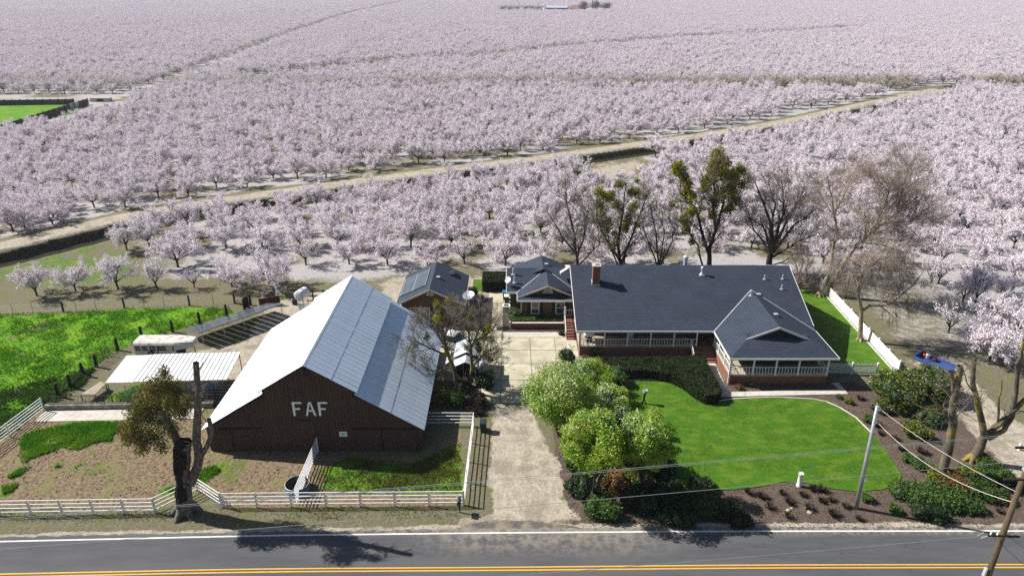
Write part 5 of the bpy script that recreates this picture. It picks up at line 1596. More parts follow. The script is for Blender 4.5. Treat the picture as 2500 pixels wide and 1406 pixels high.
tb = thing('plywood_table', 'flat weathered plywood table left of the pipe shelter', 'table', tuple(G(225, 955)))
q4 = [G(*p_, .75) for p_ in ((197, 962), (232, 962), (258, 936), (245, 931))]
b = MB(); b.slab(q4, .06); b.build('table_top', M['wood_pale'], tb)
for v in q4: MB().box(v.x * .98 + WL[tb.name].x * .02 - .04, v.x * .98 + WL[tb.name].x * .02 + .04, v.y - .04, v.y + .04, 0, .69).build('leg', M['wood_grey'], tb)
for k, q in enumerate(((515, 958), (527, 950))):
    p = G(*q)
    dr = thing('drum', ['blue plastic drum by the shelter at the barn edge', 'pale blue drum behind the blue one at the barn edge'][k], 'drum', p)
    MB().lathe([(0, 0), (.29, 0), (.30, .1), (.29, .3), (.31, .33), (.29, .36), (.29, .6), (.31, .63), (.29, .66), (.30, .86), (.27, .9), (0, .89)], p.x, p.y, 0, 16).build('body', M['blue_drum' if k == 0 else 'galv'], dr, True)
    MB().lathe([(0, .92), (.04, .92), (.04, .89)], p.x + .15, p.y, 0, 8).build('bung', M['black'], dr)
# ------------------------------------------------------------------ horse trailer
tr = thing('horse_trailer', 'old white gooseneck horse trailer with stained roof and slatted side openings', 'trailer', (-39, 66.3, 0))
tx0, tx1, txn = -41.2, -36.8, -34.9; ty0, ty1 = 65.3, 67.4
def tprof(w0, w1, z0, z1, r=.32):
    # cross-section in y,z with rounded shoulders
    return [(w0, z0), (w1, z0), (w1, z1 - r), (w1 - r * .3, z1 - r * .3), (w1 - r, z1), (w0 + r, z1), (w0 + r * .3, z1 - r * .3), (w0, z1 - r)]
def extr(name, prof_, x0, x1, m, parent, shift=None):
    n_ = len(prof_); b = MB(); s1 = shift or (lambda q: q)
    vs = [(x0, a, c) for a, c in prof_] + [(x1, *s1((a, c))) for a, c in prof_]
    b.add(vs, [tuple(range(n_)), tuple(range(n_, 2 * n_))[::-1]] + [(i, (i + 1) % n_, n_ + (i + 1) % n_, n_ + i) for i in range(n_)])
    return b.build(name, M[m], parent)
extr('body', [(ty0, .55), (ty1, .55), (ty1, 2.0), (ty0, 2.0)], tx0, tx1, 'trailer_white', tr)
rp_ = [(ty0 - .02, 2.0), (ty1 + .02, 2.0), (ty1 + .02, 2.12), (ty1 - .1, 2.3), (ty1 - .38, 2.4), (ty0 + .38, 2.4), (ty0 + .1, 2.3), (ty0 - .02, 2.12)]
extr('roof', rp_, tx0 - .03, tx1, 'trailer_roof', tr)
extr('roof', rp_, tx1, txn, 'trailer_roof', tr, shift=lambda q: ((q[0] - 66.35) * .62 + 66.35, q[1] - (.04 if q[1] > 2.1 else 0)))
extr('nose', [(ty0, 1.45), (ty1, 1.45), (ty1, 2.0), (ty0, 2.0)], tx1, txn, 'trailer_white', tr, shift=lambda q: ((q[0] - 66.35) * .62 + 66.35, max(q[1], 1.6)))
for i, xq in enumerate((-41.15, -40.35, -39.55, -38.7, -37.55, -37.1)):
    wdt = (.62, .62, .7, .0, .0, .25)[i] if i != 3 else .95
    if wdt <= 0: continue
    for zz in (1.42, 1.72): MB().box(xq + .05, xq + wdt, ty0 - .015, ty0 + .01, zz, zz + .2).build('side_opening', M['black'], tr)
for xq in (-40.38, -39.58, -38.75, -37.7): MB().box(xq - .03, xq + .03, ty0 - .035, ty0 - .001, .6, 2.0).build('rib', M['trailer_white'], tr)
MB().box(-38.68, -38.62, ty0 - .03, ty0 - .001, .6, 2.0).build('door_seam', M['black'], tr)
MB().add([(tx1, ty0 + .3, .5), (tx1 + .9, ty0 + .5, .9), (tx1 + 1.0, ty0 + .5, 1.5), (tx1, ty0 + .3, 1.5)], [(0, 1, 2, 3)]).build('neck_plate', M['black'], tr)
def wheel(parent, x, y, z, r, w=.22, axis='y', rim='galv', nm='wheel'):
    def ring(r0, r1, w_, m, name, par):
        b = MB(); prof_ = [(r0, -w_/2), (r1 * .95, -w_/2), (r1, -w_/3), (r1, w_/3), (r1 * .95, w_/2), (r0, w_/2), (r0, -w_/2)] if r0 > 0 else [(0, -w_/2), (r1, -w_/2), (r1, w_/2), (r1 * .5, w_/2 - .03), (0, w_/2 - .02)]
        n_ = 18
        for (rr_, yy_) in prof_:
            for k in range(n_):
                t = 2 * math.pi * k / n_
                b.v.append((x + rr_ * math.cos(t), y + yy_, z + rr_ * math.sin(t)) if axis == 'y' else (x + yy_, y + rr_ * math.cos(t), z + rr_ * math.sin(t)))
        for i in range(len(prof_) - 1):
            for k in range(n_):
                k2 = (k + 1) % n_; b.f.append((i*n_+k, i*n_+k2, (i+1)*n_+k2, (i+1)*n_+k)); b.m.append(0)
        return b.build(name, M[m], par, True)
    t_ = ring(r * .6, r, w, 'rubber', nm, parent); ring(0, r * .6, w * .8, rim, 'rim', t_); return t_
wheel(tr, -39.4, ty0 - .12, 1.05, .36, .18, nm='spare_wheel')
for xq in (-39.9, -39.0): wheel(tr, xq, ty0 + .1, .38, .38); wheel(tr, xq, ty1 - .1, .38, .38)
MB().box(-40.4, -38.5, ty0 - .06, ty0 + .12, .78, .85).build('fender', M['trailer_white'], tr)
MB().tube([(txn - .25, 66.35, 1.5), (txn - .25, 66.35, .35), (txn - .25, 66.35, .0)], [.05, .05, .1], 6).build('jack', M['rust_pipe'], tr)
# ------------------------------------------------------------------ ground solar array
sa = thing('solar_array', 'long tilted ground solar array on thin legs beside the pasture', 'solar panels', tuple(G(590, 790)))
S0, S1 = Vector((-38.66, 70.78, .95)), Vector((-31.2, 78.4, .95)); S2, S3 = Vector((-28.2, 76.35, 1.9)), Vector((-35.4, 68.6, 1.9))
np1 = 12
for i in range(np1):
    for j in range(2):
        t0, t1 = i / np1 + .004, (i + 1) / np1 - .004
        u0, u1 = j / 2 + .006, (j + 1) / 2 - .006
        def q_(t, u): return S0.lerp(S1, t).lerp(S3.lerp(S2, t), u)
        b = MB(); b.slab([q_(t0, u0), q_(t0, u1), q_(t1, u1), q_(t1, u0)], .04); b.build('solar_panel', M['solar'], sa)
for u in (.05, .95):
    MB().bar(S0.lerp(S3, u) - Vector((0, 0, .08)), S1.lerp(S2, u) - Vector((0, 0, .08)), .07, .08).build('rail', M['rust_pipe'], sa)
for k in range(4):
    t = .25 * k + .12
    for j in range(2): MB().bar(q_(t + .03 * j, 0) - Vector((0, 0, .07)), q_(t + .03 * j, 1) - Vector((0, 0, .07)), .05, .06).build('purlin', M['galv'], sa)
for t in (.03, .27, .5, .74, .97):
    for u in (.05, .95):
        p = q_(t, u); MB().tube([(p.x, p.y, 0), (p.x, p.y, p.z - .12)], .045, 6).build('leg', M['galv'], sa)
rp = thing('windbreak_sheet', 'dark red upright metal sheet behind the ground solar array', 'metal sheet', tuple(G(660, 748)))
a, b_ = G(635, 748), G(684, 744)
MB().bar(a + Vector((0, 0, .55)), b_ + Vector((0, 0, .8)), .05, 1.0).build('plate', M['red_panel'], rp)
for q in (a, b_): MB().box(q.x - .05, q.x + .05, q.y - .02, q.y + .10, 0, 1.1).build('post', M['rust_pipe'], rp)
# fuel tanks
def htank(label, px, py, r, L_, zc, stand=True):
    p = G(px, py); o = thing('fuel_tank', label, 'tank', p)
    d = Vector((.35, 1, 0)).normalized(); c = p + Vector((0, 0, zc)); a = c - d * L_ / 2; e = c + d * L_ / 2
    MB().tube([a - d * .14, a - d * .10, a, e, e + d * .1, e + d * .14], [r * .45, r * .82, r, r, r * .82, r * .45], 18).build('tank_shell', M['car_white'], o, False)
    MB().tube([c + Vector((0, 0, r - .02)), c + Vector((0, 0, r + .14))], .09, 8).build('cap', M['galv'], o)
    if stand:
        for s1 in (-.35, .35):
            for s2 in (-.3, .3):
                f_ = c + d * s1 * L_ + Vector((s2, 0, 0)); MB().tube([(f_.x, f_.y, 0), (f_.x, f_.y, zc - r * .75)], .035, 5).build('leg', M['steel'], o)
        for z in (.4, 1.1): MB().tube([c + d * -.35 * L_ + Vector((-.3, 0, z - zc)), c + d * .35 * L_ + Vector((.3, 0, z - zc))], .03, 5).build('brace', M['steel'], o)
    return o
htank('white horizontal fuel tank on a tall stand behind the barn', 742, 752, .68, 1.5, 2.0)
htank('lower white tank half hidden behind the barn roof', 788, 752, .62, 1.4, 1.0)
p = G(720, 743); o = thing('barrel', 'rusty open barrel near the fuel tanks', 'barrel', p)
MB().lathe([(.30, 0), (.33, .2), (.35, .55), (.36, .85), (.33, .85), (.31, .3), (0, .3)], p.x, p.y, 0, 14).build('barrel_wall', M['rust_metal'], o, True)
MB().lathe([(.36, .84), (.38, .86), (.36, .88)], p.x, p.y, 0, 14).build('rim', M['steel'], o)
# rack on the ground by the tanks
rk = thing('pipe_rack', 'low silver pipe rack lying below the fuel tanks', 'rack', tuple(G(745, 752)))
for k in range(4): MB().tube([G(726, 745 + k * 2.2, .25), G(762, 744 + k * 2.2, .25)], .03, 5).build('bar', M['galv'], rk)
for k in (728, 745, 760): MB().tube([G(k, 744, .25), G(k + 1, 753, .25)], .03, 5).build('bar', M['galv'], rk); MB().tube([G(k, 748, 0), G(k, 748, .25)], .03, 5).build('leg', M['galv'], rk)
# round tank in the corral
p = G(728, 1194); o = thing('water_trough', 'round dark stock tank under the white tube fence', 'stock tank', p)
MB().lathe([(.93, 0), (.97, .62), (1.0, .64), (.95, .64), (.90, .1), (0, .08)], p.x, p.y, 0, 28).build('tank_wall', M['rust_metal'], o, True)
MB().lathe([(.985, .60), (1.01, .66), (.96, .69), (.93, .63)], p.x, p.y, 0, 28).build('rim', M['steel'], o, True)
MB().lathe([(.945, .05), (.99, .5), (1.0, .5), (.96, .04)], p.x, p.y, 0, 28).build('outer_band', M['blue_drum'], o, True)

# ------------------------------------------------------------------ bins, mailbox, small yard things
def bin_(label, px, py, m, lid, rz=0, h=1.05):
    p = G(px, py); o = thing('wheelie_bin', label, 'trash bin', p)
    b = MB(); w0, w1, d0, d1 = .24, .31, .26, .36
    b.add([(p.x-w0,p.y-d0,.06),(p.x+w0,p.y-d0,.06),(p.x+w0,p.y+d0,.06),(p.x-w0,p.y+d0,.06),(p.x-w1,p.y-d1,h),(p.x+w1,p.y-d1,h),(p.x+w1,p.y+d1,h),(p.x-w1,p.y+d1,h)], [(0,3,2,1),(4,5,6,7),(0,1,5,4),(1,2,6,5),(2,3,7,6),(3,0,4,7)])
    b.build('body', M[m], o)
    b = MB(); b.add([(p.x-w1-.02,p.y-d1-.03,h+.005),(p.x+w1+.02,p.y-d1-.03,h+.005),(p.x+w1+.02,p.y+d1+.03,h+.06),(p.x-w1-.02,p.y+d1+.03,h+.06),(p.x-w1+.03,p.y-d1+.05,h+.06),(p.x+w1-.03,p.y-d1+.05,h+.06),(p.x+w1-.03,p.y+d1-.03,h+.12),(p.x-w1+.03,p.y+d1-.03,h+.12)], [(0,3,2,1),(4,5,6,7),(0,1,5,4),(1,2,6,5),(2,3,7,6),(3,0,4,7)])
    b.build('lid', M[lid], o)
    for s1 in (-1, 1): wheel(o, p.x + s1 * .25, p.y + .3, .13, .13, .06, axis='x')
    MB().tube([(p.x - .22, p.y + d1 + .07, h - .05), (p.x + .22, p.y + d1 + .07, h - .05)], .02, 5).build('handle', M[m], o)
bin_('dark green wheeled bin by the white driveway fence', 1180, 1052, 'bin_dark', 'bin_dark')
bin_('green wheeled bin with a white lid beside the kitchen wall', 1237, 740, 'bin_green', 'car_white')
bin_('blue lidded wheeled bin behind the green bin', 1233, 730, 'bin_dark', 'bin_blue')
p = G(1236, 760); o = thing('air_conditioner', 'beige outdoor air conditioner unit by the concrete path', 'air conditioner', p)
MB().box(p.x - .42, p.x + .42, p.y - .42, p.y + .42, .05, .82).build('casing', M['vent_grey'], o)
MB().box(p.x - .46, p.x + .46, p.y - .46, p.y + .46, .82, .88).build('top_cover', M['trim_white'], o)
MB().lathe([(.34, .885), (.34, .895), (0, .895)], p.x, p.y, 0, 18).build('fan_grille', M['black'], o)
MB().lathe([(.07, .90), (.07, .92), (0, .92)], p.x, p.y, 0, 10).build('hub', M['steel'], o)
for k in range(6):
    t = k * math.pi / 6; MB().bar((p.x - .34 * math.cos(t), p.y - .34 * math.sin(t), .905), (p.x + .34 * math.cos(t), p.y + .34 * math.sin(t), .905), .015, .01).build('grille_bar', M['steel'], o)
# mailbox at the driveway mouth
p = G(1122, 1250); o = thing('mailbox', 'dark mailbox on a post at the driveway mouth', 'mailbox', p)
MB().box(p.x - .05, p.x + .05, p.y - .05, p.y + .05, -.1, 1.0).build('post', M['wood_post'], o)
b = MB(); prof_ = [(-.14, 0), (.14, 0), (.14, .22), (.10, .32), (0, .36), (-.10, .32), (-.14, .22)]
vs = [(p.x + a, p.y - .38, 1.0 + c) for a, c in prof_] + [(p.x + a, p.y + .25, 1.0 + c) for a, c in prof_]
b.add(vs, [tuple(range(7))[::-1], tuple(range(7, 14))] + [(i, (i + 1) % 7, 7 + (i + 1) % 7, 7 + i) for i in range(7)])
b.build('box', M['bin_dark'], o)
MB().box(p.x - .15, p.x + .15, p.y - .40, p.y - .381, 1.0, 1.3).build('door', M['black'], o)
MB().box(p.x + .145, p.x + .165, p.y - .2, p.y - .05, 1.2, 1.4).build('flag', M['red'], o)
# big satellite dish beside the outbuilding
p = G(1146, 790); o = thing('satellite_dish', 'large mesh satellite dish on a pole beside the small outbuilding', 'satellite dish', p)
pz = W(1144, 722, p.y)
MB().tube([(p.x, p.y, -.1), (p.x, p.y, pz.z - .1)], .06, 8).build('mast', M['steel'], o)
dish(o, (pz.x, p.y, pz.z - .05), .72, (-.15, -.35, .92), 'galv')
# round floor drain / ring on the concrete
p = G(1393, 845); o = thing('metal_disc', 'small round metal lid lying on the concrete near the porch', 'metal disc', p)
MB().lathe([(.0, .07), (.30, .07), (.36, .10), (.38, .05), (.38, .04)], p.x, p.y, 0, 20).build('lid_plate', M['galv'], o, True)
MB().tube([(p.x - .12, p.y, .09), (p.x - .06, p.y, .15), (p.x + .06, p.y, .15), (p.x + .12, p.y, .09)], .015, 5).build('handle', M['steel'], o)
# white cylinder at the lawn edge
p = G(1950, 1186); o = thing('standpipe', 'white upright cylinder at the lower edge of the lawn', 'standpipe', p)
MB().lathe([(.20, -.05), (.20, .12), (.185, .14), (.185, 1.22), (.205, 1.24), (.205, 1.32), (.165, 1.32), (.16, 1.0), (0, 1.0)], p.x, p.y, 0, 20).build('pipe', M['trim_white'], o, True)
MB().lathe([(.215, .0), (.215, .10), (.19, .11)], p.x, p.y, 0, 20).build('collar', M['pale_concrete'], o, True)
# hydrant
p = G(2487, 1098); o = thing('hydrant', 'small white hydrant on bare ground at the right edge', 'hydrant', p)
MB().lathe([(.16, 0), (.16, .06), (.10, .08), (.10, .5), (.13, .52), (.13, .56), (.09, .66), (.03, .70), (0, .70)], p.x, p.y, 0, 12).build('barrel', M['trim_white'], o, True)
MB().tube([(p.x - .2, p.y, .4), (p.x + .2, p.y, .4)], .055, 8).build('outlet', M['galv'], o)
# yard sculpture: dark stump with a bucket on top
p = G(1571, 985); pt = W(1576, 945, p.y); o = thing('yard_sculpture', 'dark stump shaped sculpture carrying an open pale bucket on the lawn', 'sculpture', p)
MB().tube([(p.x - .12, p.y, 0), (p.x - .02, p.y, .45), (p.x + .02, p.y, .8), (p.x + .05, p.y, 1.15)], [.07, .09, .11, .12], 8).tube([(p.x + .25, p.y, 0), (p.x + .12, p.y, .35), (p.x, p.y, .6)], [.05, .06, .07], 6).build('stump', M['bark_black'], o, True)
MB().lathe([(0, 1.12), (.16, 1.12), (.24, 1.55), (.21, 1.55), (.15, 1.2), (0, 1.2)], p.x + .06, p.y, 0, 16).build('bucket', M['bucket'], o, True)
MB().lathe([(.235, 1.54), (.255, 1.56), (.235, 1.58), (.21, 1.56)], p.x + .06, p.y, 0, 16).build('rim', M['galv'], o, True)
# patio set on the left end of the porch
p = W(1437, 833, 67.9); p.z = DZ
o = thing('barbecue', 'white covered barbecue at the left end of the porch', 'barbecue', (p.x, 67.9, DZ))
MB().box(p.x - .55, p.x + .55, 67.65, 68.2, DZ + .72, DZ + .9).build('shelf', M['trim_white'], o)
MB().tube([(p.x - .42, 67.9, DZ + .95), (p.x + .42, 67.9, DZ + .95)], [.26, .26], 14).build('hood', M['trim_white'], o)
MB().box(p.x - .35, p.x + .35, 67.7, 68.1, DZ + .1, DZ + .72).build('cabinet', M['bin_dark'], o)
for s1 in (-.45, .45): MB().box(p.x + s1 - .03, p.x + s1 + .03, 67.68, 67.74, DZ, DZ + .72).build('leg', M['trim_white'], o)
o = thing('patio_chair', 'white chair behind the porch railing near the middle bays', 'chair', (W(1541, 820, 68.2).x, 68.2, DZ))
p = WL[o.name]
MB().box(p.x - .25, p.x + .25, p.y - .25, p.y + .25, DZ + .40, DZ + .45).build('seat', M['trim_white'], o)
MB().box(p.x - .25, p.x + .25, p.y + .22, p.y + .27, DZ + .45, DZ + 1.05).build('backrest', M['trim_white'], o)
for s1 in (-.22, .22):
    for s2 in (-.22, .22): MB().box(p.x + s1 - .02, p.x + s1 + .02, p.y + s2 - .02, p.y + s2 + .02, DZ, DZ + .4).build('leg', M['trim_white'], o)
# potted palm near the steps
# ------------------------------------------------------------------ playhouse with a white roof
ph = thing('playhouse', 'little dark playhouse with a patchy white metal roof under two mistletoe trees', 'playhouse', (-4.9, 62, 0))
def gable_house(xc, hw, y0, y1, ze, zr, wall_in=.25):
    MB().slab([(xc - hw, y0, ze), (xc, y0, zr), (xc, y1, zr), (xc - hw, y1, ze)][::-1], .05).build('roof', M['shed_roof'], ph)
    MB().slab([(xc, y0, zr), (xc + hw, y0, ze), (xc + hw, y1, ze), (xc, y1, zr)], .05).build('roof', M['shed_roof'], ph)
M['shed_roof'] = mat('shed_roof', (.72,.74,.77), (.42,.46,.50), scale=2.2, rough=.5, metal=.2, c3=(.30,.33,.36), s3=1.2)
gable_house(-4.75, 1.35, 62.2, 65.3, 2.35, 3.0); gable_house(-4.8, 1.25, 60.6, 62.1, 2.15, 2.7)
gable_house(-6.5, .42, 61.6, 63.8, 1.9, 2.2); gable_house(-2.95, .48, 61.0, 63.2, 2.0, 2.3)
b = MB(); b.box(-5.9, -3.6, 62.3, 65.1, 0, 2.3); b.add([(-5.9, 62.3, 2.3), (-3.6, 62.3, 2.3), (-4.75, 62.3, 2.85)], [(0, 1, 2)]); b.build('wall', M['house_dark'], ph)
for xq in (-5.8, -3.8): MB().box(xq - .05, xq + .05, 60.75, 60.85, 0, 2.15).build('porch_post', M['trim_white'], ph)
MB().box(-5.1, -4.4, 62.24, 62.29, 0, 1.8).build('door', M['glass'], ph)
MB().box(-5.2, -5.1, 62.2, 62.29, 0, 1.9).box(-4.4, -4.3, 62.2, 62.29, 0, 1.9).box(-5.1, -4.4, 62.2, 62.29, 1.8, 1.9).build('door_frame', M['vent_grey'], ph)
# ------------------------------------------------------------------ white car in the yard
def car(name, label, x, y, rz, L_=4.9, Wd=1.9):
    o = thing(name, label, 'car', (x, y, 0))
    def loft(secs, m, nm, par=o, local=True):
        # secs: list of (x, halfwidth, z0, z1, top halfwidth)
        b = MB()
        for (sx, hw, z0, z1, tw) in secs:
            b.v += [(sx, -hw, z0), (sx, hw, z0), (sx, hw, (z0 + z1) / 2), (sx, tw, z1), (sx, -tw, z1), (sx, -hw, (z0 + z1) / 2)]
        for i in range(len(secs) - 1):
            for k in range(6):
                k2 = (k + 1) % 6; b.f.append((i*6+k, i*6+k2, (i+1)*6+k2, (i+1)*6+k)); b.m.append(0)
        b.f += [(5, 4, 3, 2, 1, 0), tuple((len(secs)-1)*6 + k for k in range(6))]; b.m += [0, 0]
        return link_mesh(nm, b.mesh(nm, M[m]), par, local=True)
    h = L_ / 2
    loft([(-h, .82, .45, .85, .78), (-h + .25, .92, .3, .95, .84), (-.4, .95, .28, 1.0, .88), (h - 1.3, .95, .28, 1.02, .88), (h - .2, .92, .3, .92, .82), (h, .8, .42, .72, .76)], 'car_white', 'body')
    loft([(-h + .12, .80, .98, 1.0, .78), (-h + .5, .84, .98, 1.62, .70), (-h + 1.2, .85, .98, 1.70, .70), (.35, .85, .98, 1.68, .70), (1.25, .84, 1.0, 1.04, .80)], 'glass', 'windows')
    loft([(-h + .48, .70, 1.60, 1.68, .66), (-h + 1.2, .73, 1.66, 1.76, .68), (.32, .72, 1.64, 1.74, .68), (.42, .70, 1.60, 1.68, .66)], 'car_white', 'roof')
    for sx in (-h + .95, h - .95):
        for sy in (-.86, .86):
            w_ = wheel(o, 0, 0, .36, .36, .22); w_.location = (sx, sy, 0)
    for sy in (-.62, .62):
        link_mesh('headlight', MB().box(h - .12, h + .01, sy - .16, sy + .16, .62, .76).mesh('headlight', M['galv']), o, local=True)
    link_mesh('number_plate', MB().box(h + .0, h + .02, -.25, .25, .42, .54).mesh('number_plate', M['letter']), o, local=True)
    o.rotation_euler = (0, 0, rz)
    return o
pc = G(1108, 846)
car('parked_car', 'white car parked behind the playhouse, seen between bare trees', pc.x, pc.y, math.radians(-28))

# ------------------------------------------------------------------ blue trailer with gear at right
p = G(2290, 925)
bt = thing('flatbed_trailer', 'blue flatbed trailer with gear behind the big round shrub', 'trailer', (p.x, p.y, 0))
a, b_ = G(2240, 884), G(2318, 918)
d = (b_ - a).normalized(); nrm = Vector((-d.y, d.x, 0))
def obox(parent, nm, m, c, l, w, z0, z1):
    c = Vector((c.x, c.y, 0)); v = [c - d*l/2 - nrm*w/2, c + d*l/2 - nrm*w/2, c + d*l/2 + nrm*w/2, c - d*l/2 + nrm*w/2]
    MB().prism([(q.x, q.y) for q in v], z0, z1).build(nm, M[m], parent)
cc = (a + b_) / 2
obox(bt, 'bed', 'blue', cc, (b_ - a).length, 1.9, .62, .72)
for s1 in (-.92, .92): obox(bt, 'side_rail', 'blue', cc + nrm * s1, (b_ - a).length, .08, .72, 1.05)
obox(bt, 'front_board', 'blue', a, .1, 1.9, .72, 1.3)
for s1 in (-.4, .5):
    for s2 in (-.9, .9):
        w_ = cc + d * s1 + nrm * s2; MB().tube([w_ - nrm * .1 + Vector((0, 0, .32)), w_ + nrm * .1 + Vector((0, 0, .32))], .32, 14).build('wheel', M['rubber'], bt)
for k, (t, s1, m, lb, nm, hh) in enumerate(((.10, .45, 'red', 'red fuel can box on the front of the blue trailer', 'gas_can', .4), (.2, .5, 'galv', 'silver tank on the blue trailer bed', 'sprayer_tank', .5), (.42, .4, 'red_panel', 'dark red pump on the blue trailer bed', 'pump', .4))):
    q = a.lerp(b_, t) + nrm * s1
    o = thing(nm, lb, nm.replace('_', ' '), (q.x, q.y, .72))
    MB().lathe([(0, 0), (.24, 0), (.27, .08), (.27, hh - .08), (.2, hh), (.08, hh + .02), (.08, hh + .1), (0, hh + .1)], q.x, q.y, .722, 12).build('body', M[m], o)
    MB().tube([(q.x - .15, q.y, .72 + hh), (q.x - .1, q.y, .85 + hh), (q.x + .1, q.y, .85 + hh), (q.x + .15, q.y, .72 + hh)], .02, 5).build('handle', M['black'], o)

# ------------------------------------------------------------------ utility poles and lines
uy = 31.0
up0 = W(2447, 1300, uy); up1 = W(2500, 1150, uy)
ux = up0.x
o = thing('utility_pole', 'tall brown wooden utility pole cut by the lower right edge', 'utility pole', (ux, uy, 0))
MB().tube([(ux + .25, uy, -.3), (ux + .08, uy, 7), (ux - .05, uy, 15.5)], [.20, .175, .13], 12).build('pole', M['pole_wood'], o, True)
zc_ = W(2447, 1302, uy).z
MB().bar((ux - .95, uy - .16, zc_ + .03), (ux + .95, uy - .16, zc_ - .08), .09, .11).build('crossarm', M['wood_post'], o)
for s1 in (-.8, -.4, .45, .85): MB().lathe([(.05, 0), (.03, .08), (.06, .12), (.03, .2), (0, .2)], ux + s1, uy - .16, zc_ + .04, 8).build('insulator', M['trim_white'], o)
MB().tube([(ux - .7, uy - .16, zc_ + .1), (ux - 1.25, uy - .1, zc_ - .25), (ux - 1.5, uy - .1, zc_ - .05), (ux - 1.2, uy - .1, zc_ + .2)], .02, 5).build('jumper', M['cable'], o)
zt_ = W(2495, 1140, uy).z
MB().box(ux - .32, ux - .16, uy - .25, uy - .05, zt_ - .1, zt_ + .75).build('transformer_box', M['galv'], o)
MB().box(ux - .30, ux - .20, uy - .2, uy + .0, W(2412, 1385, uy).z - .6, W(2412, 1385, uy).z + .1).build('meter_box', M['galv'], o)
for zz in (12.4, 14.6): MB().bar((ux - 1.2, uy - .14, zz), (ux + 1.2, uy - .14, zz), .1, .12).build('crossarm', M['wood_post'], o)
sp_ = Vector((27.3, 42.38, 0))
o = thing('steel_pole', 'slim galvanized steel pole standing at the lower right of the lawn', 'pole', sp_)
zt = 9.55
MB().tube([sp_ + Vector((0, 0, -.2)), sp_ + Vector((-.2, 0, 5)), sp_ + Vector((-.4, 0, zt))], [.17, .14, .11], 14).build('pole', M['steel'], o, True)
MB().lathe([(.0, 0), (.12, 0), (.13, .05), (0, .08)], sp_.x - .4, sp_.y, zt, 12).build('cap', M['galv'], o)
MB().tube([sp_ + Vector((.14, -.02, 0)), sp_ + Vector((-.26, -.02, 8.6))], .03, 6).build('conduit', M['galv'], o)
for zz in (9.35, 8.2): MB().box(sp_.x - .36, sp_.x - .12, sp_.y - .1, sp_.y + .1, zz - .1, zz + .12).build('bracket', M['galv'], o)
MB().box(sp_.x - .02, sp_.x + .14, sp_.y - .2, sp_.y - .08, 2.8, 3.15).build('junction_box', M['trim_white'], o)
def wire(label, a, b, sag, r, m='wire', n=16, nm='overhead_wire'):
    a = Vector(a); b = Vector(b); pts_ = []
    for i in range(n + 1):
        t = i / n; p = a.lerp(b, t); p.z -= sag * 4 * t * (1 - t); pts_.append(p)
    return tagp(MB().tube(pts_, r, 4).build(nm, M[m]), label, 'wire')
zA = W(2480, 1200, uy).z; zB = W(2475, 1215, uy).z
wire('upper pale cable from the steel pole top to the wooden pole', (sp_.x - .15, sp_.y, 9.35), (ux - .1, uy, zA), .35, .018, 'cable')
wire('lower sagging pale cable from the steel pole to the wooden pole', (sp_.x - .1, sp_.y, 8.2), (ux - .1, uy, zB - .3), .9, .023, 'cable')
def w2(label, pR, pL, r=.017, dy=0.0, sag=.25):
    a = W(*pR, uy + dy); b = W(*pL, uy + dy)
    d = (a - b); wire(label, a + d * .05, b - d * .5, sag, r, n=24)
w2('upper overhead line crossing the lawn and driveway', (2470, 1059), (437, 1225), dy=0)
w2('second overhead line running close under the upper one', (2470, 1063), (437, 1229), dy=.25, r=.013)
w2('middle overhead line crossing the shrubs and the corral fence', (2470, 1126), (437, 1298))
w2('lowest overhead line crossing the road at a slant', (2405, 1306), (1110, 1408), r=.02)

# ------------------------------------------------------------------ far things
o = thing('culvert', 'pale concrete culvert box on the far dirt track', 'culvert', tuple(G(248, 248)))
p = WL[o.name]
MB().box(p.x - 3.5, p.x + 3.5, p.y - .8, p.y + .8, 0, 1.3).build('headwall', M['pale_concrete'], o)
MB().box(p.x - 1.2, p.x + 1.2, p.y - .82, p.y - .801, 0, .9).build('opening', M['black'], o)
M['wall_dark'] = mat('wall_dark', (.055,.055,.05), (.03,.03,.028), scale=.6, rough=.9)
M['wall_brown'] = mat('wall_brown', (.13,.075,.055), (.09,.055,.042), scale=.8, rough=.9)
M['wall_pale'] = mat('wall_pale', (.50,.50,.48), (.28,.29,.28), scale=.7, rough=.9)
def panelwall(name, label, a, b, h, n_, mats_):
    o = thing(name, label, 'wall', a)
    for i in range(n_):
        p, q = a.lerp(b, (i + .02) / n_), a.lerp(b, (i + .98) / n_)
        MB().bar(p + Vector((0, 0, h / 2)), q + Vector((0, 0, h / 2)), .2, h).build('panel', M[mats_(i)], o)
    for i in range(n_ + 1):
        p = a.lerp(b, i / n_); MB().box(p.x - .15, p.x + .15, p.y - .15, p.y + .15, 0, h + .15).build('post', M['wall_dark'], o)
panelwall('panel_wall', 'dark and brown panel wall running diagonally beside the far green field', G(-60, 345), G(216, 256), 2.0, 20, lambda i: 'wall_pale' if i in (3, 17, 16) else ('wall_brown' if i > 12 else 'wall_dark'))
panelwall('panel_wall', 'dark panel wall along the far end of the green field', G(-80, 260), G(182, 256), 1.9, 14, lambda i: 'wall_dark' if i < 10 else 'wall_brown')
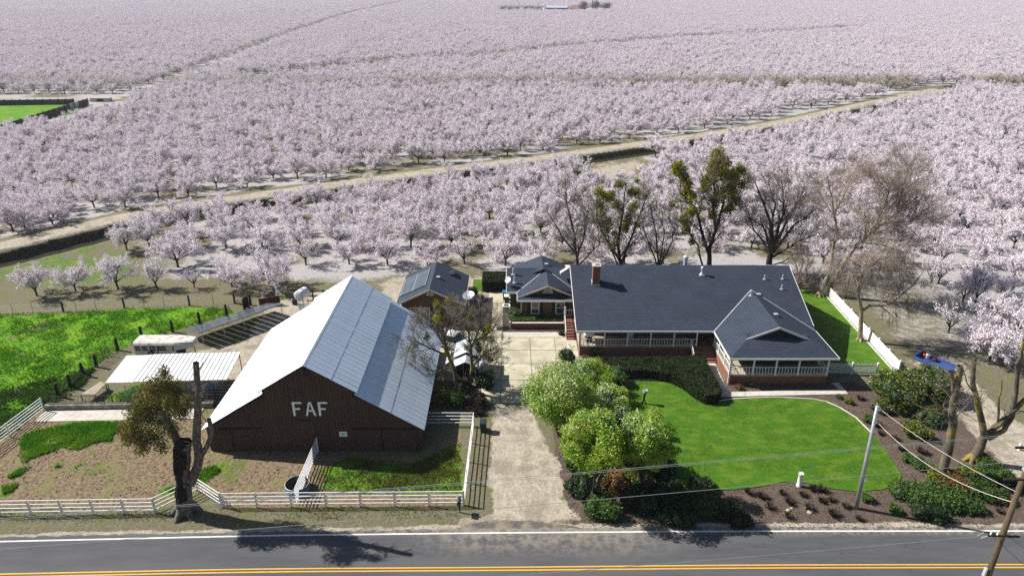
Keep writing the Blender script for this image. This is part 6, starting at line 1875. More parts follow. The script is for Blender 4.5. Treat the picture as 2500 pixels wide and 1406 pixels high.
# far farmstead
o = thing('far_barn', 'distant long shed with a white roof in the middle of the orchard', 'shed', tuple(G(1360, 28)))
p = WL[o.name]
MB().box(p.x - 15, p.x + 15, p.y, p.y + 12, 0, 4.6).build('wall', M['house_dark'], o)
MB().slab([(p.x - 16, p.y - 1, 4.7), (p.x + 15.4, p.y - 1, 4.7), (p.x + 15.4, p.y + 6, 7.6), (p.x - 16, p.y + 6, 7.6)], .3).slab([(p.x - 16, p.y + 6, 7.6), (p.x + 15.4, p.y + 6, 7.6), (p.x + 15.4, p.y + 13, 4.7), (p.x - 16, p.y + 13, 4.7)], .3).build('roof', M['roof_metal'], o)
o = thing('far_house', 'distant low house with a tan hip roof right of the white roofed shed', 'house', tuple(G(1407, 28)))
p = WL[o.name]
MB().box(p.x - 13, p.x + 14, p.y + 1, p.y + 13, 0, 3.4).build('wall', M['house_brown'], o)
zr_ = 8.2
MB().add([(p.x - 15, p.y, 3.5), (p.x + 16, p.y, 3.5), (p.x + 16, p.y + 14, 3.5), (p.x - 15, p.y + 14, 3.5), (p.x - 7, p.y + 7, zr_), (p.x + 8, p.y + 7, zr_)], [(0, 1, 5, 4), (1, 2, 5), (2, 3, 4, 5), (3, 0, 4), (3, 2, 1, 0)]).build('roof', M['tan_roof'], o)
for q in (1267, 1314, 1775, 105):
    p = G(q, 27 if q > 1000 and q < 1500 else 16); o = thing('utility_pole', {1267: 'distant utility pole above the dark hedge line, left one', 1314: 'distant utility pole above the dark hedge line, right one', 1775: 'thin distant utility pole in the right part of the orchard', 105: 'thin distant utility pole in the left part of the orchard'}[q], 'utility pole', p)
    MB().tube([(p.x, p.y, 0), (p.x, p.y, 11.5)], .22, 5).build('pole', M['pole_wood'], o)
    MB().box(p.x - 1.4, p.x + 1.4, p.y - .12, p.y + .12, 10.4, 10.7).build('crossarm', M['pole_wood'], o)
# standpipe and post in the clearing beyond the house
p = G(1421, 407); o = thing('irrigation_standpipe', 'tall white hooked irrigation pipe in the clearing by the dirt road', 'standpipe', p)
MB().tube([(p.x, p.y, 0), (p.x, p.y, 2.7), (p.x - .15, p.y, 2.85), (p.x - .8, p.y, 2.95)], .11, 8).build('pipe', M['trim_white'], o)
MB().box(p.x - .5, p.x - .1, p.y - .2, p.y + .2, 0, .9).build('pump_box', M['galv'], o)
p = G(1442, 424); o = thing('marker_post', 'short white post standing in the clearing', 'post', p)
MB().tube([(p.x, p.y, 0), (p.x, p.y, 1.4)], .15, 8).build('shaft', M['trim_white'], o)
MB().lathe([(.2, 1.4), (.2, 1.5), (0, 1.55)], p.x, p.y, 0, 8).build('cap', M['trim_white'], o)
p = G(1828, 470); o = thing('pipe_stack', 'stack of white irrigation pipes lying among the trees', 'pipes', p)
for k in range(6): MB().tube([(p.x - 3, p.y + k * .35, .12 + (k % 2) * .2), (p.x + 3.2 + k * .2, p.y - .6 + k * .35, .12 + (k % 2) * .2)], .1, 6).build('pipe', M['trim_white'], o)
# ------------------------------------------------------------------ vegetation near the houses
def Pp(q, Y):   # (px, py[, depth offset]) -> point at distance Y
    return W(q[0], q[1], Y + (q[2] if len(q) > 2 else 0))
def leafball(rng_, c, r, n, squash=(1, 1, 1), shell=.55):
    v = rng_.normal(size=(n, 3)); v /= np.linalg.norm(v, axis=1, keepdims=True)
    rad = r * (shell + (1 - shell) * rng_.rand(n, 1) ** .7) * (1 + .18 * np.sin(v[:, 0:1] * 5 + v[:, 2:3] * 4 + c[0]))
    return np.array(c) + v * rad * np.array(squash)
def bare_tree(name, label, cat, Y, base, stems, r0, P, bark, twig, mist=(), seed=1, group=None, leafm='mistletoe', r1=.05, mdens=260, sides=9, stub=None, lsz=.17, Ls=2.4, sn=7, hz_leaf=0):
    rng_ = random.Random(seed); nr = np.random.RandomState(seed)
    b0 = Pp(base, Y); b0.z = 0
    o = thing(name, label, cat, tuple(b0), group)
    out = [[] for _ in range(P['lev'])]
    for st in stems:
        rr0 = st[1] if isinstance(st[1], float) else r0
        pts_ = [Pp(q, Y) for q in st[0]]
        if st[0][0] == base: pts_[0] = b0 + Vector((0, 0, -.2))
        k = st[2] if len(st) > 2 else None
        limb(rng_, out, pts_, rr0, (k if isinstance(k, float) else r1), P, 0, side_n=(st[3] if len(st) > 3 else sn), side_from=(st[4] if len(st) > 4 else .3), Lside=Ls)
    # root flare
    for k in range(6):
        a = k * 1.05 + seed
        e = b0 + Vector((math.cos(a) * r0 * 1.9, math.sin(a) * r0 * 1.9, -.12))
        out[0].append((*(b0 + Vector((0, 0, r0 * 1.6))), *e, r0 * .62, r0 * .28))
    link_mesh('trunk', segs_mesh('trunk', out[0] + (out[1] if P['lev'] > 3 else []), sides, M[bark]), o)
    tw = [s for l in out[(2 if P['lev'] > 3 else 1):] for s in l]
    if tw: link_mesh('branches', segs_mesh('branches', tw, 3, M[twig], False), o)
    if hz_leaf and tw:
        T = np.array(tw); ln = np.linalg.norm(T[:, 3:6] - T[:, 0:3], axis=1); ix = nr.choice(len(T), hz_leaf, p=ln / ln.sum()); t = nr.rand(hz_leaf, 1)
        link_mesh('foliage', quads('foliage', T[ix, 0:3] * (1 - t) + T[ix, 3:6] * t + nr.normal(0, .1, (hz_leaf, 3)), lsz * .8, M[leafm], seed, aspect=.5), o)
    for i, q in enumerate(mist):
        px, py, r = q[0], q[1], q[2]
        dy = q[3] if len(q) > 3 else nr.uniform(-1.2, 1.2)
        c = W(px, py, Y + dy)
        n_ = int(mdens * r * r)
        n_ = max(60, min(n_, 2600))
        lb = leafball(nr, c, r, n_, (1, 1, 1.1), .15)
        link_mesh('mistletoe', quads('mistletoe', lb, lsz, M[leafm], seed + i, aspect=.55), o)
    return o
PV = dict(lev=5, n=[0, 6, 5, 3], ang=[.75, .6, .6, .6], ratio=[.6, .6, .6, .6], up=.10, wander=.10, taper=.55, rr=.55, rmin=.013); PV['from'] = .25
PT_ = dict(lev=5, n=[0, 6, 5, 3], ang=[.6, .6, .55, .5], ratio=[.6, .62, .62, .6], up=.09, wander=.10, taper=.5, rr=.5, rmin=.015); PT_['from'] = .2
# row of tall trees behind the long roof
YB = 91.0
bare_tree('bare_tree', 'leafless tree with thin rising limbs left of the chimney side row', 'tree', YB, (1411, 700), [
    ([(1411, 700), (1410, 650), (1402, 580), (1384, 500), (1381, 440)], .30, .05, 12, .3), ([(1406, 620), (1370, 575, 1), (1335, 515, 2)], .16, .04, 7), ([(1409, 640), (1428, 560, -1), (1437, 500, -2)], .17, .04, 8), ([(1411, 650), (1450, 610), (1462, 560)], .12, .03, 6)],
    .30, PT_, 'bark_dark', 'twig_grey', seed=31)
bare_tree('mistletoe_tree', 'shorter of two olive mistletoe laden trees behind the long roof', 'tree', YB, (1516, 700), [
    ([(1516, 700), (1516, 646), (1508, 590), (1520, 520), (1528, 450)], .32, .05, 10, .3), ([(1514, 640), (1480, 585, 1), (1456, 530, 1), (1458, 460, 2)], .2, .05, 8), ([(1518, 640), (1538, 590, -1), (1562, 520, -1), (1586, 462, -1)], .2, .05, 8), ([(1516, 660), (1490, 600, -2), (1478, 540, -2)], .14, .04, 6)],
    .32, PT_, 'bark_dark', 'twig_grey', seed=32, mist=[(1463, 470, .8), (1480, 480, .75), (1492, 478, .8), (1505, 500, .7), (1548, 505, .8), (1530, 540, .8), (1528, 555, .65), (1470, 520, .7), (1482, 560, .65), (1555, 470, .75), (1497, 600, .5), (1556, 550, .5), (1510, 450, .7), (1465, 500, .7), (1485, 540, .6), (1500, 570, .5), (1575, 480, .5), (1540, 470, .6), (1555, 440, .45), (1472, 545, .5)], mdens=700, lsz=.26, hz_leaf=3200)
bare_tree('bare_tree', 'slender multi stemmed leafless tree between the two mistletoe trees', 'tree', YB, (1608, 700), [
    ([(1608, 700), (1608, 645), (1602, 568), (1586, 500)], .2, .04, 9), ([(1608, 660), (1573, 570), (1566, 530)], .13, .03, 7), ([(1608, 660), (1639, 593), (1648, 545)], .14, .03, 7), ([(1608, 650), (1622, 570, 1), (1612, 500, 1)], .13, .03, 7)],
    .2, PT_, 'bark_dark', 'twig_grey', seed=33, Ls=1.8)
bare_tree('mistletoe_tree', 'tallest tree behind the long roof, heavy with olive mistletoe clumps', 'tree', YB, (1730, 700), [
    ([(1730, 700), (1731, 642), (1733, 605), (1749, 560), (1765, 500), (1781, 430)], .42, .07, 10, .35), ([(1731, 620), (1712, 568), (1700, 510), (1662, 470), (1657, 415)], .26, .05, 8), ([(1728, 690), (1702, 600, 1), (1668, 536, 1), (1660, 490, 1)], .16, .04, 7), ([(1748, 565), (1742, 480, -1), (1752, 380, -1)], .22, .05, 9), ([(1762, 520), (1800, 480, 1), (1820, 440, 1)], .13, .04, 6)],
    .42, PT_, 'bark_dark', 'twig_grey', seed=34, mist=[(1655, 408, 1.0), (1650, 416, .8), (1670, 432, .8), (1680, 450, .8), (1676, 470, .9), (1690, 480, .8), (1752, 376, .95), (1748, 390, 1.0), (1742, 410, 1.0), (1738, 435, 1.1), (1722, 440, .8), (1765, 425, 1.1), (1790, 430, 1.1), (1785, 462, 1.0), (1795, 490, 1.0), (1780, 510, .9), (1745, 490, 1.0), (1762, 475, 1.0), (1670, 535, .8), (1690, 515, .8), (1676, 560, .7), (1688, 590, .5), (1640, 500, .5), (1806, 415, .9), (1770, 400, .9), (1720, 460, .8), (1740, 525, .7), (1810, 450, .7)], mdens=700, lsz=.28, hz_leaf=4200)
bare_tree('bare_tree', 'broad dark leafless tree fanning out at the right end of the long roof', 'tree', YB, (1872, 700), [
    ([(1872, 700), (1878, 640), (1887, 600), (1879, 536), (1842, 442)], .55, .06, 11, .3), ([(1884, 610), (1863, 552, 1), (1824, 530, 1)], .2, .04, 8), ([(1888, 600), (1912, 524, -1), (1908, 442, -1)], .26, .05, 10), ([(1890, 600), (1936, 511, 1), (1969, 470, 1)], .24, .05, 10), ([(1888, 615), (1940, 550, -1), (1996, 508, -2)], .2, .05, 10), ([(1882, 630), (1950, 588), (2004, 566)], .17, .04, 8), ([(1876, 650), (1910, 640), (1940, 620)], .12, .03, 5), ([(1886, 590), (1890, 500, 2), (1875, 440, 2)], .2, .05, 9), ([(1870, 600), (1840, 560, -1), (1818, 500, -1)], .14, .04, 8)],
    .55, PT_, 'bark_dark', 'twig_grey', seed=35, Ls=2.6)
# pale leaning tree and weeping tree at the picket fence
PW = dict(lev=5, n=[0, 8, 7, 4], ang=[.7, .6, .6, .55], ratio=[.6, .62, .6, .55], up=.05, wander=.13, taper=.45, rr=.42, rmin=.012); PW['from'] = .15
bare_tree('bare_tree', 'large pale barked tree leaning right with a haze of fine brown twigs', 'tree', 82.7, (2000, 722), [
    ([(2000, 722), (2010, 700), (2026, 662), (2034, 601), (2047, 573), (2034, 520), (2030, 479), (2020, 430)], .30, .06, 14, .35), ([(2006, 712), (2050, 660), (2088, 601), (2124, 568), (2158, 544), (2190, 520), (2240, 480)], .34, .07, 14, .35),
    ([(2124, 570), (2160, 500, 1), (2180, 440, 1)], .2, .05, 12, .1), ([(2158, 546), (2220, 540, -1), (2270, 520, -1)], .16, .04, 12, .1), ([(2100, 590), (2160, 600, -2), (2200, 620, -2)], .13, .04, 9, .1), ([(2034, 530), (2070, 460, 1), (2100, 420, 1)], .13, .04, 10, .1), ([(2190, 522), (2210, 440, 2), (2220, 400, 2)], .14, .04, 10, .1)],
    .36, PW, 'bark_pale', 'twig_brown', seed=41, Ls=3.0, sn=12)
PD = dict(lev=5, n=[0, 7, 6, 4], ang=[.8, .7, .6, .5], ratio=[.6, .62, .7, .7], up=.02, droop=.16, wander=.12, taper=.45, rr=.42, rmin=.012); PD['from'] = .15
bare_tree('weeping_tree', 'smaller weeping bare tree with a forked pale trunk beside the picket fence', 'tree', 70.3, (2100, 832), [
    ([(2100, 832), (2101, 790), (2103, 757), (2093, 705), (2112, 655), (2118, 625)], .30, .05, 13, .5), ([(2102, 760), (2122, 747), (2160, 745), (2192, 728), (2230, 695), (2256, 660)], .22, .05, 12, .3), ([(2110, 660), (2150, 630, 1), (2190, 620, 1)], .12, .04, 10, .1), ([(2112, 655), (2080, 640, -1), (2060, 650, -1)], .1, .03, 8, .1), ([(2192, 728), (2200, 690, 1), (2190, 650, 1)], .1, .03, 8, .1)],
    .30, PD, 'bark_pale', 'twig_brown', seed=42, Ls=1.9, sn=10)
PB = dict(lev=4, n=[0, 7, 5], ang=[.5, .5, .5], ratio=[.6, .6, .6], up=.08, wander=.14, taper=.5, rr=.5, rmin=.015); PB['from'] = .1
bare_tree('twiggy_bush', 'leafless brown bush leaning past the right end of the long roof', 'bush', 84.0, (1945, 715), [
    ([(1945, 715), (1948, 660), (1930, 615)], .10, .03, 9, .1), ([(1946, 710), (1968, 665), (1975, 630)], .10, .03, 9, .1), ([(1946, 710), (1985, 690), (2000, 670)], .08, .03, 8, .1), ([(1945, 710), (1960, 640), (1950, 590)], .09, .03, 9, .1), ([(1945, 714), (1955, 700), (1985, 705)], .07, .03, 8, .1)],
    .1, PB, 'twig_brown', 'twig_brown', seed=43, Ls=1.5)
# two mistletoe trees over the playhouse
bare_tree('mistletoe_tree', 'left of two leafless mistletoe trees beside the barn roof', 'tree', 59.6, (1120, 955), [
    ([(1120, 955), (1104, 892), (1088, 845), (1080, 800), (1084, 760)], .26, .05, 13, .35), ([(1086, 842), (1058, 800, 1), (1020, 775, 1)], .13, .04, 11, .2), ([(1096, 870), (1050, 850, -1), (1010, 830, -1), (990, 860, -1)], .12, .03, 12, .2), ([(1084, 820), (1110, 780, -1), (1118, 745, -1)], .12, .03, 9, .2), ([(1104, 895), (1060, 905, -1), (1010, 900, -1)], .1, .03, 11, .2)],
    .26, PV, 'bark_moss', 'twig_grey', seed=51, mist=[(1066, 742, .42), (1097, 735, .5), (1078, 762, .55), (1068, 778, .5), (1086, 775, .5), (1070, 800, .35), (1042, 822, .42), (1015, 843, .38), (1060, 912, .5), (1052, 930, .5), (1058, 965, .55), (1075, 975, .5), (1092, 855, .35), (1075, 945, .5), (1040, 915, .4)], mdens=1300, lsz=.17, hz_leaf=900, Ls=1.5, sn=10)
bare_tree('mistletoe_tree', 'right of two leafless mistletoe trees, arching over the concrete drive', 'tree', 60.4, (1146, 955), [
    ([(1146, 955), (1152, 900), (1150, 850), (1143, 810), (1120, 775)], .22, .05, 12, .35), ([(1150, 850), (1170, 800, 1), (1172, 745, 1)], .13, .04, 11, .2), ([(1154, 895), (1185, 862, -1), (1215, 845, -1)], .12, .03, 10, .2), ([(1156, 905), (1195, 885), (1208, 880)], .09, .03, 8, .2), ([(1160, 830), (1200, 810, 1), (1222, 770, 1)], .10, .03, 10, .2)],
    .22, PV, 'bark_moss', 'twig_grey', seed=52, mist=[(1147, 770, .35), (1184, 806, .5), (1180, 825, .5), (1166, 838, .42), (1170, 852, .4), (1140, 848, .35), (1196, 876, .4), (1202, 906, .35), (1190, 800, .4), (1150, 780, .25)], mdens=1300, lsz=.17, hz_leaf=900, Ls=1.4, sn=9)
# old dead tree by the road with one leafy side
PX = dict(lev=4, n=[0, 4, 4], ang=[.9, .7, .7], ratio=[.6, .6, .6], up=.03, wander=.2, taper=.5, rr=.3, rmin=.008); PX['from'] = .2
nrA = np.random.RandomState(3)
YA = 41.9
ta = bare_tree('old_tree', 'old hollow dead trunk by the road with one leafy olive side and a bare fork', 'tree', YA, (455, 1256), [
    ([(455, 1256), (450, 1200), (446, 1150), (450, 1110), (454, 1076)], .62, .42, 0), ([(448, 1120), (425, 1060), (405, 1030), (388, 1000)], .34, .16, 5, .5),
    ([(466, 1180), (486, 1120), (478, 1060), (482, 1000), (484, 950), (478, 885)], .36, .20, 7, .7), ([(486, 1120), (505, 1090), (518, 1055), (510, 1022)], .22, .15, 1, .5)],
    .62, PX, 'bark_grey', 'twig_grey', seed=61, Ls=1.1, sides=12)
hol = MB(); a = W(447, 1190, YA - .5); b_ = W(447, 1095, YA - .36)
# charred hollow: a dark inset strip down the near side of the trunk
segA = []
rc = random.Random(4)
for k in range(24):
    py_ = 1238 - k * 6.4; off_ = rc.uniform(-12, 6)
    segA.append((*W(444 + off_, py_, YA - .46), *W(443 + off_ + rc.uniform(-5, 6), py_ - rc.uniform(14, 30), YA - .44), rc.uniform(.16, .34), rc.uniform(.08, .24)))
link_mesh('charred_side', segs_mesh('charred_side', segA, 12, M['bark_black']), ta)
cl = []
for (px, py, r, n_) in [(400, 935, .75, 900), (430, 950, .7, 800), (370, 950, .75, 900), (350, 980, .8, 900), (385, 975, .9, 1200), (420, 985, .8, 900), (445, 1000, .6, 600), (330, 1010, .7, 700), (365, 1010, .9, 1100), (400, 1020, .8, 900), (320, 1045, .7, 700), (345, 1060, .8, 700), (300, 1045, .5, 400), (380, 1065, .7, 500), (350, 1085, .6, 350), (310, 1070, .5, 300), (420, 1045, .55, 350), (455, 975, .45, 300), (400, 905, .4, 220), (395, 1090, .5, 200), (340, 1100, .4, 120)]:
    c = W(px, py, YA + nrA.uniform(-.9, .9)); q = leafball(nrA, c, r * 1.15, int(n_ * 1.6), (1, 1, 1.15), .1); q[:, 2] -= np.abs(nrA.normal(0, .12, len(q))); cl.append(q)
cl = np.concatenate(cl)
link_mesh('crown', quads('crown', cl, .16, M['olive_leaf'], 5, aspect=.5), ta)
# pruned trees at the lower right
PR = dict(lev=4, n=[0, 4, 4], ang=[1.0, .6, .6], ratio=[.8, .6, .6], up=.0, droop=.05, wander=.2, taper=.6, rr=.16, rmin=.008); PR['from'] = .1
bare_tree('pruned_tree', 'pollarded tree trunk with sawn off tops and whiskery grey twigs', 'tree', 46.1, (2298, 1170), [
    ([(2298, 1170), (2316, 1100), (2328, 1040), (2324, 1000), (2334, 950), (2344, 893)], .36, .22, 12, .45), ([(2330, 985), (2328, 945), (2320, 905)], .17, .13, 4, .2), ([(2326, 1030), (2300, 1000), (2268, 965)], .14, .09, 8, .3)],
    .36, PR, 'bark_moss', 'twig_grey', seed=71, Ls=2.0, sides=12)
bare_tree('pruned_tree', 'forked pollarded tree with yellow lichen on its limbs at the right edge', 'tree', 48.2, (2372, 1132), [
    ([(2372, 1132), (2392, 1090), (2405, 1062)], .42, .34, 0), ([(2404, 1066), (2392, 1010), (2384, 970), (2374, 935), (2382, 870)], .28, .16, 6, .4), ([(2404, 1066), (2440, 1035), (2475, 1000), (2515, 960), (2540, 900)], .28, .18, 7, .4),
    ([(2412, 1070), (2450, 1050), (2472, 1015), (2480, 960), (2486, 890), (2500, 830)], .24, .12, 6, .4), ([(2436, 1038), (2440, 990), (2446, 930)], .11, .05, 5, .2), ([(2382, 965), (2360, 935), (2350, 890)], .07, .03, 5, .2)],
    .42, PR, 'bark_moss', 'twig_grey', seed=72, Ls=1.5, sides=12)

# ------------------------------------------------------------------ shrubs and leafy trees
def lump(b, c, r, sq, rng_, n1=10, n2=6):
    s0 = len(b.v); ph_ = rng_.uniform(0, 6)
    for i in range(n2 + 1):
        th = math.pi * i / n2
        for k in range(n1):
            t = 2 * math.pi * k / n1
            rr_ = r * (1 + .12 * math.sin(3 * t + ph_ + th * 2))
            b.v.append((c[0] + rr_ * math.sin(th) * math.cos(t) * sq[0], c[1] + rr_ * math.sin(th) * math.sin(t) * sq[1], c[2] + rr_ * math.cos(th) * sq[2]))
    for i in range(n2):
        for k in range(n1):
            k2 = (k + 1) % n1; b.f.append((s0+i*n1+k, s0+(i+1)*n1+k, s0+(i+1)*n1+k2, s0+i*n1+k2)); b.m.append(0)
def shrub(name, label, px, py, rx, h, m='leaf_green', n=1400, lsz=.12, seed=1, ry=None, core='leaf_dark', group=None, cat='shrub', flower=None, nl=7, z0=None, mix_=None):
    rng_ = random.Random(seed); nr = np.random.RandomState(seed)
    ry = ry or rx; p = G(px, py)
    o = thing(name, label, cat, p, group)
    lumps = []
    for k in range(nl):
        a = k * 2.4 + rng_.uniform(-.4, .4); q = math.sqrt((k + .3) / nl) * .66
        rr_ = h * rng_.uniform(.30, .42) if h < rx * 1.4 else rx * rng_.uniform(.45, .6)
        rr_ = max(rr_, rx * .36)
        lumps.append((p.x + rx * q * math.cos(a), p.y + ry * q * math.sin(a), max(rr_ * .6, (h - rr_) * (1 - .45 * q * q) * rng_.uniform(.8, 1.05)), rr_))
    if h > rx * 1.3:
        for k in range(nl // 2 + 1):
            a = rng_.uniform(0, 6); rr_ = rx * .5; lumps.append((p.x + rx * .4 * math.cos(a), p.y + ry * .4 * math.sin(a), h * rng_.uniform(.25, .5), rr_))
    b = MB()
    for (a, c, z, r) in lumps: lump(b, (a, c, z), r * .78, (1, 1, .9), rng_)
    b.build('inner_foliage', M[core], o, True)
    n = int(n * 1.5); lsz *= 1.45
    pts_ = []; tot = sum(l[3] ** 2 for l in lumps)
    for (a, c, z, r) in lumps:
        k = int(n * r * r / tot); q = leafball(nr, (a, c, z), r * 1.06, k, (1, 1, .95), .78); pts_.append(q)
    q = np.concatenate(pts_); q = q + nr.normal(0, 1, q.shape) * np.where(nr.rand(len(q), 1) < .25, .11, .02); q = q[q[:, 2] > .02]
    fo = link_mesh('foliage', quads('foliage', q, lsz, M[m], seed, flat=.3, aspect=.6), o)
    if flower:
        k = int(len(q) * flower[1]); top = q[np.argsort(-(q[:, 2] + nr.normal(0, h * .18, len(q))))[:k]]
        link_mesh('flowers', quads('flowers', top + np.array([0, 0, .05]), flower[2], M[flower[0]], seed + 1, flat=.5), o)
    return o
def leafy_tree(label, px, py, zc, rx, rz, m, seed, n, lsz=.12, flower=None, fr=.3, name='flowering_tree', dens_core=True, clumps=26):
    rng_ = random.Random(seed); nr = np.random.RandomState(seed)
    c = G(px, py, zc); o = thing(name, label, 'tree', (c.x, c.y, 0))
    P = dict(lev=4, n=[0, 4, 3], ang=[.7, .6, .6], ratio=[.6, .6, .6], up=.08, wander=.12, taper=.5, rr=.55, rmin=.012); P['from'] = .3
    out = [[] for _ in range(4)]
    base = Vector((c.x, c.y, 0)); cen = []
    for k in range(clumps):
        v = nr.normal(size=3); v /= np.linalg.norm(v); v[2] = v[2] * .9 + .1
        q = Vector((c.x + v[0] * rx * .72, c.y + v[1] * rx * .72, zc + v[2] * rz * .72)); cen.append((q, rx * rng_.uniform(.18, .40)))
    ks = rng_.sample(range(clumps), min(8, clumps))
    for k in ks:
        q = cen[k][0]; mid = base.lerp(q, .45); mid.x = base.x + (mid.x - base.x) * .7; mid.y = base.y + (mid.y - base.y) * .7
        limb(rng_, out, [base + Vector((rng_.uniform(-.2, .2), rng_.uniform(-.2, .2), -.1)), mid, q], .11, .03, P, 0, side_n=3, side_from=.5, Lside=1.0)
    link_mesh('trunk', segs_mesh('trunk', out[0] + out[1], 6, M['bark_dark']), o)
    n = int(n * 2.2); lsz *= 1.22; fr *= .30
    tot = sum(r * r for _, r in cen); pts_ = []
    for (q, r) in cen:
        k = int(n * r * r / tot); pts_.append(leafball(nr, q, r, k, (1, 1, .85), .25))
    q = np.concatenate(pts_)
    link_mesh('crown', quads('crown', q, lsz, M[m], seed, flat=.4, aspect=.6), o)
    if flower:
        k = int(len(q) * fr); s = (q - np.array(c)) @ np.array([-.35, -.1, .9]) + nr.normal(0, rz * .35, len(q))
        top = q[np.argsort(-s)[:k]]
        link_mesh('blossom', quads('blossom', top + nr.normal(0, .04, top.shape), lsz * .75, M[flower], seed + 1, flat=.5), o)
    return o
leafy_tree('tall white flowering shrub tree leaning over the driveway edge', 1372, 965, 4.6, 3.6, 3.0, 'leaf_lime', 81, 10500, .13, 'flower_white', .45, clumps=44)
leafy_tree('white flowering shrub tree nearest the dark hedge', 1485, 985, 3.4, 2.3, 2.1, 'leaf_lime', 82, 5000, .12, 'flower_white', .55, clumps=26)
leafy_tree('bright lime green shrub tree in the middle of the roadside clump', 1450, 1085, 5.6, 2.9, 2.9, 'leaf_lime', 83, 9500, .13, 'flower_white', .14, clumps=40)
leafy_tree('lime green shrub tree at the lawn side of the roadside clump', 1585, 1075, 5.6, 2.4, 3.0, 'leaf_lime', 84, 9000, .13, 'flower_white', .2, clumps=40)
leafy_tree('lime shrub tree filling the centre of the roadside clump', 1515, 1060, 3.6, 2.0, 2.6, 'leaf_green', 90, 5000, .13, 'flower_white', .1, clumps=24)
leafy_tree('darker green shrub tree behind the roadside clump beside the hedge end', 1440, 915, 2.6, 2.3, 1.7, 'leaf_lime', 85, 5200, .12, 'flower_white', .25, clumps=26)
shrub('shrub', 'dark green shrub between the flowering trees', 1450, 1040, 2.4, 2.6, 'leaf_dark', 3200, .13, 86)
shrub('shrub', 'dark shaded shrub under the lawn side lime tree', 1590, 1150, 2.2, 1.8, 'leaf_dark', 2600, .13, 87)
shrub('shrub', 'round dark shrub at the left end of the clipped hedge', 1385, 890, 1.0, 1.9, 'leaf_dark', 1700, .11, 88)
shrub('shrub', 'green shrub bulging toward the lawn below the hedge end', 1500, 935, 1.5, 1.7, 'leaf_green', 2400, .11, 89)
sl = [(1410, 1140, 1.5, 1.5, 'leaf_green', 'green shrub at the driveway edge under the lime tree'), (1420, 1205, 1.6, 1.5, 'leaf_dark', 'dark green shrub at the driveway corner'), (1470, 1250, 1.7, 1.4, 'leaf_green', 'green shrub at the curve of the driveway by the road'),
      (1500, 1195, 1.5, 1.5, 'leaf_rust', 'orange tinged shrub in the roadside clump'), (1560, 1235, 1.8, 1.3, 'leaf_dark', 'dark low shrub by the road below the lime trees'), (1555, 1180, 1.6, 1.5, 'leaf_yellow', 'yellowish shrub next to the orange one'),
      (1640, 1215, 1.9, 1.3, 'leaf_dark', 'dark spreading shrub beside the lower lawn edge'), (1650, 1262, 1.8, 1.0, 'leaf_dark', 'low dark shrub along the road under the clump'), (1730, 1240, 1.9, 1.2, 'leaf_green', 'green spreading shrub right of the roadside clump'),
      (1790, 1268, 1.5, .8, 'leaf_dark', 'low dark shrub at the right end of the roadside clump'), (1410, 1020, 1.6, 1.8, 'leaf_green', 'green shrub low under the tree at the driveway edge'), (1712, 1192, 1.2, .9, 'leaf_dark', 'small dark shrub touching the lower lawn edge')]
for i, (a, b_, r, h, m, lb) in enumerate(sl): shrub('shrub', lb, a, b_, r, h, m, int(1100 * r * r), .12, 100 + i, mix_=None)
shrub('shrub', 'rust coloured shrub glowing among the white flowering trees', 1408, 1000, .8, 2.6, 'leaf_rust', 900, .12, 120)
# big round shrubs right of the porch
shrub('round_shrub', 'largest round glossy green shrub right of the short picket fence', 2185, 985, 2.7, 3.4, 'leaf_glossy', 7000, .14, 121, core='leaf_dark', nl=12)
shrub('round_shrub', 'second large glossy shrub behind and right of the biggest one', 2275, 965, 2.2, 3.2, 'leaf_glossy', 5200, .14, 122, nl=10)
shrub('shrub', 'deep green shrub under the whiskery pruned tree', 2262, 1032, 1.2, 1.6, 'leaf_green', 1700, .12, 123)
shrub('shrub', 'yellow green shrub in the mulch near the steel pole cables', 2238, 1062, 1.5, 1.2, 'leaf_yellow', 2300, .11, 124)
shrub('shrub', 'small bright shrub at the foot of the biggest round shrub', 2150, 1005, .8, 1.1, 'leaf_glossy', 900, .11, 125)
shrub('shrub', 'small round shrub in the mulch left of the yellow one', 2207, 1012, .6, .9, 'leaf_glossy', 700, .1, 126)
shrub('shrub', 'small shrub beside the steel pole top in the mulch', 2122, 1030, .7, .6, 'leaf_green', 650, .1, 127)
gl = [(2225, 1215, 1.8, .8, 'leaf_green'), (2290, 1225, 1.9, .8, 'leaf_green'), (2270, 1262, 1.5, .6, 'leaf_dark'), (2350, 1235, 1.6, .7, 'leaf_green'), (2400, 1205, 1.8, .8, 'leaf_green'), (2330, 1185, 1.6, .8, 'leaf_rust'), (2420, 1165, 1.8, .8, 'leaf_green'), (2470, 1190, 1.4, .7, 'leaf_dark'), (2370, 1160, 1.2, .7, 'leaf_yellow'), (2290, 1170, 1.3, .7, 'leaf_yellow'), (2250, 1140, 1.0, .6, 'leaf_green'), (2220, 1125, .8, .5, 'leaf_green'), (2395, 1128, .8, .9, 'leaf_rust'), (2440, 1220, 1.0, .4, 'leaf_rust')]
glb = ['spreading green shrub nearest the steel pole in the right bed', 'broad green shrub in the middle of the right bed', 'low dark shrub at the road edge of the right bed', 'green shrub lower right in the bed by the wooden pole', 'green shrub left of the wooden pole', 'rusty green shrub around the pruned trunk', 'green shrub behind the wooden pole', 'dark low shrub touching the wooden pole', 'yellowish shrub between the two pruned trees', 'yellow green shrub at the pruned trunk base', 'small green shrub above the lawn corner', 'little green shrub by the stones at the lawn corner', 'rusty shrub at the forked tree base', 'flat reddish shrub near the wooden pole']
for i, ((a, b_, r, h, m), lb) in enumerate(zip(gl, glb)): shrub('shrub', lb, a, b_, r, h, m, int(1000 * r * r), .11, 130 + i)
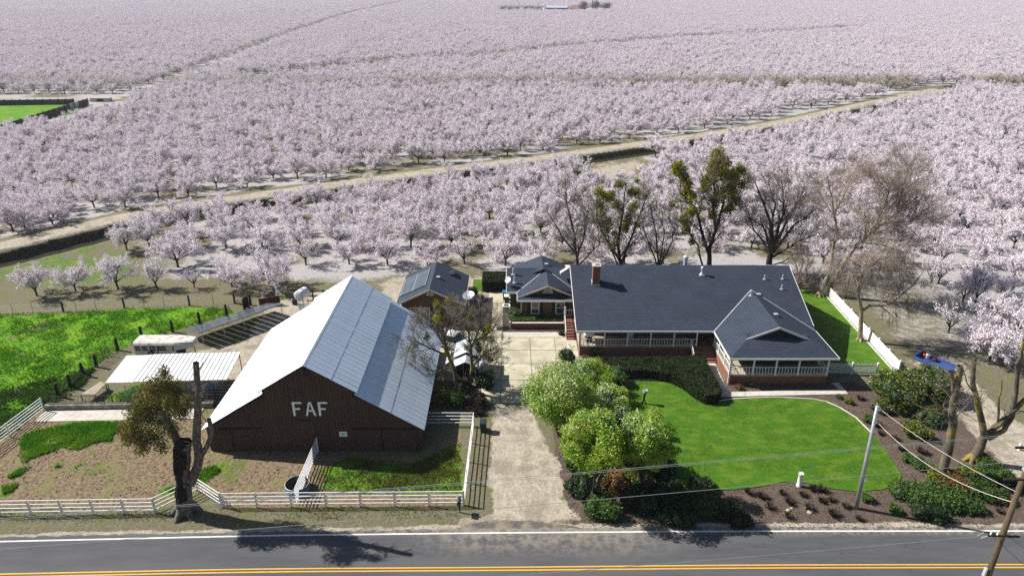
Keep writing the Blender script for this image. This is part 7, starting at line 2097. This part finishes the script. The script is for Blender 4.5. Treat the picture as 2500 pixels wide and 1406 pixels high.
# shrubs around the playhouse
shrub('shrub', 'green leafy shrub between the barn and the driveway fence', 1112, 985, 1.3, 1.6, 'leaf_green', 2000, .12, 150)
shrub('shrub', 'brown dried shrub left of the gravel driveway', 1165, 988, 1.2, 1.1, 'brown_leaf', 1700, .12, 151, core='bark_black')
shrub('shrub', 'dark spiky shrub at the corner of the concrete drive', 1185, 945, 1.0, 1.7, 'leaf_dark', 1500, .16, 152)
shrub('shrub', 'olive shrub against the barn roof edge', 1070, 985, .9, 2.0, 'mistletoe', 1200, .12, 153)
shrub('shrub', 'dark shaded shrub in front of the playhouse', 1128, 950, 1.2, 1.3, 'brown_leaf', 1400, .12, 154, core='bark_black')
shrub('shrub', 'leafy ground shrub under the right mistletoe tree', 1160, 1005, 1.1, .6, 'brown_leaf', 1200, .12, 155, core='bark_black')
# kitchen hedge and bed
shrub('shrub', 'rounded shrub at the left end of the kitchen planter', 1258, 783, .95, 1.75, 'leaf_green', 2000, .11, 160)
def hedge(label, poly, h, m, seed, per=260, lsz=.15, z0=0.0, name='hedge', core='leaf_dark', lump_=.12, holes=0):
    nr = np.random.RandomState(seed); a = np.array(poly); x0, y0 = a.min(0); x1, y1 = a.max(0)
    c = a.mean(0); o = thing(name, label, 'hedge', (c[0], c[1], z0))
    # ccw order
    ar = sum(poly[i][0] * poly[(i+1) % len(poly)][1] - poly[(i+1) % len(poly)][0] * poly[i][1] for i in range(len(poly)))
    pl = poly if ar > 0 else poly[::-1]
    cc = Vector((c[0], c[1]))
    ins = []
    for i in range(len(pl)):
        p = Vector(pl[i]); pa = Vector(pl[i-1]); pb = Vector(pl[(i+1) % len(pl)])
        n1 = (p - pa).normalized(); n2 = (pb - p).normalized(); nn = Vector((-(n1.y + n2.y), n1.x + n2.x))
        if nn.length < .1: nn = Vector((-n1.y, n1.x))
        ins.append(tuple(p + nn.normalized() * .10))
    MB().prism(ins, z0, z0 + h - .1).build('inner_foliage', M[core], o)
    area = abs(ar) / 2; n_ = int(area * per)
    P_ = nr.rand(n_ * 3, 2) * (a.max(0) - a.min(0)) + a.min(0)
    sd = sdpoly(P_[:, 0], P_[:, 1], pl); P_ = P_[sd < .02][:n_]
    top = np.column_stack([P_, z0 + h + lump_ * (fbm(P_[:, 0], P_[:, 1], 1.6) - .6) + nr.normal(0, .03, len(P_))])
    side = []
    for i in range(len(pl)):
        p = Vector(pl[i]); q = Vector(pl[(i+1) % len(pl)]); L_ = (q - p).length; k = int(L_ * h * per)
        t = nr.rand(k); nx = np.array([(q - p).y, -(q - p).x]) / L_
        xy = np.array(p)[None] * (1 - t[:, None]) + np.array(q)[None] * t[:, None]
        bul = lump_ * (fbm(xy[:, 0], xy[:, 1], 1.5) - .5) + nr.normal(0, .035, k)
        xy = xy + nx * bul[:, None]
        side.append(np.column_stack([xy, z0 + nr.rand(k) * h]))
    q = np.concatenate([top] + side)
    link_mesh('foliage', quads('foliage', q, lsz, M[m], seed, flat=.3, aspect=.65), o)
    return o
hedge('long dark clipped hedge curving from the porch steps to the path end', GL([(1459, 873), (1600, 871), (1722, 868), (1727, 886), (1745, 920), (1762, 952), (1748, 962), (1724, 963), (1700, 950), (1672, 928), (1640, 912), (1600, 904), (1540, 902), (1459, 903)], 1.15), 1.15, 'hedge_leaf', 201, per=420, lsz=.14)
hedge('clipped green hedge in the raised planter under the kitchen windows', [(.0, 73.55), (6.1, 73.55), (6.1, 74.75), (.0, 74.75)], .98, 'leaf_green', 202, per=330, lsz=.15)
MBp = MB(); MBp.box(-.15, 6.25, 73.15, 73.4, 0, .75)
pl_ = thing('planter_wall', 'low brown planter wall below the kitchen hedge', 'planter', (3, 73.2, 0))
MBp.build('wall', M['house_brown'], pl_); MB().box(-.35, -.16, 73.1, 73.45, 0, .95).build('end_post', M['trim_tan'], pl_); MB().box(-.15, 6.25, 73.10, 73.44, .75, .80).build('cap', M['trim_tan'], pl_)
hedge('square green and reddish hedge behind the small back lawn', GL([(1178, 690), (1232, 688), (1232, 664), (1180, 664)], 1.4), 1.5, 'hedge_leaf', 203, per=260, lsz=.17)
shrub('shrub', 'dark shrub at the right corner of the small outbuilding', 1152, 722, .9, 1.3, 'leaf_dark', 1200, .11, 161)
shrub('shrub', 'rounded young shrub against the porch brick base', 1452, 868, .5, 1.0, 'leaf_green', 500, .09, 162)
shrub('shrub', 'small rusty shrub at the left foot of the porch', 1430, 880, .45, .6, 'leaf_rust', 420, .09, 163)
shrub('shrub', 'orange brown ball shrub at the wing corner by the path', 1803, 950, .42, .5, 'leaf_rust', 420, .08, 164)
shrub('shrub', 'low green shrub in the mulch before the wing porch', 1838, 944, .3, .4, 'leaf_green', 240, .08, 165)
shrub('potted_plant', 'spiky potted plant beside the brick steps', 1371, 818, .35, .8, 'leaf_dark', 260, .12, 166, cat='plant')
shrub('clump_plant', 'bright yellow green clump plant in the mulch above the lawn curve', 2071, 984, .42, .5, 'leaf_yellow', 420, .10, 167, cat='plant', core='leaf_green')
shrub('clump_plant', 'smaller green clump plant by the end of the garden path', 2049, 972, .35, .35, 'leaf_green', 300, .09, 168, cat='plant')
shrub('shrub', 'small green tuft beside the steel pole base', 2115, 1222, .6, .6, 'leaf_green', 520, .10, 169)
shrub('shrub', 'green shrub right of the steel pole shadow', 2185, 1250, .6, .6, 'leaf_green', 520, .10, 170)
# small dormant tufts in the mulch
def tuftmesh(seed, m, n=60, r=.4, h=.28):
    nr = np.random.RandomState(seed); V = []; F = []
    for k in range(n):
        a = nr.rand() * 6.28; q = nr.rand() * r * .5; t = nr.uniform(.2, 1.0); hh = h * nr.uniform(.5, 1.2)
        b0 = np.array([math.cos(a) * q, math.sin(a) * q, 0]); e = np.array([math.cos(a) * (q + t * r * .7), math.sin(a) * (q + t * r * .7), hh])
        s = np.array([-math.sin(a), math.cos(a), 0]) * .03
        V += [b0 - s, b0 + s, e + s * .4, e - s * .4]; F.append([4*k, 4*k+1, 4*k+2, 4*k+3])
    return npmesh('tuft', V, F, M[m])
tm = [tuftmesh(k, 'brown_leaf', 130, .5, .32) for k in range(3)]
tpos = [(1910, 1205), (1960, 1210), (1985, 1196), (1928, 1228), (2005, 1198), (2030, 1222), (1925, 1262), (2008, 1225), (1975, 1242), (2035, 1258), (2098, 1268), (2065, 1238), (1880, 1240), (1860, 1215), (2140, 1040), (2150, 1060), (2185, 1072), (2100, 975), (2135, 1000), (2250, 1105), (2440, 1250), (2200, 1098), (1830, 1205)]
for k, q in enumerate(tpos):
    p = G(*q); o = link_mesh('plant_tuft', tm[k % 3], None, loc=(p.x, p.y, .02)); o.rotation_euler = (0, 0, k); 
    o.scale = (.8 + .1 * (k % 5),) * 3
    tagp(o, 'small dark dormant tuft plant set in the brown mulch', 'plant', 'dormant tufts in the mulch bed')
for k, (q, r) in enumerate((((1978, 1250), .28), ((1925, 1245), .22), ((1968, 1238), .12), ((2025, 1228), .16), ((1933, 1240), .15))):
    p = G(*q); b = MB(); lump(b, (p.x, p.y, .0), r, (1, .8, .5), random.Random(k), 9, 5)
    tagp(b.build('stone', M['boulder'], None, True), ['largest pale stone in the mulch by the road', 'flat pale stone left of the largest stone', 'tiny pale stone above the largest stone', 'pale stone nearest the steel pole', 'small stone touching the flat one'][k], 'stone')
# ------------------------------------------------------------------ grass as geometry
def grass(name, label, poly, n, h, w, m, seed, exclude=None, clip=None):
    nr = np.random.RandomState(seed); a = np.array(poly); lo = a.min(0); hi = a.max(0)
    if clip: lo = np.maximum(lo, clip[0]); hi = np.minimum(hi, clip[1])
    P_ = nr.rand(n * 3, 2) * (hi - lo) + lo
    dn = fbm(P_[:, 0], P_[:, 1], .55)
    P_ = P_[(sdpoly(P_[:, 0], P_[:, 1], poly) + (dn - .5) * 1.5 < -.05) & (nr.rand(len(P_)) < np.clip((dn - .30) * 3, .15, 1))][:n]
    k = len(P_); dn = fbm(P_[:, 0], P_[:, 1], .55)
    z = np.full(k, .02) + (.5 * (fbm(P_[:, 0], P_[:, 1], .42) - .35) if name == 'pasture_grass' else 0)
    a_ = nr.rand(k) * 6.28; hh = h * nr.uniform(.5, 1.3, k) * (.6 + dn); lean = nr.normal(0, .35, (k, 2)) * hh[:, None]
    s = np.stack([np.cos(a_), np.sin(a_)], 1) * w / 2
    V = np.stack([np.column_stack([P_ - s, z - .05]), np.column_stack([P_ + s, z - .05]), np.column_stack([P_ + lean, z + hh])], 1).reshape(-1, 3)
    return tagp(link_mesh(name, npmesh(name, V, np.arange(k * 3).reshape(k, 3), M[m])), label, 'grass', kind='stuff')
grass('pasture_grass', 'rough green pasture grass left of the fence posts', P_PASTURE, 42000, .26, .13, 'grass_blade', 5, clip=((-90, 40), (-25, 90)))
for i, (P, n_) in enumerate(zip(P_GREENS, (9000, 700, 500, 500, 500, 1800, 9000, 300, 1500))):
    grass('weed_grass', 'patch of fresh green grass in the dirt corral', P, n_, .24 if i != 6 else .14, .09, 'grass_blade' if i != 6 else 'grass_dry', 20 + i)
grass('lawn_grass', 'short mown blades over the front lawn', P_LAWN, 30000, .07, .05, 'lawn', 44)
grass('verge_grass', 'thin dry grass along the corral fence and road verge', [(-44, 40.6), (-4, 41), (-4, 42.9), (-44, 42.6)], 2600, .12, .06, 'grass_dry', 40)
grass('fence_weeds', 'dark leafy weeds along the pasture posts', GL([(95, 1000), (40, 1050), (-20, 1080), (-20, 960), (90, 935), (200, 905), (236, 900), (205, 940), (140, 985)]), 7000, .35, .16, 'leaf_green', 41)
# clods in the corral
nr = np.random.RandomState(6); b = MB()
cp = nr.rand(2600, 2) * np.array([38, 13]) + np.array([-44, 42.8])
cp = cp[(sdpoly(cp[:, 0], cp[:, 1], P_CORRAL) < -.3) & ((cp[:, 0] < -21) | (cp[:, 1] < 48))][:1500]
for x_, y_ in cp:
    r = nr.uniform(.03, .10); h = r * nr.uniform(.4, .9); t = nr.rand() * 6
    v = [(x_ + r * math.cos(t + k * 1.57) * nr.uniform(.6, 1.2), y_ + r * math.sin(t + k * 1.57) * nr.uniform(.6, 1.2), 0) for k in range(4)]
    b.add(v + [(x_, y_, h + .03)], [(0, 1, 4), (1, 2, 4), (2, 3, 4), (3, 0, 4)])
tagp(b.build('dirt_clods', mat('clod', (.26, .20, .13), (.12, .09, .06), scale=2, rough=1)), 'loose dirt clods scattered over the corral', 'clods', kind='stuff')
# mulch clods
cp = nr.rand(9000, 2) * np.array([34, 24]) + np.array([3, 40])
cp = cp[(sdpoly(cp[:, 0], cp[:, 1], P_BED) < -.1) & (sdpoly(cp[:, 0], cp[:, 1], P_LAWN) > .15)][:4200]
b = MB()
for x_, y_ in cp:
    r = nr.uniform(.03, .07); t = nr.rand() * 6
    v = [(x_ + r * math.cos(t + k * 2.1), y_ + r * math.sin(t + k * 2.1), .015) for k in range(3)]
    b.add(v + [(x_, y_, r * .7 + .02)], [(0, 1, 3), (1, 2, 3), (2, 0, 3)])
tagp(b.build('mulch_chips', M['mulch_clod']), 'dark wood chips scattered over the planting bed', 'mulch', kind='stuff')
# far tree clump and palm by the distant farm
p = G(1450, 28)
for k, (dx, r, h, lb) in enumerate(((-16, 9, 15, 'left rounded bare tree of the distant farm clump'), (2, 10, 15.5, 'middle rounded bare tree of the distant farm clump'), (18, 9, 13, 'right rounded bare tree of the distant farm clump'))):
    o = thing('far_tree', lb, 'tree', (p.x + dx, p.y, 0)); nr_ = np.random.RandomState(k)
    MB().tube([(p.x + dx, p.y, 0), (p.x + dx, p.y, h * .5)], .5, 6).build('trunk', M['bark_dark'], o)
    q = leafball(nr_, (p.x + dx, p.y, h * .55), r, 2200, (1, 1, h * .45 / r), .2)
    link_mesh('crown', quads('crown', q, .8, M['twig_grey'], k), o)
o = thing('palm_tree', 'distant dark palm tree standing above the farm clump', 'palm tree', (p.x - 4, p.y - 12, 0))
MB().tube([(p.x - 4, p.y - 12, 0), (p.x - 4, p.y - 12, 17)], .45, 6).build('trunk', M['bark_dark'], o)
b = MB()
for k in range(16):
    a = k * .4; c0_ = Vector((p.x - 4, p.y - 12, 17)); d = Vector((math.cos(a), math.sin(a), 0)); sd2 = Vector((-d.y, d.x, 0)) * .6
    m1 = c0_ + d * 2.2 + Vector((0, 0, 1.2)); e = c0_ + d * 4 + Vector((0, 0, -1.4))
    b.add([c0_, m1 - sd2, m1 + sd2, e], [(0, 1, 2), (1, 3, 2)])
b.build('fronds', M['leaf_dark'], o)
hp = []; nr_ = np.random.RandomState(2)
a, b_ = G(1222, 28), G(1338, 28)
t = nr_.rand(2600, 1); hp = np.array(a) * (1 - t) + np.array(b_) * t + nr_.normal(0, 1.2, (2600, 3)) * np.array([1, 1, 0]); hp[:, 2] = nr_.rand(2600) * 5.5 * (.6 + .4 * np.sin(t[:, 0] * 40))
tagp(link_mesh('far_hedge', quads('far_hedge', hp, 1.0, M['brown_leaf'], 3)), 'distant dark hedge line left of the white roofed shed', 'hedge')

# ------------------------------------------------------------------ haze
hz = MB().box(-3600, 3600, -320, 5100, -6, 41.5).build('haze', None or bpy.data.materials.new('haze'))
hm = bpy.data.materials['haze']; hm.use_nodes = True
hn = hm.node_tree; hn.nodes.remove(hn.nodes['Principled BSDF'])
pv = hn.nodes.new('ShaderNodeVolumePrincipled')
pv.inputs['Color'].default_value = (.80, .86, 1.0, 1); pv.inputs['Density'].default_value = HAZE
pv.inputs['Anisotropy'].default_value = .2
hn.links.new(pv.outputs[0], hn.nodes['Material Output'].inputs['Volume'])
tagp(hz, 'thin bluish air haze over the whole valley', 'haze', kind='stuff')
